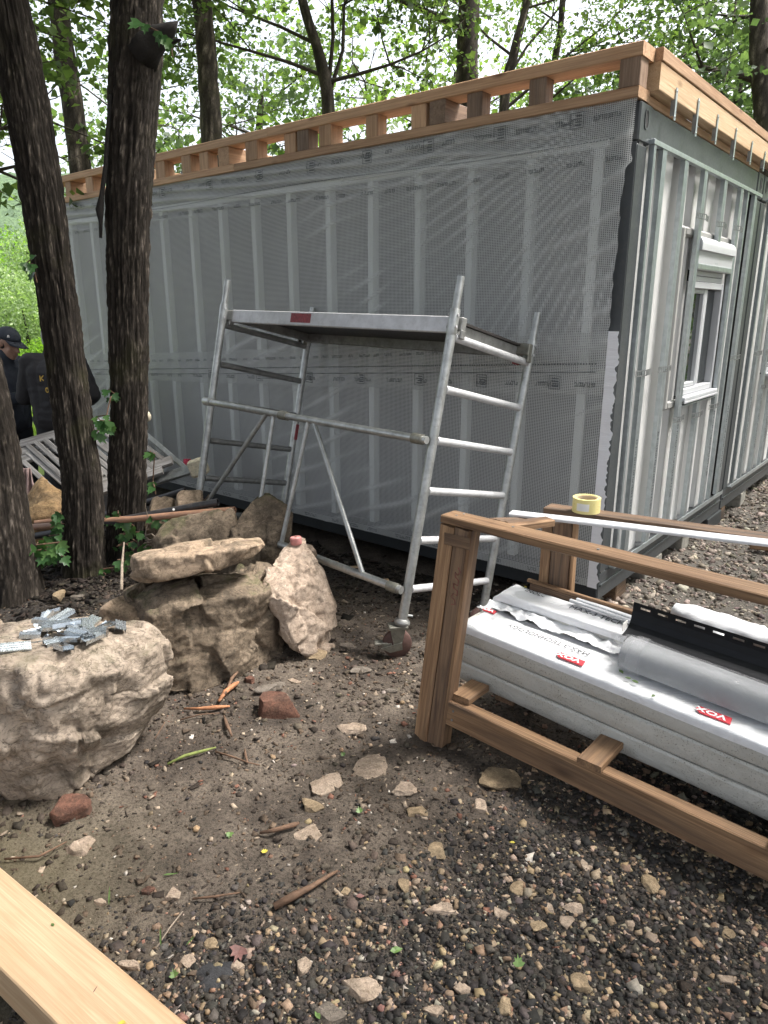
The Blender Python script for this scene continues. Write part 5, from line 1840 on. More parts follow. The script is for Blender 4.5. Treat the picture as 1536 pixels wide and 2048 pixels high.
# broken stub and its hanging dead branch
sb = px_path([(280, 110, 4.36), (300, 88, 4.34), (318, 76, 4.34), (332, 66, 4.32), (345, 54, 4.31), (358, 40, 4.3)])
V, F = tubegeo(sb, [0.09, 0.075, 0.060, 0.046, 0.032, 0.005], 26, True)
V = np.array([tuple(v) for v in V])
V += 0.022 * np.stack([fbm(V * 26 + k * 5, 4, 90 + k) for k in range(3)], 1)
mesh('broken_stub', V, F, MAT['deadbranch'], treeC, None, True)
V, F = tubegeo(px_path([(300, 92, 4.36), (330, 84, 4.33), (362, 80, 4.3)]), [0.03, 0.022, 0.006], 10, True)
mesh('broken_stub', V, F, MAT['deadbranch'], treeC)
db = px_path([(222, 190, 4.30), (216, 260, 4.28), (212, 330, 4.27), (204, 390, 4.26), (199, 420, 4.26), (202, 445, 4.26), (201, 476, 4.26)])
V, F = tubegeo(db, [0.010, 0.011, 0.010, 0.013, 0.022, 0.010, 0.008], 10, True)
V = np.array([tuple(v) for v in V])
V += 0.006 * np.stack([fbm(V * 30 + k * 5, 3, 95 + k) for k in range(3)], 1)
mesh('hanging_branch', V, F, MAT['deadbranch'], treeC, None, True)
# background trees beyond the container
BG = 'trees behind the container'
tree('tree', up_more(px_path([(176, 700, 9.6), (168, 420, 9.6), (150, 250, 9.7), (128, 100, 9.8), (112, -40, 9.9)]), 1.6), [0.15, 0.13, 0.12, 0.115, 0.11, 0.10, 0.08], 'slim dark tree seen between the two left trunks', 21, MAT['leaf_maple'],
     [(0.5, (-0.7, 0.2, 0.25), 2.3), (0.55, (0.9, -0.1, 0.12), 2.4), (0.66, (-0.8, 0.2, 0.3), 2.2), (0.74, (0.9, 0.3, 0.35), 2.2), (0.62, (0.7, -0.5, 0.3), 1.7)] + ring(6, 2.4, 0.45, 0.5, 0.75), 10000, 0.078, 0.62, BG, (22, 0.1))
tree('tree', up_more(px_path([(432, 560, 11.0), (424, 290, 11.0), (416, 150, 11.05), (404, 0, 11.1)]), 1.8, steps=3), [0.14, 0.125, 0.12, 0.115, 0.1, 0.08, 0.06], 'straight dark tree with creeper right of the stub trunk', 23, MAT['leaf_maple'],
     [(0.42, (-0.9, 0.1, 0.25), 2.4), (0.45, (0.9, 0.2, 0.15), 2.6), (0.55, (-0.6, -0.5, 0.3), 2.3), (0.6, (0.9, -0.3, 0.3), 2.4)] + ring(6, 2.4, 0.45, 1.5, 0.6), 11000, 0.078, 0.66, BG, (22, 0.1), 1.4)
pf = px_path([(668, 520, 12.0), (658, 235, 12.0)])
tree('tree', pf + px_path([(640, 120, 12.0), (600, -20, 12.0)]) + [at(560, -260, 12.1)], [0.10, 0.09, 0.075, 0.06, 0.04], 'thin forked tree with two stems above the middle of the roof', 27, MAT['leaf_maple'],
     [(0.42, (0.12, 0.0, 1), 3.3), (0.43, (0.3, 0.2, 0.9), 3.0), (0.6, (-0.8, 0.2, 0.4), 2.4), (0.72, (0.8, 0.2, 0.5), 2.4), (0.5, (-0.8, -0.3, 0.2), 2.2), (0.48, (0.9, 0.0, 0.2), 2.0)] + ring(4, 2.0, 0.4, 0.8, 0.7), 11000, 0.078, 0.66, BG, (14, 0.12))
tree('tree', up_more(px_path([(940, 520, 13.2), (934, 170, 13.2), (938, 0, 13.2)]), 2.0, steps=3), [0.18, 0.165, 0.155, 0.14, 0.11, 0.09], 'thick ivy covered trunk above the roof right of the middle', 33, MAT['leaf_maple'],
     [(0.36, (-0.9, 0.0, 0.35), 2.8), (0.42, (-0.8, 0.4, 0.3), 2.8), (0.48, (0.5, 0.6, 0.4), 2.0), (0.40, (-0.5, -0.6, 0.15), 2.4)] + ring(6, 2.6, 0.4, 2.5, 0.5), 11000, 0.078, 0.7, BG, (22, 0.1), 1.3)
tree('tree', px_path([(1003, 560, 14.2), (1008, 220, 14.2), (1030, 100, 14.2), (1062, -30, 14.3)]) + [at(1110, -260, 14.4)], [0.09, 0.08, 0.065, 0.05, 0.035], 'light airy acacia with thin bending stems', 39, MAT['leaf_acacia'],
     [(0.44, (0.75, 0.0, 0.6), 3.0), (0.5, (0.5, 0.3, 0.8), 2.8), (0.58, (-0.7, 0.1, 0.5), 2.2), (0.7, (0.9, 0.2, 0.3), 2.4), (0.8, (-0.6, 0.2, 0.5), 2.2)], 5200, 0.085, 0.66, BG, (14, 0.12), broad=0.26)
tree('tree', px_path([(1100, 600, 15.2), (1090, 250, 15.2), (1120, 60, 15.2)]) + [at(1140, -220, 15.3)], [0.08, 0.07, 0.05, 0.03], 'second acacia with pale leaves left of the roof corner', 43, MAT['leaf_acacia'],
     [(0.6, (0.8, 0, 0.35), 2.4), (0.7, (-0.8, 0.1, 0.5), 2.2), (0.85, (0.6, 0.2, 0.5), 2.2), (0.5, (0.3, -0.6, 0.2), 1.6)], 4500, 0.085, 0.66, BG, (12, 0.14), broad=0.26)
for i, (u, Yd, hgt, s, lab, nl) in enumerate(((1290, 17.0, 5.2, 61, 'dense bluish green tree behind the roof corner', 5000), (1420, 16.5, 6.4, 67, 'large dense tree at the upper right above the end beam', 8500), (1545, 17.5, 5.6, 71, 'dense tree cut by the right picture edge', 7000), (1190, 20, 5.4, 75, 'hazy green tree farther back behind the acacias', 2200))):
    b0 = at(u, 600, Yd)
    pth = [Vector((b0.x, b0.y, -0.1)), Vector((b0.x + 0.1, b0.y, hgt * 0.4)), Vector((b0.x, b0.y, hgt * 0.8)), Vector((b0.x + 0.1, b0.y, hgt))]
    tree('tree', pth, [0.2, 0.16, 0.1, 0.05], lab, s, MAT['leaf_dense'], ring(9, 2.3, 0.3, i * 0.9, 0.45), nl, 0.12, 0.85, BG, (12, 0.2), spread=0.75)
tree('tree', px_path([(1530, 560, 13.5), (1526, 230, 13.5), (1518, 120, 13.5), (1520, -40, 13.5)]), [0.17, 0.15, 0.14, 0.12], 'dark creeper covered trunk at the right edge', 81, MAT['leaf_dense'], ring(5, 2.0, 0.4, 0.4, 0.55), 3500, 0.11, 0.7, BG, (18, 0.1), 1.4)
# farther trees that close the gaps
FAR = [(300, 20, 6.8, 'leaf_maple', 'tree far behind the straight dark trunk', 3800), (540, 19, 6.6, 'leaf_dense', 'leafy tree behind the forked stems, left side', 4200), (770, 18.5, 6.6, 'leaf_acacia', 'leafy tree between the forked and the ivy tree', 3200), (900, 24, 8.5, 'leaf_acacia', 'pale tree far behind the ivy covered trunk', 2500)]
for i, (u, Yd, hgt, lm, lab, nl) in enumerate(FAR):
    b0 = at(u, 600, Yd)
    pth = [Vector((b0.x, b0.y, -0.3)), Vector((b0.x + 0.15, b0.y, hgt * 0.4)), Vector((b0.x - 0.1, b0.y, hgt * 0.8)), Vector((b0.x, b0.y, hgt))]
    tree('tree', pth, [0.2, 0.15, 0.1, 0.05], lab, 120 + i, MAT[lm], ring(9, 2.6, 0.35, i * 1.3, 0.42), nl, 0.13, 0.95, BG, (10, 0.25), spread=0.75)
# low branches that hang into the picture left of the leaning trunk
tree('tree', [Vector((-5.6, 8.2, -0.3)), Vector((-5.6, 8.2, 2.0)), Vector((-5.5, 8.2, 4.2)), Vector((-5.4, 8.3, 6.0))], [0.14, 0.12, 0.09, 0.05], 'tree just outside the left edge whose low twigs hang into view', 141, MAT['leaf_maple'],
     [(0.5, (0.85, 0.0, 0.05), 2.1), (0.58, (0.8, 0.3, 0.1), 2.0), (0.68, (0.8, -0.2, 0.2), 2.2), (0.8, (0.6, 0.4, 0.3), 2.2), (0.9, (0.5, -0.5, 0.4), 2.0)], 5200, 0.09, 0.5, BG, (14, 0.15))


# unseen trees added round the photographer: their crowns cut sky light on the foreground
for i, (x_, y_, h_, lab) in enumerate(((-3.4, 0.6, 7.5, 'unseen tree added left of the photographer to shade the boulders'), (-1.6, -2.6, 8.0, 'unseen shade tree added behind the photographer on the left'), (1.6, -3.4, 8.4, 'unseen shade tree added behind the photographer on the right'), (-5.2, -1.6, 8.0, 'unseen shade tree added farther left behind the photographer'))):
    tree('tree', [Vector((x_, y_, -0.3)), Vector((x_ + 0.1, y_, 2.6)), Vector((x_, y_ + 0.1, 5.4)), Vector((x_ + 0.1, y_, h_))], [0.2, 0.16, 0.13, 0.06], lab, 181 + i, MAT['leaf_shade'], ring(9, 2.9, 0.12, i * 0.8, 0.66), 4500, 0.2, 1.5, 'unseen shade trees round the photographer', (14, 0.2))
for i, (x_, y_, h_, lab) in enumerate(((7.2, 1.2, 6.5, 'unseen shade tree added right of the yard, nearest to the photographer'), (9.0, 6.0, 6.5, 'unseen shade tree added right of the yard opposite the container end'))):  # two more unseen trees, added to block sky light from the right
    tree('tree', [Vector((x_, y_, -0.3)), Vector((x_ + 0.1, y_, 1.6)), Vector((x_, y_ + 0.1, 3.8)), Vector((x_ + 0.1, y_, h_))], [0.2, 0.16, 0.13, 0.06], lab, 191 + i, MAT['leaf_dense'], ring(10, 2.4, 0.15, i * 0.8, 0.35), 5000, 0.2, 1.4, 'unseen shade trees round the photographer', (14, 0.2))
# trees to the right of the yard: out of the picture, mirrored in the window pane
for i, (x_, y_, lab) in enumerate(((12.5, 11.0, 'tree right of the yard mirrored in the window, nearer one'), (16.5, 15.0, 'tree right of the yard mirrored in the window, farther one'))):
    tree('tree', [Vector((x_, y_, -0.3)), Vector((x_, y_, 2.0)), Vector((x_ + 0.1, y_, 4.5))], [0.2, 0.16, 0.08], lab, 171 + i, MAT['leaf_bright'], ring(9, 2.6, 0.2, i * 0.8, 0.3), 4500, 0.2, 1.3, BG, (10, 0.25))


# bushes at the meadow's far side
def bush(name, c, rx, ry, rz, mat, label, seed, n, size, cat='bush'):
    r = np.random.default_rng(seed)
    root = thing(name, c, label, cat, 'bushes beyond the meadow')
    stems = MB()
    for k in range(5):
        a = 1.26 * k
        stems.tube([Vector(c), Vector(c) + Vector((math.cos(a) * rx * 0.3, math.sin(a) * ry * 0.3, rz * 0.5)), Vector(c) + Vector((math.cos(a) * rx * 0.6, math.sin(a) * ry * 0.6, rz * 1.1))], [0.09, 0.06, 0.02], 6)
    o = stems.build('stem', MAT['deadbranch'], root)
    d = r.normal(size=(n, 3))
    d /= np.linalg.norm(d, axis=1, keepdims=True)
    rad = r.random(n) ** 0.45
    lob = 1 + 0.3 * fbm(d * 2.2 + seed, 3, seed)
    C = np.array(c) + np.array([0, 0, rz * 0.95]) + d * (rad * lob)[:, None] * np.array([rx, ry, rz])
    C = C[C[:, 2] > c[2] + 0.05]
    leaf_cloud('crown', C, size, mat, root, seed, flat=0.8, broad=0.3)
    return root


def gpt(u, Y):
    q = at(u, 700, Y)
    return (q.x, q.y, float(gz(q.x, q.y, False)[0]))


bush('bush', gpt(62, 26), 2.3, 2.0, 1.7, MAT['leaf_willow'], 'pale silvery willow bush beyond the meadow', 151, 9000, 0.11)
bush('bush', gpt(-20, 38), 4.2, 3.0, 3.2, MAT['leaf_bright'], 'bright yellow green bush above the capped person', 153, 9000, 0.16)
bush('bush', gpt(110, 30), 1.9, 1.6, 2.9, MAT['leaf_willow'], 'tall pale bush touching the leaning trunk', 155, 6000, 0.12)
bush('bush', gpt(20, 28), 2.2, 1.6, 0.9, MAT['leaf_dense'], 'low dark green shrub behind the capped person', 157, 5000, 0.1)
bush('bush', gpt(95, 24.5), 1.2, 1.0, 0.55, MAT['leaf_bright'], 'low bright shrub at the meadow edge', 159, 2500, 0.08)
bush('bush', gpt(-120, 34), 4.5, 3.0, 3.6, MAT['leaf_dense'], 'dark bush beyond the meadow at the far left', 161, 6000, 0.16)
bush('bush', gpt(190, 36), 4.0, 3.0, 3.4, MAT['leaf_dense'], 'dark bush beyond the meadow hidden by the trunks', 163, 5000, 0.16)


# ivy on and between the trunks
def ivy(name, centres, label, seed, size=0.05, stem=None):
    root = thing(name, centres[0], label, 'ivy', 'ivy on the dark trunks')
    r = random.Random(seed)
    for k, c in enumerate(centres):
        c = Vector(c)
        s = size * r.uniform(0.7, 1.3)
        # five-lobed blade, slightly cupped
        out = [(0, 0), (-0.34, 0.02), (-0.55, 0.30), (-0.30, 0.42), (-0.34, 0.74), (-0.12, 0.70), (0, 1.05), (0.12, 0.70), (0.34, 0.74), (0.30, 0.42), (0.55, 0.30), (0.34, 0.02)]
        V = [(x * s, y * s, 0.12 * s * abs(x) * 2) for x, y in out] + [(0, 0.45 * s, -0.03 * s)]
        F = [(i, (i + 1) % 12, 12) for i in range(12)]
        nrm = Vector((r.gauss(0, 0.45), -1, r.gauss(0.45, 0.35))).normalized()
        t = Vector((r.gauss(0, 0.6), r.gauss(0, 0.2), -1)).normalized()
        x = t.cross(nrm).normalized()
        y = nrm.cross(x).normalized()
        o = fastmesh('leaf', np.array(V), np.array(F), MAT['leaf_ivy'], root, basis(c, x, y, nrm), False, np.full((13, 3), r.random()))
    pts = sorted([Vector(c) for c in centres], key=lambda q: q.z)
    pts = [pts[0] + Vector((0, 0.03, -0.05))] + [q + Vector((0, 0.02, 0)) for q in pts]
    V, F = tubegeo(pts, 0.004, 5, True)
    mesh('stem', V, F, MAT['twig'], root)
    return root


def spread_px(lst, Y, jit, n, seed):
    r = random.Random(seed)
    out = []
    for _ in range(n):
        u, v = r.choice(lst)
        out.append(at(u + r.gauss(0, jit), v + r.gauss(0, jit), Y + r.gauss(0, 0.03)))
    return out


ivy('ivy', spread_px([(232, 1040), (250, 1045), (262, 1060), (275, 1075), (245, 1075), (255, 1095)], 4.18, 9, 24, 1), 'ivy growing round the foot of the straight trunk', 1, 0.055)
ivy('ivy', spread_px([(300, 1040), (285, 1095), (300, 1100), (312, 1050)], 4.12, 8, 10, 2), 'ivy tips reaching right from the straight trunk', 2, 0.055)
ivy('ivy', spread_px([(85, 1105), (100, 1110), (115, 1115), (60, 1130), (75, 1095), (115, 1095)], 3.86, 8, 22, 3), 'large leaved ivy between the two left trunks near the ground', 3, 0.075)
ivy('ivy', spread_px([(112, 1040), (120, 1060), (105, 1075), (125, 1025)], 3.98, 7, 14, 4), 'ivy hanging at the left side of the leaning trunk', 4, 0.055)
ivy('ivy', spread_px([(222, 790), (226, 800)], 4.2, 6, 4, 5) + spread_px([(210, 845), (200, 835), (215, 865), (195, 855)], 4.15, 7, 12, 6), 'ivy spray between the leaning and the straight trunk at chest height', 5, 0.06)
ivy('ivy', spread_px([(297, 905), (303, 907), (300, 965), (306, 970)], 4.25, 4, 6, 7), 'few ivy leaves on the right side of the straight trunk', 6, 0.05)
ivy('ivy', [at(290, 48, 4.22), at(283, 45, 4.22), at(325, 70, 4.2), at(330, 78, 4.2), at(340, 88, 4.2), at(318, 62, 4.2)], 'green twig leaves by the broken stub', 8, 0.07)
ivy('ivy', [at(56, 530, 4.0), at(62, 528, 4.0), at(66, 545, 4.0), at(50, 525, 4.0), at(68, 510, 4.0)], 'yellow green leaf spray on the left of the leaning trunk', 9, 0.055)
ivy('ivy', spread_px([(250, 1120), (245, 1130), (190, 1090), (205, 1150)], 4.05, 8, 9, 11), 'scattered ivy leaves low behind the slab', 12, 0.05)
# ------------------------------------------------------------------ mobile scaffold, tilted on the uneven ground
KS = 0.88
def _rot(rx, ry, rz):
    return Matrix.Rotation(rz, 3, 'Z') @ Matrix.Rotation(ry, 3, 'Y') @ Matrix.Rotation(rx, 3, 'X')
SR = _rot(-0.2232, 0.0177, -0.7337)
SO = Vector(CAM) + (Vector((0.1317, 3.6868, 0.1523)) - Vector(CAM)) * KS
SW, SL, SS = 0.8367 * KS, 2.0532 * KS, 0.28 * KS
SM = SR.to_4x4()
SM.translation = SO                     # local x along the length (right end = 0, left end = -SL), y to the wall, z up the posts


def Sp(x, y, k):
    return SM @ Vector((x, y, k * SS))


scaf = thing('scaffold_tower', SO + SM.to_3x3() @ Vector((0, 0, -1.3 * SS)), 'small aluminium rolling scaffold with one platform, tilted, in front of the wrapped wall', 'scaffold')
PR = 0.0235
for x, tag_ in ((0, 'r'), (-SL, 'l')):
    for y in (0, SW):
        top_k, sp_k = 5.52, 6.12
        p = tube('post', [Sp(x, y, -0.62), Sp(x, y, top_k)], PR, MAT['alu'], scaf, 16)
        tube('spigot', [Sp(x, y, top_k - 0.25), Sp(x, y, top_k + 0.02), Sp(x, y, sp_k)], [PR * 0.82, PR * 0.82, PR * 0.80], MAT['alu'], p, 14)
        tube('collar', [Sp(x, y, top_k - 0.5), Sp(x, y, top_k - 0.46), Sp(x, y, top_k - 0.04), Sp(x, y, top_k + 0.0)], [PR * 1.0, PR * 1.1, PR * 1.1, PR * 0.98], MAT['alu'], p, 14)
        for dz in (-0.12, -0.34):
            for sgn in (-1, 1):
                q = SM @ Vector((x + sgn * PR * 1.08, y - 0.006, (top_k + dz) * SS))
                MB().tube([q, q + SR @ Vector((sgn * 0.004, 0, 0))], 0.007, 8).build('dimple', MAT['alu_white'], p)
    for k in range(0, 6):
        yy0, yy1 = PR * 0.9, SW - PR * 0.9
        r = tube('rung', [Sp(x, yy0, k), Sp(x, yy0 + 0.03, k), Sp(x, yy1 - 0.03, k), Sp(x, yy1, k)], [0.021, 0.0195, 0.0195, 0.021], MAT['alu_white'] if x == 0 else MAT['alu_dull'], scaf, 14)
# platform: side rails, board, hooks
pf = MB()
zt = 5.0 * SS + 0.035
pl_y0, pl_y1 = 0.035, SW - 0.035
deck = MB().box(-SL + 0.03, -0.03, pl_y0 + 0.03, pl_y1 - 0.03, zt + 0.045, zt + 0.058, 0.001).build('platform_board', MAT['ply'], scaf, SM)
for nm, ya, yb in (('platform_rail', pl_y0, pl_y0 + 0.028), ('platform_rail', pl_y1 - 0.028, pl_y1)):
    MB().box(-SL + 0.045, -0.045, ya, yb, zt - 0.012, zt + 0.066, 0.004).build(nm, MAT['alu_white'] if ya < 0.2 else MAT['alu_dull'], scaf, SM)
for xa in (-SL + 0.046, -0.074):
    MB().box(xa, xa + 0.028, pl_y0 + 0.03, pl_y1 - 0.03, zt - 0.008, zt + 0.044, 0.003).build('platform_end', MAT['alu_dull'], scaf, SM)
for xi, xs in ((-SL, 1), (0, -1)):
    for ya in (pl_y0 + 0.0, pl_y1 - 0.03):
        b = MB()
        xa, xb = sorted((xi - xs * 0.030, xi + xs * 0.055))
        b.box(xa, xb, ya - 0.004, ya + 0.034, zt + 0.0, zt + 0.062, 0.004)
        b.box(min(xi - xs * 0.034, xi - xs * 0.022), max(xi - xs * 0.034, xi - xs * 0.022), ya - 0.003, ya + 0.033, zt - 0.038, zt + 0.003, 0.003)
        b.box(min(xi + xs * 0.024, xi + xs * 0.034), max(xi + xs * 0.024, xi + xs * 0.034), ya - 0.003, ya + 0.033, zt - 0.03, zt + 0.003, 0.003)
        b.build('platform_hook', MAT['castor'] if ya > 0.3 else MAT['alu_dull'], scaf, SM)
xm = -SL * 0.615
MB().box(xm - 0.085, xm + 0.085, pl_y0 - 0.0015, pl_y0, zt + 0.004, zt + 0.056).build('sticker', MAT['redworn'], scaf, SM)
MB().box(-SL * 0.99 + 0.0, -SL * 0.99 + 0.0, 0, 0, 0, 0)
for xr in (-0.02, -0.02):
    pass
MB().box(-0.05, -0.022, SW - 0.09, SW - 0.05, zt - 0.055, zt - 0.012, 0.003).build('red_latch', MAT['redworn'], scaf, SM)
MB().box(-SL + PR * 0.8, -SL + PR * 1.15, SW - 0.012, SW + 0.012, 2.30 * SS, 2.75 * SS).build('sticker', MAT['redworn'], scaf, SM)
# brace frame between the two front posts: two rails, two uprights, two diagonals
yb = -PR - 0.024
br = tube('brace_rail', [SM @ Vector((-SL - 0.01, yb, 3 * SS)), SM @ Vector((-SL * 0.585, yb, 2.98 * SS))], 0.0195, MAT['alu'], scaf, 14)
tube('brace_rail', [SM @ Vector((-SL * 0.565, yb, 2.98 * SS)), SM @ Vector((0.0, yb, 2.98 * SS))], 0.0195, MAT['alu'], scaf, 14)
tube('brace_rail', [SM @ Vector((-SL - 0.01, yb, 0.12 * SS)), SM @ Vector((0.0, yb, 0.0 * SS))], 0.0205, MAT['alu'], scaf, 14)
for (x, k) in ((-SL * 0.575, 2.98), (-0.055, 2.98), (-0.055, 0.0), (-SL + 0.03, 3.0), (-SL + 0.03, 0.12)):
    tube('coupler', [SM @ Vector((x - 0.032, yb, k * SS)), SM @ Vector((x + 0.032, yb, k * SS))], 0.026, MAT['castor'] if x != -SL + 0.03 else MAT['alu'], scaf, 14)
for (xa, ka, xb_, kb) in ((-SL * 0.66, 2.95, -SL * 0.945, 0.12), (-SL * 0.625, 2.95, -SL * 0.63, 0.1), (-SL * 0.46, 2.95, -SL * 0.50, 0.08), (-SL * 0.435, 2.95, -SL * 0.145, 0.04)):
    tube('brace_strut', [SM @ Vector((xa, yb, ka * SS)), SM @ Vector((xb_, yb, kb * SS))], 0.0135, MAT['alu'], scaf, 12)


# castors
def castor(x, y, yaw):
    c = tube('castor', [Sp(x, y, -0.60), Sp(x, y, -0.655), Sp(x, y, -0.70), Sp(x, y, -0.735)], [0.030, 0.040, 0.040, 0.033], MAT['alu_dull'], scaf, 18)
    bo = Sp(x, y, -0.735)
    zf = float(bo.z)
    wr = 0.073
    gzv = float(gz(bo.x, bo.y)[0])
    wc = Vector((bo.x, bo.y, 0)) + Vector((-math.cos(yaw), -math.sin(yaw), 0)) * 0.022
    wc.z = gzv + wr - 0.004 if zf - (gzv + wr) > 0.03 else zf - 0.045
    d = Vector((math.cos(yaw), math.sin(yaw), 0))
    s = Vector((-math.sin(yaw), math.cos(yaw), 0))
    M = basis(wc, d, s, UP)
    hgt = zf - wc.z
    f = MB()
    for sg in (-1, 1):
        y0, y1 = sorted((sg * 0.024, sg * 0.028))
        f.add([(-0.018, y0, -0.014), (0.016, y0, -0.014), (0.040, y0, hgt), (-0.040, y0, hgt), (-0.018, y1, -0.014), (0.016, y1, -0.014), (0.040, y1, hgt), (-0.040, y1, hgt)], [(0, 1, 2, 3), (7, 6, 5, 4), (0, 4, 5, 1), (1, 5, 6, 2), (2, 6, 7, 3), (3, 7, 4, 0)])
        f.add([(-0.085, y0 * 1.25, -0.008), (0.020, y0 * 1.25, 0.016), (0.022, y0 * 1.25, -0.022), (-0.04, y0 * 1.25, -0.034), (-0.085, y1 * 1.2, -0.008), (0.020, y1 * 1.2, 0.016), (0.022, y1 * 1.2, -0.022), (-0.04, y1 * 1.2, -0.034)], [(0, 1, 2, 3), (7, 6, 5, 4), (0, 4, 5, 1), (1, 5, 6, 2), (2, 6, 7, 3), (3, 7, 4, 0)])
    f.box(-0.045, 0.050, -0.034, 0.034, hgt - 0.012, hgt + 0.004, 0.002)
    f.build('fork', MAT['castor'], c, M)
    w = MB()
    prof = [(-0.018, 0.0), (-0.018, wr - 0.008), (-0.012, wr), (0.012, wr), (0.018, wr - 0.008), (0.018, 0.0)]
    n = 28
    V, F = [], []
    for i in range(n):
        a = 2 * math.pi * i / n
        for (yy, rr) in prof:
            V.append((rr * math.cos(a), yy, rr * math.sin(a)))
    for i in range(n):
        for k in range(len(prof) - 1):
            F.append((i * 6 + k, i * 6 + k + 1, ((i + 1) % n) * 6 + k + 1, ((i + 1) % n) * 6 + k))
    wo_ = mesh('wheel', V, F, MAT['rubber'], c, M)
    shade_auto(wo_, 40)
    MB().tube([(0, -0.033, 0), (0, 0.033, 0)], 0.011, 10).build('axle', MAT['alu'], c, M)
    lv = MB().box(-0.115, -0.05, -0.022, 0.022, 0.002, 0.014, 0.003)
    lv.box(-0.075, -0.03, -0.026, -0.020, -0.012, 0.012, 0.002)
    lv.build('brake_lever', MAT['castor'], c, M)
    q = Sp(x, y, -0.52)
    MB().tube([q + Vector((PR, -0.01, 0)), q + Vector((PR + 0.022, -0.016, 0))], 0.006, 8).build('bolt', MAT['alu'], c)


castor(0, 0, 0.15)
castor(0, SW, 0.5)
castor(-SL, 0, -0.4)
castor(-SL, SW, 0.9)
# ------------------------------------------------------------------ timber crate with wrapped panels
CO = Vector((0.184, 2.475, 0.0))
CA = Vector((0.755, -0.656, 0)).normalized()
CB = Vector((0.656, 0.755, 0)).normalized()


def Cp(a, b, z):
    return CO + CA * a + CB * b + UP * z


def onb(u, v, b):                      # crate coordinates (a, z) of what the photo shows at (u, v) in the upright plane b
    d = ray(u, v)
    o = np.array(CO + CB * b)
    t = np.dot(o - CAM, np.array(CB)) / np.dot(d, np.array(CB))
    q = CAM + d * t
    return float(np.dot(q - o, np.array(CA))), float(q[2])


LEAN = 0.118                            # the posts lean this far along a per metre of height
crate = thing('timber_crate', CO, 'open timber crate of brown boards at the right holding wrapped panels', 'crate')
# corner post: two boards nailed at a right angle, batten in the corner
for nm, a0, b0, wd_, ht_, mt in (('post_board', -0.037, 0.030, 0.020, 0.058, MAT['crate']), ('post_board', 0.018, 0.018, 0.062, 0.020, MAT['crate_dark']), ('post_board', -0.004, 0.04, 0.03, 0.024, MAT['crate_dark']), ('post_board', 0.058, 0.03, 0.018, 0.05, MAT['crate'])):
    pass
PH = 0.905


def post(a, b, parts, z0=-0.03, z1=PH):
    for (da, db, wa, wb, mt) in parts:
        p0, p1 = Cp(a + da + LEAN * z0, b + db, z0), Cp(a + da + LEAN * z1, b + db, z1)
        board('post_board', p0, p1, wa, wb, mt, crate, up=tuple(CB), c=0.003, warp=0.001)


post(-0.030, 0.0, [(-0.018, 0.012, 0.062, 0.030, MAT['crate']), (0.044, 0.014, 0.058, 0.030, MAT['crate_dark']), (0.080, 0.032, 0.014, 0.062, MAT['crate']), (0.02, 0.045, 0.07, 0.03, MAT['crate_dark'])])
b = MB()
MBm = basis(Cp(-0.03 + 0.86 * LEAN + 0.035, -0.006, 0.86), CA, CB, UP)
b.box(-0.055, 0.055, -0.004, 0.0, -0.022, 0.022, 0.001)
b.build('corner_plate', MAT['crate_dark'], crate, MBm)
# scribbled pencil mark on the post
sq = [(0.000, 0.10), (0.012, 0.085), (0.002, 0.07), (-0.010, 0.08), (-0.006, 0.06), (0.010, 0.05), (0.008, 0.03), (-0.010, 0.035), (-0.008, 0.015), (0.010, 0.01), (0.012, -0.01), (-0.006, -0.005), (-0.012, -0.02), (0.004, -0.03), (0.010, -0.045), (-0.008, -0.05)]
V, F = tubegeo([Cp(-0.03 + 0.052 + LEAN * (0.66 + dz) + dx, -0.0025, 0.66 + dz) for dx, dz in sq], 0.0012, 4, True)
mesh('pencil_mark', V, F, MAT['redworn'], crate)
# top and bottom rails along the front, running out of the picture to the right
TZ = 0.926
board('top_rail', Cp(0.030, 0.040, TZ), Cp(1.9, -0.012, TZ - 0.012), 0.088, 0.030, MAT['crate'], crate, c=0.004, warp=0.002, n=12)
board('bottom_rail', Cp(0.065, 0.030, 0.150), Cp(1.9, 0.018, 0.105), 0.052, 0.105, MAT['crate'], crate, c=0.004, warp=0.001, n=12)
post(1.70, 0.0, [(0.0, 0.014, 0.062, 0.030, MAT['crate']), (0.060, 0.016, 0.052, 0.030, MAT['crate_dark'])], -0.03, 0.885)
# screw heads
for (a_, b_, z_) in ((0.075, 0.030, TZ + 0.0155), (0.085, 0.062, TZ + 0.0155), (0.62, 0.018, TZ + 0.0125), (0.30, 0.045, TZ + 0.0145)):
    MB().tube([Cp(a_, b_, z_ - 0.002), Cp(a_, b_, z_ + 0.0012)], 0.0048, 10).build('screw_head', MAT['strapsteel'], crate)
for (a_, z_) in ((0.10, 0.13), (0.105, 0.17), (0.64, 0.11), (0.69, 0.12)):
    MB().tube([Cp(a_, 0.006, z_), Cp(a_, 0.0015, z_)], 0.0045, 10).build('screw_head', MAT['strapsteel'], crate)
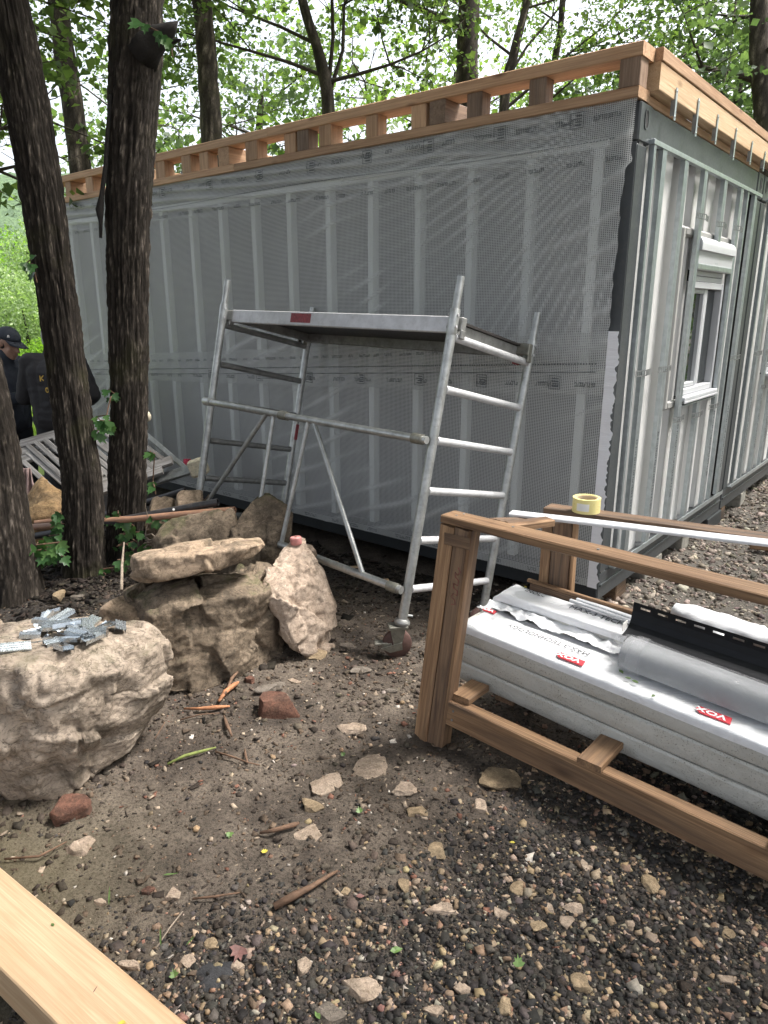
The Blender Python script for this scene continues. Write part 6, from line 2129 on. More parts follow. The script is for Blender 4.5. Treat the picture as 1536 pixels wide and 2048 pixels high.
# back rail, back post and cross pieces
ra, rz0 = onb(1092, 1012, 0.60)
rb, rz1 = onb(1536, 1074, 0.66)
board('back_rail', Cp(ra, 0.615, rz0 - 0.012), Cp(ra + (rb - ra) * 2, 0.735, rz0 - 0.012 + 2 * (rz1 - rz0)), 0.085, 0.024, MAT['crate_dark'], crate, c=0.003, warp=0.002, n=10)
for (u0, u1, mt, db) in ((1084, 1104, 'crate', 0.0), (1105, 1144, 'crate_dark', 0.002), (1144, 1151, 'crate', 0.006)):
    a0_, zt0 = onb(u0, 1038, 0.60)
    a1_, _ = onb(u1, 1038, 0.60)
    al_, zl = onb(u0 - 9, 1165, 0.60)
    sl_ = (a0_ - al_) / (zt0 - zl)
    w_ = a1_ - a0_
    board('post_board', Cp(a0_ + w_ / 2 - sl_ * (rz0 - 0.026), 0.62 + db, 0.0), Cp(a0_ + w_ / 2, 0.62 + db, rz0 - 0.026), w_ - 0.002, 0.036, MAT[mt], crate, up=tuple(CB), c=0.003, warp=0.001)
board('cross_piece', Cp(0.20, 0.088, TZ + 0.002), Cp(0.20, 0.56, rz0 - 0.04), 0.05, 0.022, MAT['crate_dark'], crate, c=0.003)
board('cross_piece', Cp(0.262, 0.086, TZ - 0.002), Cp(0.335, 0.242, TZ - 0.004), 0.058, 0.024, MAT['crate'], crate, c=0.003)
board('cross_piece', Cp(1.45, 0.06, TZ + 0.020), Cp(1.5, 0.66, TZ + 0.000), 0.06, 0.02, MAT['crate'], crate, c=0.003)
board('post_board', Cp(1.62, 0.735, -0.05), Cp(1.66, 0.735, 0.86), 0.07, 0.03, MAT['crate_dark'], crate, up=tuple(CB), c=0.003)
# skids under the panels
for a in (0.115, 0.665, 1.25):
    board('spacer', Cp(a, -0.012 if a > 0.5 else 0.03, 0.218 - 0.026 * a), Cp(a, 0.168 if a > 0.5 else 0.17, 0.218 - 0.026 * a), 0.085, 0.026, MAT['crate'], crate, c=0.003)
for a in (0.2, 0.75, 1.3):
    board('skid', Cp(a, 0.22, 0.167 - 0.034 * a), Cp(a, 0.72, 0.155 - 0.034 * a), 0.085, 0.028, MAT['crate_dark'], crate, c=0.003)
board('floor_board', Cp(0.10, 0.66, 0.09), Cp(1.9, 0.66, 0.10), 0.05, 0.10, MAT['crate_dark'], crate, c=0.003)
for a in (0.665, 1.25):
    board('bearer', Cp(a, 0.62, 0.08), Cp(a, 0.70, 0.08), 0.1, 0.16, MAT['crate_dark'], crate, c=0.003)
board('bearer', Cp(0.2, 0.66, 0.04), Cp(1.8, 0.66, 0.03), 0.09, 0.10, MAT['crate_dark'], crate, c=0.003)
board('bearer', Cp(1.75, 0.02, 0.0), Cp(1.85, 0.02, 0.0), 0.06, 0.14, MAT['crate_dark'], crate, c=0.003)


def pack(name, a0, a1, bF, bB, z0, z1, label, skew=0.0, layers=1, sagz=0.0, seed=1, top=True, endcrush=0.02):
    """panels in film: rounded wrapped top sheet, grey panel edges under it"""
    root = thing(name, Cp(a0, bF, z0), label, 'panel pack', None)
    L = a1 - a0
    n = 46
    def P(a, b, z):
        f = (a - a0) / L
        return Cp(a, b + skew * f, z - sagz * f)
    h = (z1 - z0) / layers
    for i in range(layers):
        za, zb = z0 + h * i + 0.002, z0 + h * (i + 1) - 0.002
        pr = [(bF + 0.010, za), (bF + 0.002, za + h * 0.16), (bF + 0.0, za + h * 0.5), (bF, zb - 0.008), (bF + 0.007, zb), (bB, zb), (bB, za)]
        V, F = [], []
        r = random.Random(seed * 10 + i)
        m = len(pr)
        ext = r.uniform(-0.012, 0.012)
        for k in range(n + 1):
            a = a0 + ext + (L - ext) * k / n
            for (b_, z_) in pr:
                w_ = 0.0025 * math.sin(a * 9 + i * 2 + z_ * 30)
                V.append(P(a, b_ + w_, z_))
        for k in range(n):
            for q in range(m):
                F.append((k * m + q, k * m + (q + 1) % m, (k + 1) * m + (q + 1) % m, (k + 1) * m + q))
        F.append(tuple(range(m - 1, -1, -1)))
        F.append(tuple(n * m + q for q in range(m)))
        o = mesh('panel_layer', V, F, MAT['wrapside'], root)
        shade_auto(o, 30)
    if top:
        # film over the top, hanging a little over the front, crumpled at the end
        na, nb = 120, 22
        A_, B_ = np.meshgrid(np.linspace(0, 1, na), np.linspace(0, 1, nb), indexing='ij')
        A_, B_ = A_.ravel(), B_.ravel()
        a = a0 - 0.012 + (L + 0.012) * A_
        wid = bB - bF
        dropf = 0.03
        s = B_ * (wid + dropf + 0.02) - dropf
        b_ = np.where(s < 0, bF - 0.0055, np.where(s > wid, bB + 0.004, bF - 0.0055 + s * (wid + 0.0095) / wid))
        z = np.where(s < 0, z1 + s, np.where(s > wid, z1 - (s - wid), z1)) + 0.0035
        q = np.stack([a * 7, b_ * 14, 0 * a + seed], 1)
        wr = 0.0045 * np.maximum(0, fbm(q, 4, 300 + seed, ridged=True)) + 0.006 * np.exp(-(A_ / 0.05) ** 2) * (1 + fbm(q * 4, 2, 310))
        z = z + np.where(s >= -0.005, wr, 0)
        z = z - 0.03 * np.exp(-(A_ / 0.012) ** 2)
        b_ = b_ - np.where(s < 0, 0.4 * wr, 0)
        f = (a - a0) / L
        V = np.array(CO)[None] + a[:, None] * np.array(CA)[None] + (b_ + skew * f)[:, None] * np.array(CB)[None] + (z - sagz * f)[:, None] * np.array([[0, 0, 1.0]])
        ii, jj = np.meshgrid(np.arange(na - 1), np.arange(nb - 1), indexing='ij')
        k = (ii * nb + jj).ravel()
        fastmesh('wrap_film', V, np.stack([k, k + nb, k + nb + 1, k + 1], 1), MAT['wrap'], root, None, True, k=4)
    return root


SK = -0.070
pk1 = pack('panel_pack', -0.012, 1.9, 0.195, 0.405, 0.186, 0.436, 'front stack of white wrapped siding panels with upside down print', SK, 3, 0.062, 1)
pk2 = pack('panel_pack', 0.010, 1.9, 0.432, 0.556, 0.188, 0.498, 'rear wrapped panel pack with upright black print', -0.045, 4, 0.035, 2)


def print_on(parent, s, size, a, b, z, flip, mat, squash=1.0, bold=0.0, tilt=0.0):
    x = CA * (-1 if flip else 1)
    y = CB * (-1 if flip else 1)
    sl = (0.075 / 1.9) * (1 if flip else -1)
    x = (x + UP * sl * (1 if True else 0) + y * tilt).normalized()
    nrm = x.cross(y).normalized()
    y = nrm.cross(x)
    return text_mesh('print', s, size, mat, parent, basis(Cp(a, b, z), x, y, nrm), squash, bold)


def ztop1(a):
    return 0.4475 - 0.062 * (a + 0.012) / 1.9


def red_mark(parent, a, b, z, flip, L=0.105, H=0.038):
    x = CA * (-1 if flip else 1)
    y = CB * (-1 if flip else 1)
    x = (x + UP * (0.04 if flip else -0.04)).normalized()
    nrm = x.cross(y).normalized()
    V = [(0, 0, 0), (L * 0.93, 0, 0), (L, H * 0.5, 0), (L * 0.85, H, 0), (-L * 0.05, H, 0)]
    M = basis(Cp(a, b, z), x, y, nrm)
    o = mesh('red_mark', [(q[0], q[1], 0.0004) for q in V] + [(q[0], q[1], -0.004) for q in V], [(0, 1, 2, 3, 4)] + [(i, 5 + i, 5 + (i + 1) % 5, (i + 1) % 5) for i in range(5)], MAT['red'], parent, M)
    text_mesh('print', 'VOX', H * 0.95, MAT['whiteprint'], o, M @ Matrix.Translation((L * 0.12, H * 0.16, 0.0012)), 1.2, 0.0012)


for a_, flip in ((0.515, True), (1.02, True), (1.6, True)):
    red_mark(pk1, a_, 0.255 + SK * (a_ / 1.9), ztop1(a_) + 0.0012, flip)
print_on(pk1, 'MAX-3 TECHNOLOGY', 0.040, 0.505, 0.320 + SK * 0.25, ztop1(0.4) + 0.0005, True, MAT['ink'], 0.86)
red_mark(pk1, 0.055, 0.372, ztop1(0.03) + 0.003, True, 0.06, 0.03)
print_on(pk2, 'TECHNOLOGY', 0.040, -0.16 + 0.18, 0.520, 0.5075, False, MAT['ink'], 0.8)
print_on(pk2, 'MAX-3 TECHNOLOGY', 0.044, 0.315, 0.485, 0.503, False, MAT['ink'], 0.9)

# crumpled film in the gap between the packs
na, nb = 70, 12
A_, B_ = np.meshgrid(np.linspace(0, 1, na), np.linspace(0, 1, nb), indexing='ij')
A_, B_ = A_.ravel(), B_.ravel()
a = -0.01 + 0.62 * A_
b_ = 0.375 + 0.075 * B_ - 0.03 * A_
z = 0.452 + 0.020 * fbm(np.stack([a * 18, b_ * 30, 0 * a], 1), 3, 411, ridged=True) + 0.012 * B_ - 0.02 * A_
V = np.array(CO)[None] + a[:, None] * np.array(CA)[None] + b_[:, None] * np.array(CB)[None] + z[:, None] * np.array([[0, 0, 1.0]])
ii, jj = np.meshgrid(np.arange(na - 1), np.arange(nb - 1), indexing='ij')
k = (ii * nb + jj).ravel()
ff = fastmesh('crumpled_film', V, np.stack([k, k + nb, k + nb + 1, k + 1], 1), MAT['wrap'], None, None, True, k=4)
tag(ff, 'crumpled white film stuffed between the two panel packs', 'plastic film')

# clear film bundle of grey profiles on the front pack
bun = thing('profile_bundle', Cp(0.60, 0.24, 0.44), 'bundle of grey profiles in clear film on the front pack', 'profile bundle')
SKB = -0.045
def Bp(a, b, z):
    f = (a - 0.59) / 1.3
    return Cp(a, b + SKB * f, z - 0.055 * f)
prf = [(0.255, 0.446), (0.250, 0.474), (0.262, 0.512), (0.300, 0.530), (0.345, 0.530), (0.375, 0.520), (0.385, 0.446)]
for _ in range(2):                                       # round the bundle's corners
    q_ = [prf[0]]
    for (p_a, p_b) in zip(prf[:-1], prf[1:]):
        q_ += [tuple(np.array(p_a) * 0.75 + np.array(p_b) * 0.25), tuple(np.array(p_a) * 0.25 + np.array(p_b) * 0.75)]
    prf = q_ + [prf[-1]]
m = len(prf)
V, F = [], []
n = 30
for kx in range(n + 1):
    a = 0.625 + 1.28 * kx / n
    for (b_, z_) in prf:
        V.append(Bp(a, b_ + 0.006, z_ - 0.003))
for kx in range(n):
    for q in range(m):
        F.append((kx * m + q, kx * m + (q + 1) % m, (kx + 1) * m + (q + 1) % m, (kx + 1) * m + q))
F += [tuple(range(m - 1, -1, -1)), tuple(n * m + q for q in range(m))]
o = mesh('grey_profile', V, F, MAT['panelcore'], bun)
shade_auto(o, 40)
na, nb = 130, 30
A_, B_ = np.meshgrid(np.linspace(0, 1, na), np.linspace(0, 1, nb), indexing='ij')
A_, B_ = A_.ravel(), B_.ravel()
pf_ = np.array(prf)
seg = np.concatenate([[0], np.cumsum(np.hypot(*np.diff(pf_, axis=0).T))])
bq = np.interp(B_ * seg[-1], seg, pf_[:, 0])
zq = np.interp(B_ * seg[-1], seg, pf_[:, 1])
a = 0.585 + 1.32 * A_
cr = np.exp(-(A_ / 0.055) ** 2)
q = np.stack([a * 9, B_ * 7, 0 * a], 1)
sw = 0.004 + 0.003 * fbm(q * 0.6, 2, 500) + cr * 0.016 * fbm(q * 3, 3, 510)
cb, cz = 0.318, 0.47
nb_ = bq - cb
nz_ = zq - cz
nl_ = np.hypot(nb_, nz_) + 1e-6
shrink = 1 - 0.35 * np.exp(-(A_ / 0.018) ** 2)
bq = cb + nb_ * shrink + nb_ / nl_ * sw
zq = np.maximum(cz + nz_ * shrink + nz_ / nl_ * sw, 0.4465)
f = (a - 0.59) / 1.3
V = np.array(CO)[None] + a[:, None] * np.array(CA)[None] + (bq + SKB * f)[:, None] * np.array(CB)[None] + (zq - 0.055 * f)[:, None] * np.array([[0, 0, 1.0]])
ii, jj = np.meshgrid(np.arange(na - 1), np.arange(nb - 1), indexing='ij')
k = (ii * nb + jj).ravel()
fastmesh('clear_film', V, np.stack([k, k + nb, k + nb + 1, k + 1], 1), MAT['clearfilm'], bun, None, True, k=4)
tapeV = [Bp(0.655 + 0.0 * i, 0.318 + (b_ - 0.318) * 1.13, 0.47 + (z_ - 0.47) * 1.16) for i in range(1) for j, (b_, z_) in enumerate(prf)] + [Bp(0.70, 0.318 + (b_ - 0.318) * 1.13, 0.47 + (z_ - 0.47) * 1.16) for j, (b_, z_) in enumerate(prf)]
mesh('tape_band', tapeV, [(i, i + 1, m + i + 1, m + i) for i in range(m - 1)], MAT['clearfilm'], bun)

# black perforated profile: upright web between two slotted flanges
prof_t = thing('black_profile', Cp(0.60, 0.39, 0.53), 'long black slotted profile lying behind the clear film bundle', 'profile')
def Kp(a, b, z):
    f = (a - 0.6) / 1.3
    return Cp(a, b - 0.045 * f, z - 0.020 - 0.045 * f)


def slotted(name, p_of, a0, a1, s0, s1, first, parent):
    """a strip with a row of long slots; p_of(a, s) is a place on the strip"""
    b = MB()
    sm0, sm1 = s0 + (s1 - s0) * 0.40, s0 + (s1 - s0) * 0.62
    per, sl = 0.064, 0.036
    a = a0
    first_ = True
    while a < a1:
        e = min(a + per, a1)
        st = a + (per - sl)
        def quad(x0, x1, y0, y1):
            b.add([p_of(x0, y0), p_of(x1, y0), p_of(x1, y1), p_of(x0, y1)], [(0, 1, 2, 3)])
        quad(a, e, s0, sm0)
        quad(a, e, sm1, s1)
        quad(a, min(st, e), sm0, sm1)
        a = e
    return b.build(name, MAT['blackplastic'], parent)


A0, A1_ = 0.595, 1.9
slotted('slotted_flange', lambda a, s: Kp(a, 0.428 + 0.004 * s / 0.03, 0.610 + s), A0, A1_, 0.0, 0.032, True, prof_t)
slotted('slotted_flange', lambda a, s: Kp(a + 0.02, 0.345 - s, 0.541 - 0.15 * s), A0, A1_, 0.0, 0.034, True, prof_t)
b = MB()
nn_ = 10
cur = [(0.345, 0.541), (0.372, 0.546), (0.395, 0.553), (0.412, 0.566), (0.422, 0.586), (0.428, 0.610)]
for i in range(len(cur) - 1):
    (b0, z0), (b1, z1) = cur[i], cur[i + 1]
    b.add([Kp(A0, b0, z0), Kp(A1_, b0, z0), Kp(A1_, b1, z1), Kp(A0, b1, z1)], [(0, 1, 2, 3)])
o = b.build('web', MAT['blackplastic'], prof_t)
MB().box(-0.001, 0.001, -0.02, 0.02, -0.012, 0.02).build('paper_tag', MAT['paper'], prof_t, basis(Kp(A0 - 0.002, 0.372, 0.563), CA, CB, UP))

# white profiles on the rear pack, and film rolls behind
wp = thing('white_profiles', Cp(0.3, 0.6, 0.5), 'thin white profiles lying along the rear pack', 'profile')
for i, (b_, z_) in enumerate(((0.510, 0.516), (0.528, 0.520), (0.545, 0.515))):
    board('white_strip', Cp(0.30 + 0.02 * i, b_ + 0.02, z_), Cp(0.64, b_ - 0.012, z_ - 0.006), 0.014, 0.010, MAT['pvc'], wp, c=0.002)
rust = stone  # noqa
ba, bz0 = onb(1056, 1160, 0.572)
bb, bz1 = onb(1440, 1278, 0.572)
bs = (bz1 - bz0) / (bb - ba)
tag(board('brown_batten', Cp(ba, 0.574, bz0), Cp(1.8, 0.574, bz0 + bs * (1.8 - ba)), 0.022, 0.012, MAT['crate'], None, c=0.003, n=10), 'thin brown batten along the back of the crate behind the packs', 'batten')
tag(board('dark_board', Cp(ba + 0.01, 0.574, bz0 - 0.126), Cp(1.8, 0.574, bz0 - 0.126 + bs * (1.8 - ba)), 0.014, 0.238, MAT['crate_dark'], None, c=0.003, n=6), 'dark board standing on edge behind the packs', 'board')


def film_roll(name, p0, p1, rad, label, seed):
    p0, p1 = Vector(p0), Vector(p1)
    n, m = 50, 16
    t, s, u = frame_of(p1 - p0)
    V, F = [], []
    for i in range(n + 1):
        f = i / n
        c = p0.lerp(p1, f)
        taper = 0.55 + 0.45 * min(1, f / 0.10)
        for k in range(m):
            a = 2 * math.pi * k / m
            V.append(tuple(c + (s * math.cos(a) * 1.5 + u * math.sin(a)) * rad * taper))
    V = np.array(V)
    V += 0.014 * np.stack([fbm(V * np.array([12, 12, 20]) + q * 4, 3, seed + q, ridged=True) for q in range(3)], 1)
    for i in range(n):
        for k in range(m):
            F.append((i * m + k, i * m + (k + 1) % m, (i + 1) * m + (k + 1) % m, (i + 1) * m + k))
    F += [tuple(range(m - 1, -1, -1)), tuple(n * m + k for k in range(m))]
    return tag(mesh(name, V, F, MAT['wrap'], None, None, True), label, 'film bundle')


fa, fz0 = onb(1345, 1222, 0.70)
fb_, fz1 = onb(1536, 1285, 0.70)
film_roll('film_bundle', Cp(fa, 0.70, fz0), Cp(fa + 2.2 * (fb_ - fa), 0.70, fz0 + 2.2 * (fz1 - fz0)), 0.036, 'rolled bundle in dirty white film behind the black profile', 601)
tag(board('brown_board', Cp(0.30, 0.665, fz0 - 0.075), Cp(1.8, 0.665, fz0 - 0.085), 0.15, 0.05, MAT['crate_dark'], None, c=0.003), 'brown board between the black profile and the rolled bundle', 'board')
for i, (a, b_, r_, lab) in enumerate(((0.79, 0.615, 0.020, 'small crumpled white foil piece behind the black profile'), (0.845, 0.62, 0.030, 'larger crumpled white foil piece behind the black profile'), (1.10, 0.62, 0.04, 'crumpled white foil at the right picture edge'))):
    bm = bmesh.new()
    bmesh.ops.create_icosphere(bm, subdivisions=3, radius=1.0)
    V = np.array([q.co[:] for q in bm.verts])
    T = [tuple(q.index for q in f.verts) for f in bm.faces]
    bm.free()
    V = V * (1 + 0.35 * fbm(V * 2.5 + i * 7, 3, 620 + i, ridged=True)[:, None]) * np.array([r_ * 1.4, r_, r_ * 0.9])
    tag(mesh('foil_piece', V, T, MAT['pvc'], None, basis(Cp(a, b_, fz0 - 0.045 + r_ * 0.55), CA, CB, UP)), lab, 'foil')
# white flat strip lying across the crate top
wa, wz0 = onb(1022, 1026, 0.30)
wb2, wz1 = onb(1536, 1086, 0.42)
ws = board('white_strip', Cp(wa, 0.30, wz0), Cp(wa + 2.2 * (wb2 - wa), 0.30 + 2.2 * 0.12, wz0 + 2.2 * (wz1 - wz0)), 0.044, 0.012, MAT['pvc'], None, c=0.003, warp=0.0, n=10, roll=-0.10)
tag(ws, 'long flat white profile strip lying across the top of the crate', 'profile')
text_mesh('print', 'l  mm 25', 0.012, MAT['ink_grey'], ws, ws.matrix_basis @ Matrix.Translation((0.11, 0.004, 0.0062)), 1.2)
# roll of yellow tape on the back rail
ta, tz_ = onb(1172, 1018, 0.615)
tp = Cp(ta, 0.615, rz0 + (rz1 - rz0) / (rb - ra) * (ta - ra) + 0.001)
tr_ = thing('tape_roll', tp, 'yellow adhesive tape roll standing on the back rail of the crate', 'tape')
def annulus(name, r0, r1, z0, z1, mat, parent, c, n=40):
    V, F = [], []
    for i in range(n):
        a = 2 * math.pi * i / n
        for (r_, z_) in ((r0, z0), (r1, z0), (r1, z1), (r0, z1)):
            V.append((r_ * math.cos(a), r_ * math.sin(a), z_))
    for i in range(n):
        for k in range(4):
            F.append((i * 4 + k, i * 4 + (k + 1) % 4, ((i + 1) % n) * 4 + (k + 1) % 4, ((i + 1) % n) * 4 + k))
    o = mesh(name, V, F, mat, parent, Matrix.Translation(c))
    shade_auto(o, 40)
    return o
annulus('tape', 0.043, 0.055, 0.0, 0.058, MAT['tape'], tr_, tp)
annulus('core', 0.039, 0.0425, 0.0, 0.055, MAT['card'], tr_, tp)
V, F = [], []
for i in range(9):
    a = -2.55 + 0.9 * i / 8
    for z in (0.012, 0.042):
        V.append((0.0556 * math.cos(a), 0.0556 * math.sin(a), z))
mesh('label', V, [(2 * i, 2 * i + 2, 2 * i + 3, 2 * i + 1) for i in range(8)], MAT['paper'], tr_, Matrix.Translation(tp))
# pale timber lying in the yard behind, at the right picture edge
tag(board('timber', atz(1500, 1090, -0.08), atz(1600, 1102, -0.08), 0.05, 0.05, MAT['crate'], None), 'short brown timber lying on the yard gravel at the right edge', 'timber')
# ------------------------------------------------------------------ fresh beam in the lower left corner
zt_ = 0.115
q0, q1 = atz(0, 1733, zt_), atz(377, 2048, zt_)
dr = (q1 - q0).normalized()
qn = atz(0, 1937, zt_)
wid = abs((qn - q0).dot(Vector((-dr.y, dr.x, 0))))
sd_ = Vector((dr.y, -dr.x, 0))
if (qn - q0).dot(sd_) < 0:
    sd_ = -sd_
c0 = q0 + sd_ * wid / 2 - dr * 0.9
c1 = q1 + sd_ * wid / 2 + dr * 0.6
bm_ = board('pine_beam', Vector((c0.x, c0.y, zt_ - 0.055)), Vector((c1.x, c1.y, zt_ - 0.055)), wid, 0.11, MAT['pine'], None, c=0.004, n=16)
tag(bm_, 'fresh pale pine beam in the lower left corner', 'beam')


def leaf_thing(p, s, mat, label, seed, kind='oval', nrm=(0, 0, 1), yaw=0.0):
    r = random.Random(seed)
    s = s * (0.62 if kind == 'maple' and mat is MAT['greenleaf'] else 0.85)
    if kind == 'oval':
        out = [(0, 0), (-0.22, 0.25), (-0.24, 0.55), (0, 1.0), (0.24, 0.55), (0.22, 0.25)]
    elif kind == 'maple':
        out = [(0, 0), (-0.35, 0.05), (-0.62, 0.35), (-0.34, 0.45), (-0.36, 0.82), (-0.12, 0.66), (0, 1.1), (0.12, 0.66), (0.36, 0.82), (0.34, 0.45), (0.62, 0.35), (0.35, 0.05)]
    else:
        out = [(0, 0), (-0.06, 0.3), (-0.05, 0.8), (0, 1.2), (0.05, 0.8), (0.06, 0.3)]
    n = len(out)
    V = [(x * s, y * s, 0.25 * s * abs(x) + r.uniform(-0.02, 0.05) * s) for x, y in out] + [(0, 0.45 * s, 0.0)]
    V += [(a, b, c - 0.001) for a, b, c in V]
    F = [(i, (i + 1) % n, n) for i in range(n)] + [((i + 1) % n + n + 1, i + n + 1, 2 * n + 1) for i in range(n)]
    z = Vector(nrm).normalized()
    x = Vector((math.cos(yaw), math.sin(yaw), 0))
    x = (x - z * x.dot(z)).normalized()
    return tag(mesh('leaf', V, F, mat, None, basis(Vector(p), x, z.cross(x), z)), label, 'leaf')


def gp(u, v, dz=0.012):
    p = atz(u, v)
    p.z = float(gz(p.x, p.y)[0]) + dz
    return p


leaf_thing(atz(108, 1852, zt_ + 0.002), 0.017, MAT['greenleaf'], 'tiny green leaf on the pale beam', 1, yaw=0.9)
leaf_thing(atz(252, 2045, zt_ + 0.002), 0.022, MAT['yellowleaf'], 'yellow leaf at the lower end of the beam', 2, yaw=1.6)
leaf_thing(atz(186, 1985, zt_ + 0.002), 0.018, MAT['deadleaf'], 'tiny dry bud on the pale beam', 3, 'blade', yaw=-0.2)
leaf_thing(gp(482, 1902, 0.016), 0.050, MAT['deadleaf'], 'large dark red dead leaf left of the gravel', 4, 'maple', (0.2, -0.3, 1), 2.9)
leaf_thing(gp(712, 1800, 0.012), 0.032, MAT['deadleaf'], 'curled brown leaf on the sandy patch', 5, 'oval', (0.3, -0.2, 1), -1.3)
leaf_thing(gp(460, 1668, 0.010), 0.038, MAT['greenleaf'], 'toothed green leaf on the mud left of the path', 6, 'maple', (0, -0.2, 1), 3.2)
leaf_thing(gp(530, 1710, 0.010), 0.022, MAT['yellowleaf'], 'small star shaped yellow leaf on the mud', 7, 'maple', (0, 0, 1), 0.4)
leaf_thing(gp(325, 1746, 0.010), 0.045, MAT['greenleaf'], 'narrow green blade on the mud above the beam', 8, 'blade', (0, 0, 1), -1.4)
leaf_thing(gp(218, 1812, 0.012), 0.05, MAT['greenleaf'], 'green stalk standing beside the thin cream stone', 9, 'blade', (0.2, -0.9, 0.5), 0.1)
leaf_thing(gp(322, 1895, 0.012), 0.05, MAT['greenleaf'], 'green stalk beside the rosy stone by the beam', 10, 'blade', (0.1, -0.9, 0.5), 0.2)
leaf_thing(gp(372, 1888, 0.012), 0.03, MAT['greenleaf'], 'short green blade right of the green stalk', 11, 'blade', (0.1, -0.6, 0.8), -0.8)
leaf_thing(gp(350, 1962, 0.014), 0.034, MAT['greenleaf'], 'bright green fern tip beside the beam', 12, 'maple', (0, -0.5, 0.8), 0.5)
leaf_thing(gp(720, 1640, 0.012), 0.035, MAT['greenleaf'], 'little green weed right of the path centre', 13, 'maple', (0, -0.5, 0.8), 0.3)
leaf_thing(gp(688, 1510, 0.012), 0.028, MAT['greenleaf'], 'tiny weed above the large flat pale stone', 14, 'maple', (0, -0.6, 0.8), 0.8)
leaf_thing(gp(780, 1912, 0.012), 0.042, MAT['greenleaf'], 'grey green leaf in the lower gravel', 15, 'oval', (0.1, -0.2, 1), -1.3)
leaf_thing(gp(640, 2042, 0.012), 0.03, MAT['greenleaf'], 'round green leaf cut by the bottom edge', 16, 'oval', (0, 0, 1), 0.6)
leaf_thing(gp(1036, 1950, 0.016), 0.045, MAT['greenleaf'], 'green sprig standing in the lower gravel', 17, 'maple', (0.2, -0.7, 0.7), 0.0)
leaf_thing(gp(1422, 1990, 0.014), 0.014, MAT['greenleaf'], 'tiny green leaf in the gravel at the right', 18, 'oval', (0, -0.2, 1), 0.6)
leaf_thing(gp(1030, 1688, 0.012), 0.022, MAT['yellowleaf'], 'faded yellow leaf near the crate rail', 19, 'oval', (0, 0, 1), 1.4)
for i, (a_, b_, s_, yw, lab) in enumerate(((0.655, 0.262 + SK * 0.35, 0.030, 0.3, 'green leaf on the front pack, leftmost of four'), (0.69, 0.248 + SK * 0.36, 0.026, 1.2, 'green leaf on the front pack, second of four'), (0.72, 0.238 + SK * 0.37, 0.030, 0.8, 'grey green leaf on the front pack, third of four'), (0.79, 0.205 + SK * 0.40, 0.024, 2.2, 'green leaf on the front pack, rightmost of four'))):
    leaf_thing(Cp(a_, b_, ztop1(a_) + 0.006), s_, MAT['greenleaf'], lab, 40 + i, 'oval', (0.05, -0.1, 1), yw)
leaf_thing(Cp(0.44, 0.375, ztop1(0.44) + 0.012), 0.03, MAT['deadleaf'], 'dry leaf between the packs beside the clear film', 46, 'oval', (0.2, -0.1, 1), -1.0)
leaf_thing(Cp(0.09, 0.545, 0.510), 0.024, MAT['yellowleaf'], 'yellowish leaf on the left end of the rear pack', 47, 'oval', (0, 0, 1), 0.3)


# ------------------------------------------------------------------ twigs and bark on the ground
def twig(px, rad, mat, label, seed, dz=0.012, cat='twig'):
    pts = [gp(u, v, dz + (0.006 if 0 < i < len(px) - 1 else 0)) for i, (u, v) in enumerate(px)]
    V, F = tubegeo(pts, rad, 8, True)
    V = np.array([tuple(v) for v in V])
    V += 0.25 * np.max(rad) * np.stack([fbm(V * 90 + q * 3, 2, seed + q) for q in range(3)], 1)
    return tag(mesh('twig', V, F, mat, None, None, True), label, cat)


twig([(368, 1420), (400, 1424), (430, 1426), (460, 1420)], [0.004, 0.007, 0.009, 0.004], MAT['twig_red'], 'orange bark strip lying before the dark boulder', 1)
twig([(438, 1415), (452, 1400), (470, 1385), (478, 1378)], [0.006, 0.010, 0.011, 0.005], MAT['twig_red'], 'thick orange bark piece leaning on the dark boulder', 2, 0.02)
twig([(452, 1405), (465, 1375), (478, 1358)], [0.005, 0.008, 0.004], MAT['twig'], 'brown forked bark piece behind the orange one', 3, 0.03)
twig([(449, 1440), (455, 1462), (464, 1480)], [0.004, 0.008, 0.004], MAT['twig'], 'short brown stick pointing down from the bark strips', 4)
twig([(335, 1532), (370, 1520), (405, 1510), (432, 1498)], [0.004, 0.006, 0.006, 0.003], MAT['twig_green'], 'mossy green twig on the mud', 5)
twig([(432, 1508), (465, 1522), (495, 1532), (520, 1534)], [0.004, 0.004, 0.003, 0.002], MAT['twig'], 'thin dark twig right of the mossy one', 6)
twig([(490, 1505), (492, 1520), (495, 1530)], [0.003, 0.005, 0.003], MAT['twig'], 'short dark stick crossing the thin twig', 7)
twig([(548, 1820), (590, 1806), (625, 1790), (660, 1765), (675, 1752)], [0.010, 0.011, 0.008, 0.006, 0.004], MAT['twig'], 'long brown stick on the mud above the gravel', 8)
twig([(520, 1668), (550, 1668), (590, 1660), (598, 1655)], [0.004, 0.008, 0.008, 0.004], MAT['twig'], 'brown bark stick beside the half buried stone', 9)
twig([(360, 1445), (400, 1437), (440, 1434)], [0.003, 0.003, 0.002], MAT['twig'], 'thin straight twig in front of the orange bark strip', 10)
twig([(310, 1478), (330, 1450)], [0.002, 0.002], MAT['twig'], 'fine twig at the right foot of the big boulder', 11)
twig([(385, 1798), (430, 1795), (480, 1788)], [0.003, 0.004, 0.002], MAT['twig'], 'dark thin twig left of the long brown stick', 12)
twig([(312, 1905), (340, 1860), (365, 1820)], [0.002, 0.002, 0.002], MAT['vine'], 'dry straw stalk beside the beam', 13)
twig([(10, 1722), (80, 1722), (135, 1690)], [0.003, 0.004, 0.002], MAT['twig'], 'root thread on the silt above the beam', 14)
stk = MB().tube([at(243, 1180, 3.3), at(244, 1130, 3.5), at(248, 1085, 3.7)], [0.008, 0.007, 0.004], 8)
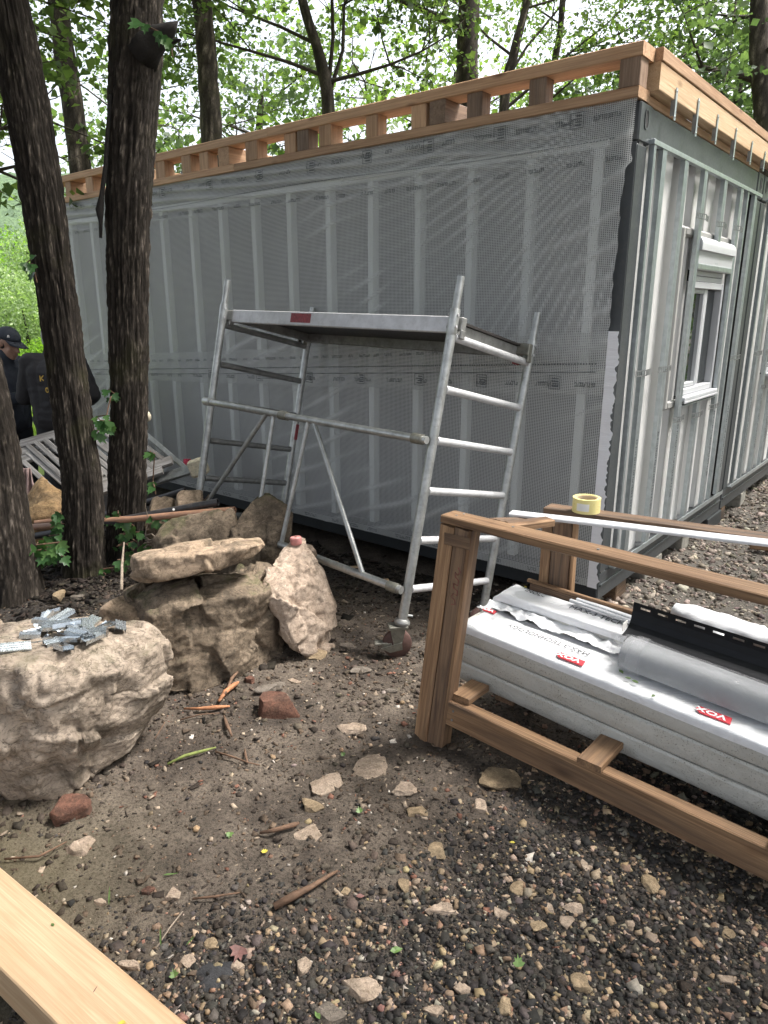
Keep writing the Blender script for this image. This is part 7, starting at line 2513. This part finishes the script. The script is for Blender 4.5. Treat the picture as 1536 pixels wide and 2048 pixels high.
tag(stk.build('twig', MAT['vine'], None, None, True), 'thin upright stick leaning behind the slab', 'twig')
rb_ = thing('dry_roots', at(300, 1075, 4.1), 'tangle of dry root shoots beside the straight trunk', 'roots')
rr_ = random.Random(3)
for k in range(9):
    p = at(292 + rr_.uniform(-5, 8), 1090 + rr_.uniform(-20, 8), 4.1)
    pts = [p]
    d = Vector((0.8, -0.2, 0.25 * rr_.uniform(-0.5, 1.5)))
    for _ in range(5):
        d = (d + Vector((rr_.gauss(0, 0.35), rr_.gauss(0, 0.2), rr_.gauss(0, 0.35)))).normalized()
        pts.append(pts[-1] + d * rr_.uniform(0.03, 0.06))
    V, F = tubegeo(pts, [0.004, 0.0035, 0.003, 0.0025, 0.002, 0.0015], 5, True)
    mesh('shoot', V, F, MAT['vine'], rb_)
# pale wood offcuts near the wall behind the scaffold
for i, (u, v, L, yw, lab) in enumerate(((662, 1092, 0.11, -0.7, 'pale wood chip under the scaffold near the wall, longest'), (708, 1105, 0.055, 0.1, 'square pale chip under the scaffold near the wall'), (770, 1130, 0.05, 0.3, 'pale chip beside the front scaffold post'), (692, 1095, 0.03, 0.0, 'small grey chip under the scaffold near the wall'), (1135, 1100 + 65, 0.04, 0.2, 'small chip by the container corner'))):
    p = gp(u, v, 0.012)
    p.z = float(gz(p.x, p.y)[0]) + 0.012
    tag(mesh('wood_chip', *boxgeo(-L / 2, L / 2, -0.018, 0.018, 0, 0.006, 0.001), MAT['pine'] if i != 3 else MAT['slate'], None, basis(p, Vector((math.cos(yw), math.sin(yw), 0.03)), Vector((-math.sin(yw), math.cos(yw), 0)), UP)), lab, 'wood chip')

# ------------------------------------------------------------------ galvanised offcuts heaped on the big boulder
def offcut_mesh(L, wd_, dp):
    pr = [(-wd_ / 2, 0), (-wd_ / 2, dp)]
    for i in range(3):
        c = -wd_ / 2 + wd_ * (i + 1) / 4
        pr += [(c - 0.003, dp), (c - 0.0015, dp - 0.003), (c + 0.0015, dp - 0.003), (c + 0.003, dp)]
    pr += [(wd_ / 2, dp), (wd_ / 2, 0), (wd_ / 2 - 0.0012, 0), (wd_ / 2 - 0.0012, dp - 0.0045), (-wd_ / 2 + 0.0012, dp - 0.0045), (-wd_ / 2 + 0.0012, 0)]
    n = len(pr)
    V = [(-L / 2, y, z) for y, z in pr] + [(L / 2, y, z) for y, z in pr]
    F = [(i, (i + 1) % n, n + (i + 1) % n, n + i) for i in range(n)]
    return V, F


OFFM = []
for L, wd_ in ((0.10, 0.040), (0.085, 0.028), (0.07, 0.040)):
    V, F = offcut_mesh(L, wd_, 0.016)
    me = bpy.data.meshes.new('offcut')
    me.from_pydata(V, [], F)
    me.materials.append(MAT['galv_pile'])
    OFFM.append(me)
ro = random.Random(12)
spots = [(80, 1265), (100, 1255), (120, 1258), (70, 1282), (45, 1290), (60, 1276), (30, 1300), (95, 1278), (110, 1290), (130, 1275), (150, 1262), (165, 1255), (180, 1258), (200, 1262), (225, 1262), (240, 1264), (145, 1290), (128, 1298), (170, 1280), (185, 1288), (195, 1276), (160, 1272), (88, 1248), (105, 1243), (138, 1266), (155, 1284), (178, 1270), (115, 1268), (90, 1260), (210, 1270), (125, 1250), (142, 1256)]
for i, (u, v) in enumerate(spots):
    h = BVH_BIG.ray_cast(Vector(CAM), Vector(ray(u, v)).normalized())
    if h[0] is None:
        continue
    p = h[0].copy()
    layer = 0.003 + 0.013 * (i // 11)
    o = bpy.data.objects.new('metal_offcut', OFFM[i % 3])
    col.objects.link(o)
    zz = drop(BVH_BIG, p.x, p.y) or p.z
    o.location = (p.x, p.y, zz + layer)
    o.rotation_euler = (ro.gauss(0, 0.22) + (math.pi if ro.random() < 0.2 else 0), ro.gauss(0, 0.2), ro.uniform(0, 6.28) * 0.5 + 0.3)
    tag(o, 'short galvanised channel offcut in the heap on the big boulder', 'metal offcut', 'galvanised offcuts heaped on the big boulder')
stone('stone', 205, 1262, 26, 12, 0.03, MAT['slate'], 'small brown stone among the metal offcuts', 333, 0.3)
so_ = [o for o in bpy.data.objects if o.get('label') == 'small brown stone among the metal offcuts'][0]
h = BVH_BIG.ray_cast(Vector(CAM), Vector(ray(205, 1272)).normalized())
so_.location = h[0] + Vector((0, 0, 0.015))
so_.scale = (0.8, 0.8, 0.8)

# pink cap on the pale boulder
h = BVH_PALE.ray_cast(Vector(CAM), Vector(ray(592, 1094)).normalized())
pc = h[0] if h[0] is not None else at(592, 1090, 3.46)
pz_ = (drop(BVH_PALE, pc.x, pc.y + 0.02) or pc.z) + 0.002
pcap = thing('pink_cap', (pc.x, pc.y + 0.02, pz_), 'small round pink plug standing on top of the pale boulder', 'plug')
Mp = basis(Vector((pc.x, pc.y + 0.02, pz_ - 0.008)), Vector((1, 0, 0.1)).normalized(), Vector((0, 1, -0.1)).normalized(), Vector((-0.1, 0.1, 1)).normalized())
o = MB().tube([(0, 0, 0), (0, 0, 0.004), (0, 0, 0.034), (0, 0, 0.040)], [0.026, 0.029, 0.030, 0.026], 22).build('plug_body', MAT['pink'], pcap, Mp)
shade_auto(o, 35)
MB().tube([(0, 0, 0.0395), (0, 0, 0.042)], 0.006, 10).build('plug_centre', MAT['twig'], pcap, Mp)

# ------------------------------------------------------------------ pipes lying over the rocks
def pipe(px, rad, mat, label):
    pts = [at(*p) for p in px]
    t = pts[-1] - pts[0]
    root = thing('pipe', pts[0], label, 'pipe', 'old pipes over the rocks')
    n = 18
    V, F = [], []
    tt, s, u = frame_of(t)
    for i, (p, r_) in enumerate(((pts[0], rad), (pts[-1], rad), (pts[-1], rad * 0.82), (pts[-1] - tt * 0.08, rad * 0.82))):
        for k in range(n):
            a = 2 * math.pi * k / n
            V.append(p + (s * math.cos(a) + u * math.sin(a)) * r_)
    for i in range(3):
        for k in range(n):
            F.append((i * n + k, i * n + (k + 1) % n, (i + 1) * n + (k + 1) % n, (i + 1) * n + k))
    F.append(tuple(3 * n + k for k in range(n)))
    F.append(tuple(range(n - 1, -1, -1)))
    o = mesh('pipe_wall', V, F, mat, root)
    shade_auto(o, 50)
    return root


pipe([(55, 1075, 4.22), (436, 1004, 4.08)], 0.022, MAT['pipe_black'], 'black pipe crossing behind the trunks, its end over the low boulder')
pipe([(50, 1056, 4.26), (470, 1020, 4.02)], 0.021, MAT['pipe_brown'], 'brown pipe crossing behind the trunks, lowest and reaching furthest right')
pipe([(180, 1040, 4.62), (371, 982, 4.5)], 0.024, MAT['pipe_black'], 'upper dusty dark pipe ending behind the square stone')
pipe([(70, 1046, 4.45), (200, 1030, 4.5)], 0.016, MAT['pipe_brown'], 'thin upper brown pipe between the two left trunks')
pw = at(349, 1019, 4.09)
tag(MB().tube([pw + Vector((0, -0.014, 0.004)), pw + Vector((0, -0.018, 0.006))], 0.007, 10).build('pipe_button', MAT['paper'], None), 'white dot shaped cap on the black pipe', 'cap')

# ------------------------------------------------------------------ old ladders stacked on their side behind the trunks
def ladder(name, p0, p1, q0, label, nr, mat, parent_mat=None, foot=None, extra=0.0, seed=1):
    """stile 1 from p0 to p1; stile 2 parallel, starting at q0; rungs between"""
    p0, p1, q0 = Vector(p0), Vector(p1), Vector(q0)
    root = thing(name, q0, label, 'ladder', 'ladders stacked behind the trunks')
    d = p1 - p0
    q1 = q0 + d
    nrm = tuple((q0 - p0).cross(d).normalized())
    board('stile', p0, p1, 0.028, 0.075, mat, root, up=tuple((q0 - p0).normalized()), c=0.003)
    board('stile', q0, q1, 0.028, 0.075, mat, root, up=tuple((q0 - p0).normalized()), c=0.003)
    for i in range(nr):
        f = (i + 0.6) / nr
        a, b = p0.lerp(p1, f), q0.lerp(q1, f)
        t = (b - a).normalized()
        board('rung', a + t * 0.03, b - t * 0.03, 0.036, 0.030, mat, root, up=nrm, c=0.005, n=2)
    return root, q1


lp0, lp1 = at(30, 926, 5.15), at(225, 860, 5.25)
lq0 = at(118, 1010, 4.75)
ladder('ladder', lp0, lp1, lq0, 'lowest weathered ladder of the stack behind the trunks', 8, MAT['greywood'])
off = Vector((0.015, 0.06, 0.055))
ladder('ladder', lp0 + off + Vector((-0.02, 0, 0.0)), lp1 + off + Vector((0.02, 0, 0.0)), lq0 + off, 'middle grey ladder of the stack behind the trunks', 7, MAT['greywood'])
off2 = Vector((0.0, 0.12, 0.115))
ladder('ladder', lp0 + off2, at(108, 880, 5.2) + off2 * 0.3, lq0 + off2 + Vector((0.0, 0, 0)), 'top short ladder section of the stack with slotted stile', 4, MAT['greywood'])
la, lb = at(232, 985, 4.86), at(398, 934, 4.9)
lc = at(112, 872, 5.3)
rt, q1 = ladder('ladder', la, lb, lc, 'aluminium ladder end with a cream foot pointing at the scaffold', 3, MAT['alu'])
ft = (lb - la).normalized()
V, F = boxgeo(-0.07, 0.06, -0.042, 0.042, -0.062, 0.062, 0.016)
V = np.array(V)
V += 0.006 * np.stack([fbm(V * 30 + q * 3, 2, 77 + q) for q in range(3)], 1)
t, s, u = frame_of(ft)
mesh('ladder_foot', V, F, MAT['creamcap'], rt, basis(lb, t, -s, u))
# rags
def cloth(name, c, wx, hz_, mat, label, seed, yaw=0.0):
    n, m = 26, 30
    A_, B_ = np.meshgrid(np.linspace(-0.5, 0.5, n), np.linspace(0, 1, m), indexing='ij')
    A_, B_ = A_.ravel(), B_.ravel()
    x = A_ * wx * (0.45 + 0.75 * B_)
    z = -B_ * hz_
    y = 0.028 * np.sin(A_ * 17 + 3 * B_ + seed) * (0.3 + B_) + 0.02 * fbm(np.stack([A_ * 4, B_ * 3, 0 * A_ + seed], 1), 2, seed) - 0.03 * B_
    ii, jj = np.meshgrid(np.arange(n - 1), np.arange(m - 1), indexing='ij')
    k = (ii * m + jj).ravel()
    o = fastmesh(name, np.stack([x, y, z], 1), np.stack([k, k + m, k + m + 1, k + 1], 1), mat, None, Matrix.Translation(c) @ Matrix.Rotation(yaw, 4, 'Z'), True, k=4)
    md = o.modifiers.new('thick', 'SOLIDIFY')
    md.thickness = 0.004
    return tag(o, label, 'cloth')


cloth('rag', at(52, 936, 4.85), 0.14, 0.24, MAT['rag'], 'faded pinkish rag hanging from the ladder at the left', 2)
cl_ = cloth('rag', at(374, 918, 5.05), 0.09, 0.10, MAT['pinkrag'], 'bright pink rag behind the ladder foot', 5, 0.4)
wb_ = at(196, 862, 4.75)
bm = bmesh.new()
bmesh.ops.create_icosphere(bm, subdivisions=3, radius=1.0)
V = np.array([q.co[:] for q in bm.verts])
T = [tuple(q.index for q in f.verts) for f in bm.faces]
bm.free()
V = V * (1 + 0.3 * fbm(V * 2.2, 3, 640, ridged=True)[:, None]) * np.array([0.05, 0.05, 0.085])
tag(mesh('plastic_bag', V, T, MAT['clearfilm'], None, Matrix.Translation(wb_), True), 'crumpled clear plastic bag between the leaning and straight trunk', 'plastic bag')
kn = at(295, 833, 4.55)
V2 = V / np.array([0.05, 0.05, 0.085]) * np.array([0.02, 0.02, 0.03])
tag(mesh('cloth_knot', V2, T, MAT['creamcap'], None, Matrix.Translation(kn), True), 'small cream knot peeking out right of the straight trunk', 'cloth knot')
# ------------------------------------------------------------------ two people behind the trunks
def capsule(b, p, q, r0, r1, n=14, m=6):
    """closed tapered capsule"""
    p, q = Vector(p), Vector(q)
    t = (q - p).normalized()
    pts, rr = [], []
    for i in range(m):
        a = math.pi / 2 * i / m
        pts.append(p - t * r0 * math.cos(a)); rr.append(max(1e-4, r0 * math.sin(a)))
    pts += [p, q]; rr += [r0, r1]
    for i in range(m):
        a = math.pi / 2 * (i + 1) / m
        pts.append(q + t * r1 * math.sin(a)); rr.append(max(1e-4, r1 * math.cos(a)))
    b.tube(pts, rr, n)


def ellip(b, c, rx, ry, rz, M=None, n=18, m=12):
    V, F = [], []
    for i in range(m + 1):
        a = math.pi * i / m
        for k in range(n):
            f = 2 * math.pi * k / n
            v = Vector((rx * math.sin(a) * math.cos(f), ry * math.sin(a) * math.sin(f), rz * math.cos(a)))
            V.append(Vector(c) + (M @ v if M is not None else v))
    for i in range(m):
        for k in range(n):
            F.append((i * n + k, (i + 1) * n + k, (i + 1) * n + (k + 1) % n, i * n + (k + 1) % n))
    b.add(V, F)


def fused(name, b, voxel, mat, parent, sm=4, wrinkle=0.0, seed=0):
    me = bpy.data.meshes.new('raw')
    me.from_pydata(b.V, [], b.F)
    me.update()
    me = remesh_mesh(name, me, voxel, sm)
    if wrinkle:
        n = len(me.vertices)
        V = np.zeros(n * 3); me.vertices.foreach_get('co', V); V = V.reshape(-1, 3)
        N = np.zeros(n * 3); me.vertices.foreach_get('normal', N); N = N.reshape(-1, 3)
        w_ = fbm(V * np.array([9, 9, 16]), 3, seed, ridged=True)
        V = V + N * (wrinkle * w_)[:, None]
        me.vertices.foreach_set('co', V.ravel())
        me.update()
    me.polygons.foreach_set('use_smooth', np.ones(len(me.polygons), bool))
    return link(name, me, mat, parent)


def person(loc, face, label, H=1.76, pose='phone', jacket='navy', seed=1):
    """face: heading in the ground plane; local x = right of the person, y = forward"""
    f = Vector((math.cos(face), math.sin(face), 0))
    rgt = Vector((f.y, -f.x, 0))
    L = Vector(loc)
    P = lambda x, y, z: L + rgt * x + f * y + UP * z
    k = H / 1.76
    root = thing('person', L, label, 'person')
    RM = Matrix((rgt, f, UP)).transposed()
    neck, chest, pelv = P(0, 0.03, 1.46 * k), P(0, 0.0, 1.28 * k), P(0, 0.0, 0.96 * k)
    nod = 0.34 if pose == 'phone' else 0.10
    hc = P(0, 0.07 + 0.05 * nod, 1.60 * k)
    HM = RM @ Matrix.Rotation(-nod, 3, 'X')
    hp = lambda x, y, z: hc + HM @ Vector((x, y, z))
    sh = {s: P(s * 0.185, 0.0, 1.41 * k) for s in (-1, 1)}
    if pose == 'phone':
        el = {1: P(0.235, 0.05, 1.12 * k), -1: P(-0.235, 0.04, 1.12 * k)}
        wr = {1: P(0.07, 0.28, 1.16 * k), -1: P(-0.10, 0.27, 1.13 * k)}
    else:
        el = {1: P(0.285, -0.02, 1.14 * k), -1: P(-0.27, 0.02, 1.12 * k)}
        wr = {1: P(0.20, 0.19, 1.06 * k), -1: P(-0.13, 0.24, 1.10 * k)}
    hip = {s: P(s * 0.10, 0.0, 0.93 * k) for s in (-1, 1)}
    kn_ = {s: P(s * 0.115, 0.03, 0.50 * k) for s in (-1, 1)}
    an = {s: P(s * 0.12, -0.01, 0.085) for s in (-1, 1)}
    toe = {s: P(s * 0.135, 0.17, 0.045) for s in (-1, 1)}
    # body: one continuous skin
    b = MB()
    ellip(b, hp(0, 0.0, 0.035), 0.076, 0.096, 0.098, HM)
    ellip(b, hp(0, 0.035, -0.045), 0.058, 0.066, 0.072, HM)
    ellip(b, hp(0, 0.075, -0.095), 0.026, 0.024, 0.022, HM)
    capsule(b, hp(0, 0.090, 0.015), hp(0, 0.112, -0.030), 0.010, 0.016, 10, 4)
    for s in (-1, 1):
        ellip(b, hp(s * 0.078, -0.012, -0.005), 0.012, 0.022, 0.032, HM)
        ellip(b, hp(s * 0.032, 0.083, 0.022), 0.020, 0.014, 0.010, HM)
        ellip(b, hp(s * 0.042, 0.062, -0.03), 0.022, 0.022, 0.024, HM)
    capsule(b, hp(-0.02, 0.094, -0.066), hp(0.02, 0.094, -0.066), 0.010, 0.010, 10, 4)
    capsule(b, neck, hp(0, -0.02, -0.04), 0.062, 0.056)
    capsule(b, P(0, 0, 1.06 * k), chest, 0.125, 0.140)
    for s in (-1, 1):
        capsule(b, P(s * 0.06, 0, 1.0 * k), P(s * 0.09, 0, 1.32 * k), 0.105, 0.10)
        capsule(b, chest, sh[s], 0.09, 0.07)
        capsule(b, sh[s], el[s], 0.052, 0.040)
        capsule(b, el[s], wr[s], 0.040, 0.028)
        capsule(b, P(0, 0, 0.98 * k), hip[s], 0.12, 0.098)
        capsule(b, hip[s], kn_[s], 0.088, 0.058)
        capsule(b, kn_[s], an[s], 0.056, 0.040)
        capsule(b, an[s], toe[s], 0.042, 0.034)
        # hand: palm, four fingers curled, thumb at the side
        d = (wr[s] - el[s]).normalized()
        side = UP.cross(d).normalized() * s
        pal = wr[s] + d * 0.055
        capsule(b, wr[s], pal + side * 0.012, 0.025, 0.026, 10, 4)
        capsule(b, wr[s] + side * -0.010, pal - side * 0.018, 0.022, 0.024, 10, 4)
        for i in range(4):
            o0 = pal + side * (0.030 - 0.020 * i) + d * (0.022 - 0.004 * abs(i - 1.3))
            ln = (0.030, 0.036, 0.034, 0.026)[i]
            o1 = o0 + (d * 0.9 + UP * 0.25).normalized() * ln
            o2 = o1 + (d * 0.35 + UP * 0.8 - side * 0.1 * s).normalized() * ln * 0.75
            capsule(b, o0, o1, 0.0095, 0.009, 8, 3)
            capsule(b, o1, o2, 0.009, 0.008, 8, 3)
        t0 = wr[s] + d * 0.02 - side * 0.028
        t1 = t0 + (d * 0.7 - side * 0.55 + UP * 0.35).normalized() * 0.038
        capsule(b, t0, t1, 0.012, 0.010, 8, 3)
        capsule(b, t1, t1 + (d * 0.8 + UP * 0.5).normalized() * 0.028, 0.010, 0.008, 8, 3)
    fused('body', b, 0.0095, MAT['skin'], root, 2)
    for s in (-1, 1):
        e = MB()
        ellip(e, hp(s * 0.031, 0.091, 0.012), 0.0085, 0.006, 0.006, HM, 10, 8)
        e.build('eye', MAT['ink'], root, None, True)
    # trousers with shoes under them
    b = MB()
    for s in (-1, 1):
        capsule(b, P(0, 0, 0.99 * k), hip[s], 0.137, 0.116)
        capsule(b, hip[s], kn_[s], 0.106, 0.078)
        capsule(b, kn_[s], an[s] + UP * 0.03, 0.078, 0.066)
    fused('trousers', b, 0.011, MAT['denim'], root, 3, 0.006, seed + 5)
    for s in (-1, 1):
        b = MB()
        capsule(b, an[s] - f * 0.03 - UP * 0.03, toe[s], 0.05, 0.043)
        o = fused('shoe', b, 0.009, MAT['jacket'], root, 2)
    # jacket, long sleeves
    b = MB()
    capsule(b, P(0, 0, 0.98 * k), P(0, -0.005, 1.30 * k), 0.165, 0.165)
    for s in (-1, 1):
        capsule(b, P(s * 0.07, 0, 0.94 * k), P(s * 0.10, -0.005, 1.33 * k), 0.135, 0.122)
        capsule(b, P(s * 0.03, -0.01, 1.40 * k), sh[s], 0.085, 0.082)
        capsule(b, sh[s], el[s], 0.078, 0.066)
        capsule(b, el[s], el[s].lerp(wr[s], 0.84), 0.066, 0.050)
    capsule(b, P(0, 0.02, 1.42 * k), P(0, 0.035, 1.50 * k), 0.085, 0.078)
    fused('jacket', b, 0.010, MAT[jacket], root, 3, 0.007, seed)
    for s in (-1, 1):
        d = (wr[s] - el[s]).normalized()
        a_, c_ = el[s].lerp(wr[s], 0.80), wr[s] - d * 0.012
        MB().tube([a_, a_.lerp(c_, 0.5), c_], [0.053, 0.048, 0.040], 16).build('cuff', MAT['cuff' if pose == 'phone' else jacket], root, None, True)
    return root, hc, HM, P, wr, hp, f, rgt


# the capped one looks down at a phone; facing right across the picture
z1 = float(gz(-3.35, 6.3)[0])
p1 = at(16, 700, 6.25)
pr1, hc, HM, P, wr, hp, f, rgt = person((p1.x - 0.07, 6.25, z1), R(-14), 'person in a dark cap and navy jacket with grey cuffs looking down at a phone', 1.74, 'phone', 'navy', 3)
b = MB()
n = 22
V, F = [], []
for i in range(7):
    a = math.pi / 2 * i / 6
    for k in range(n):
        t = 2 * math.pi * k / n
        V.append(hp(0.090 * math.cos(a) * math.cos(t), -0.004 + 0.110 * math.cos(a) * math.sin(t), 0.048 + 0.100 * math.sin(a)))
for i in range(6):
    for k in range(n):
        F.append((i * n + k, i * n + (k + 1) % n, (i + 1) * n + (k + 1) % n, (i + 1) * n + k))
cap = mesh('cap', V, F, MAT['navy'], pr1, None, True)
md = cap.modifiers.new('t', 'SOLIDIFY'); md.thickness = 0.005
V, F = [], []
for i in range(11):
    t = math.pi * (0.12 + 0.76 * i / 10)
    x, y = 0.090 * math.cos(t), 0.110 * math.sin(t)
    V.append(hp(x, y - 0.006, 0.050))
    V.append(hp(x * 0.92, y + 0.085 * math.sin(t) ** 0.7, 0.030 - 0.012 * abs(math.cos(t))))
for i in range(10):
    F.append((2 * i, 2 * i + 1, 2 * i + 3, 2 * i + 2))
vz = mesh('visor', V, F, MAT['navy'], cap, None, True)
md = vz.modifiers.new('t', 'SOLIDIFY'); md.thickness = 0.005
# small white badge on the cap's right side
bc = hp(0.072, 0.055, 0.085)
nx = (HM @ Vector((0.75, 0.6, 0.35))).normalized()
tx = UP.cross(nx).normalized()
Mb = basis(bc + nx * 0.012, tx, nx.cross(tx), nx)
mesh('badge', [(-0.012, -0.006, 0), (0.012, -0.006, 0), (0.013, -0.003, 0), (-0.011, -0.003, 0), (-0.007, 0.0, 0), (0.0, 0.0, 0), (0.004, 0.012, 0), (-0.004, 0.012, 0), (0.0, 0.003, 0), (0.010, 0.001, 0), (0.006, 0.009, 0)], [(0, 1, 2, 3), (4, 5, 6, 7), (8, 9, 10)], MAT['whiteprint'], cap, Mb)
b = MB()
ellip(b, hp(0, -0.022, 0.012), 0.082, 0.088, 0.075, HM)
b.build('hair', MAT['hairdark'], pr1, None, True)
ph = (wr[1] + wr[-1]) * 0.5 + f * 0.085 + UP * 0.03
phn = mesh('phone', *boxgeo(-0.037, 0.037, -0.004, 0.004, -0.075, 0.075, 0.003), MAT['phone'], None, basis(ph, rgt, (f * 0.6 + UP * -0.8).cross(rgt).normalized() * -1 if False else (UP * 0.6 + f * -0.8).normalized(), rgt.cross((UP * 0.6 + f * -0.8)).normalized()))
tag(phn, 'dark red phone held by the capped person', 'phone')

# the one with the lettered jacket stands with the back to us, behind the leaning trunk
z2 = float(gz(-2.7, 5.9)[0])
p2 = at(128, 700, 5.95)
pr2, hc, HM, P, wr, hp, f, rgt = person((p2.x - 0.10, 5.95, z2), R(97), 'person in a black jacket with yellow lettering on the back, behind the leaning trunk', 1.70, 'work', 'jacket', 8)
b = MB()
ellip(b, hp(0, -0.012, 0.038), 0.088, 0.106, 0.098, HM)
ellip(b, hp(0, -0.045, -0.01), 0.078, 0.07, 0.08, HM)
b.build('hair', MAT['hair'], pr2, None, True)
jk = [c for c in bpy.data.objects if c.parent == pr2 and c.name.startswith('jacket')][0]
bj = bvh_of(jk)


def on_back(s, size, u, v):
    h = bj.ray_cast(Vector(CAM), Vector(ray(u, v)).normalized())
    if h[0] is None:
        return
    y = UP
    n = -f
    x = rgt
    text_mesh('lettering', s, size, MAT['yellowprint'], pr2, basis(h[0] - f * 0.012, x, y, n), 1.0, 0.001)


on_back('KUĆ', 0.062, 80, 762)
on_back('05', 0.060, 92, 785)
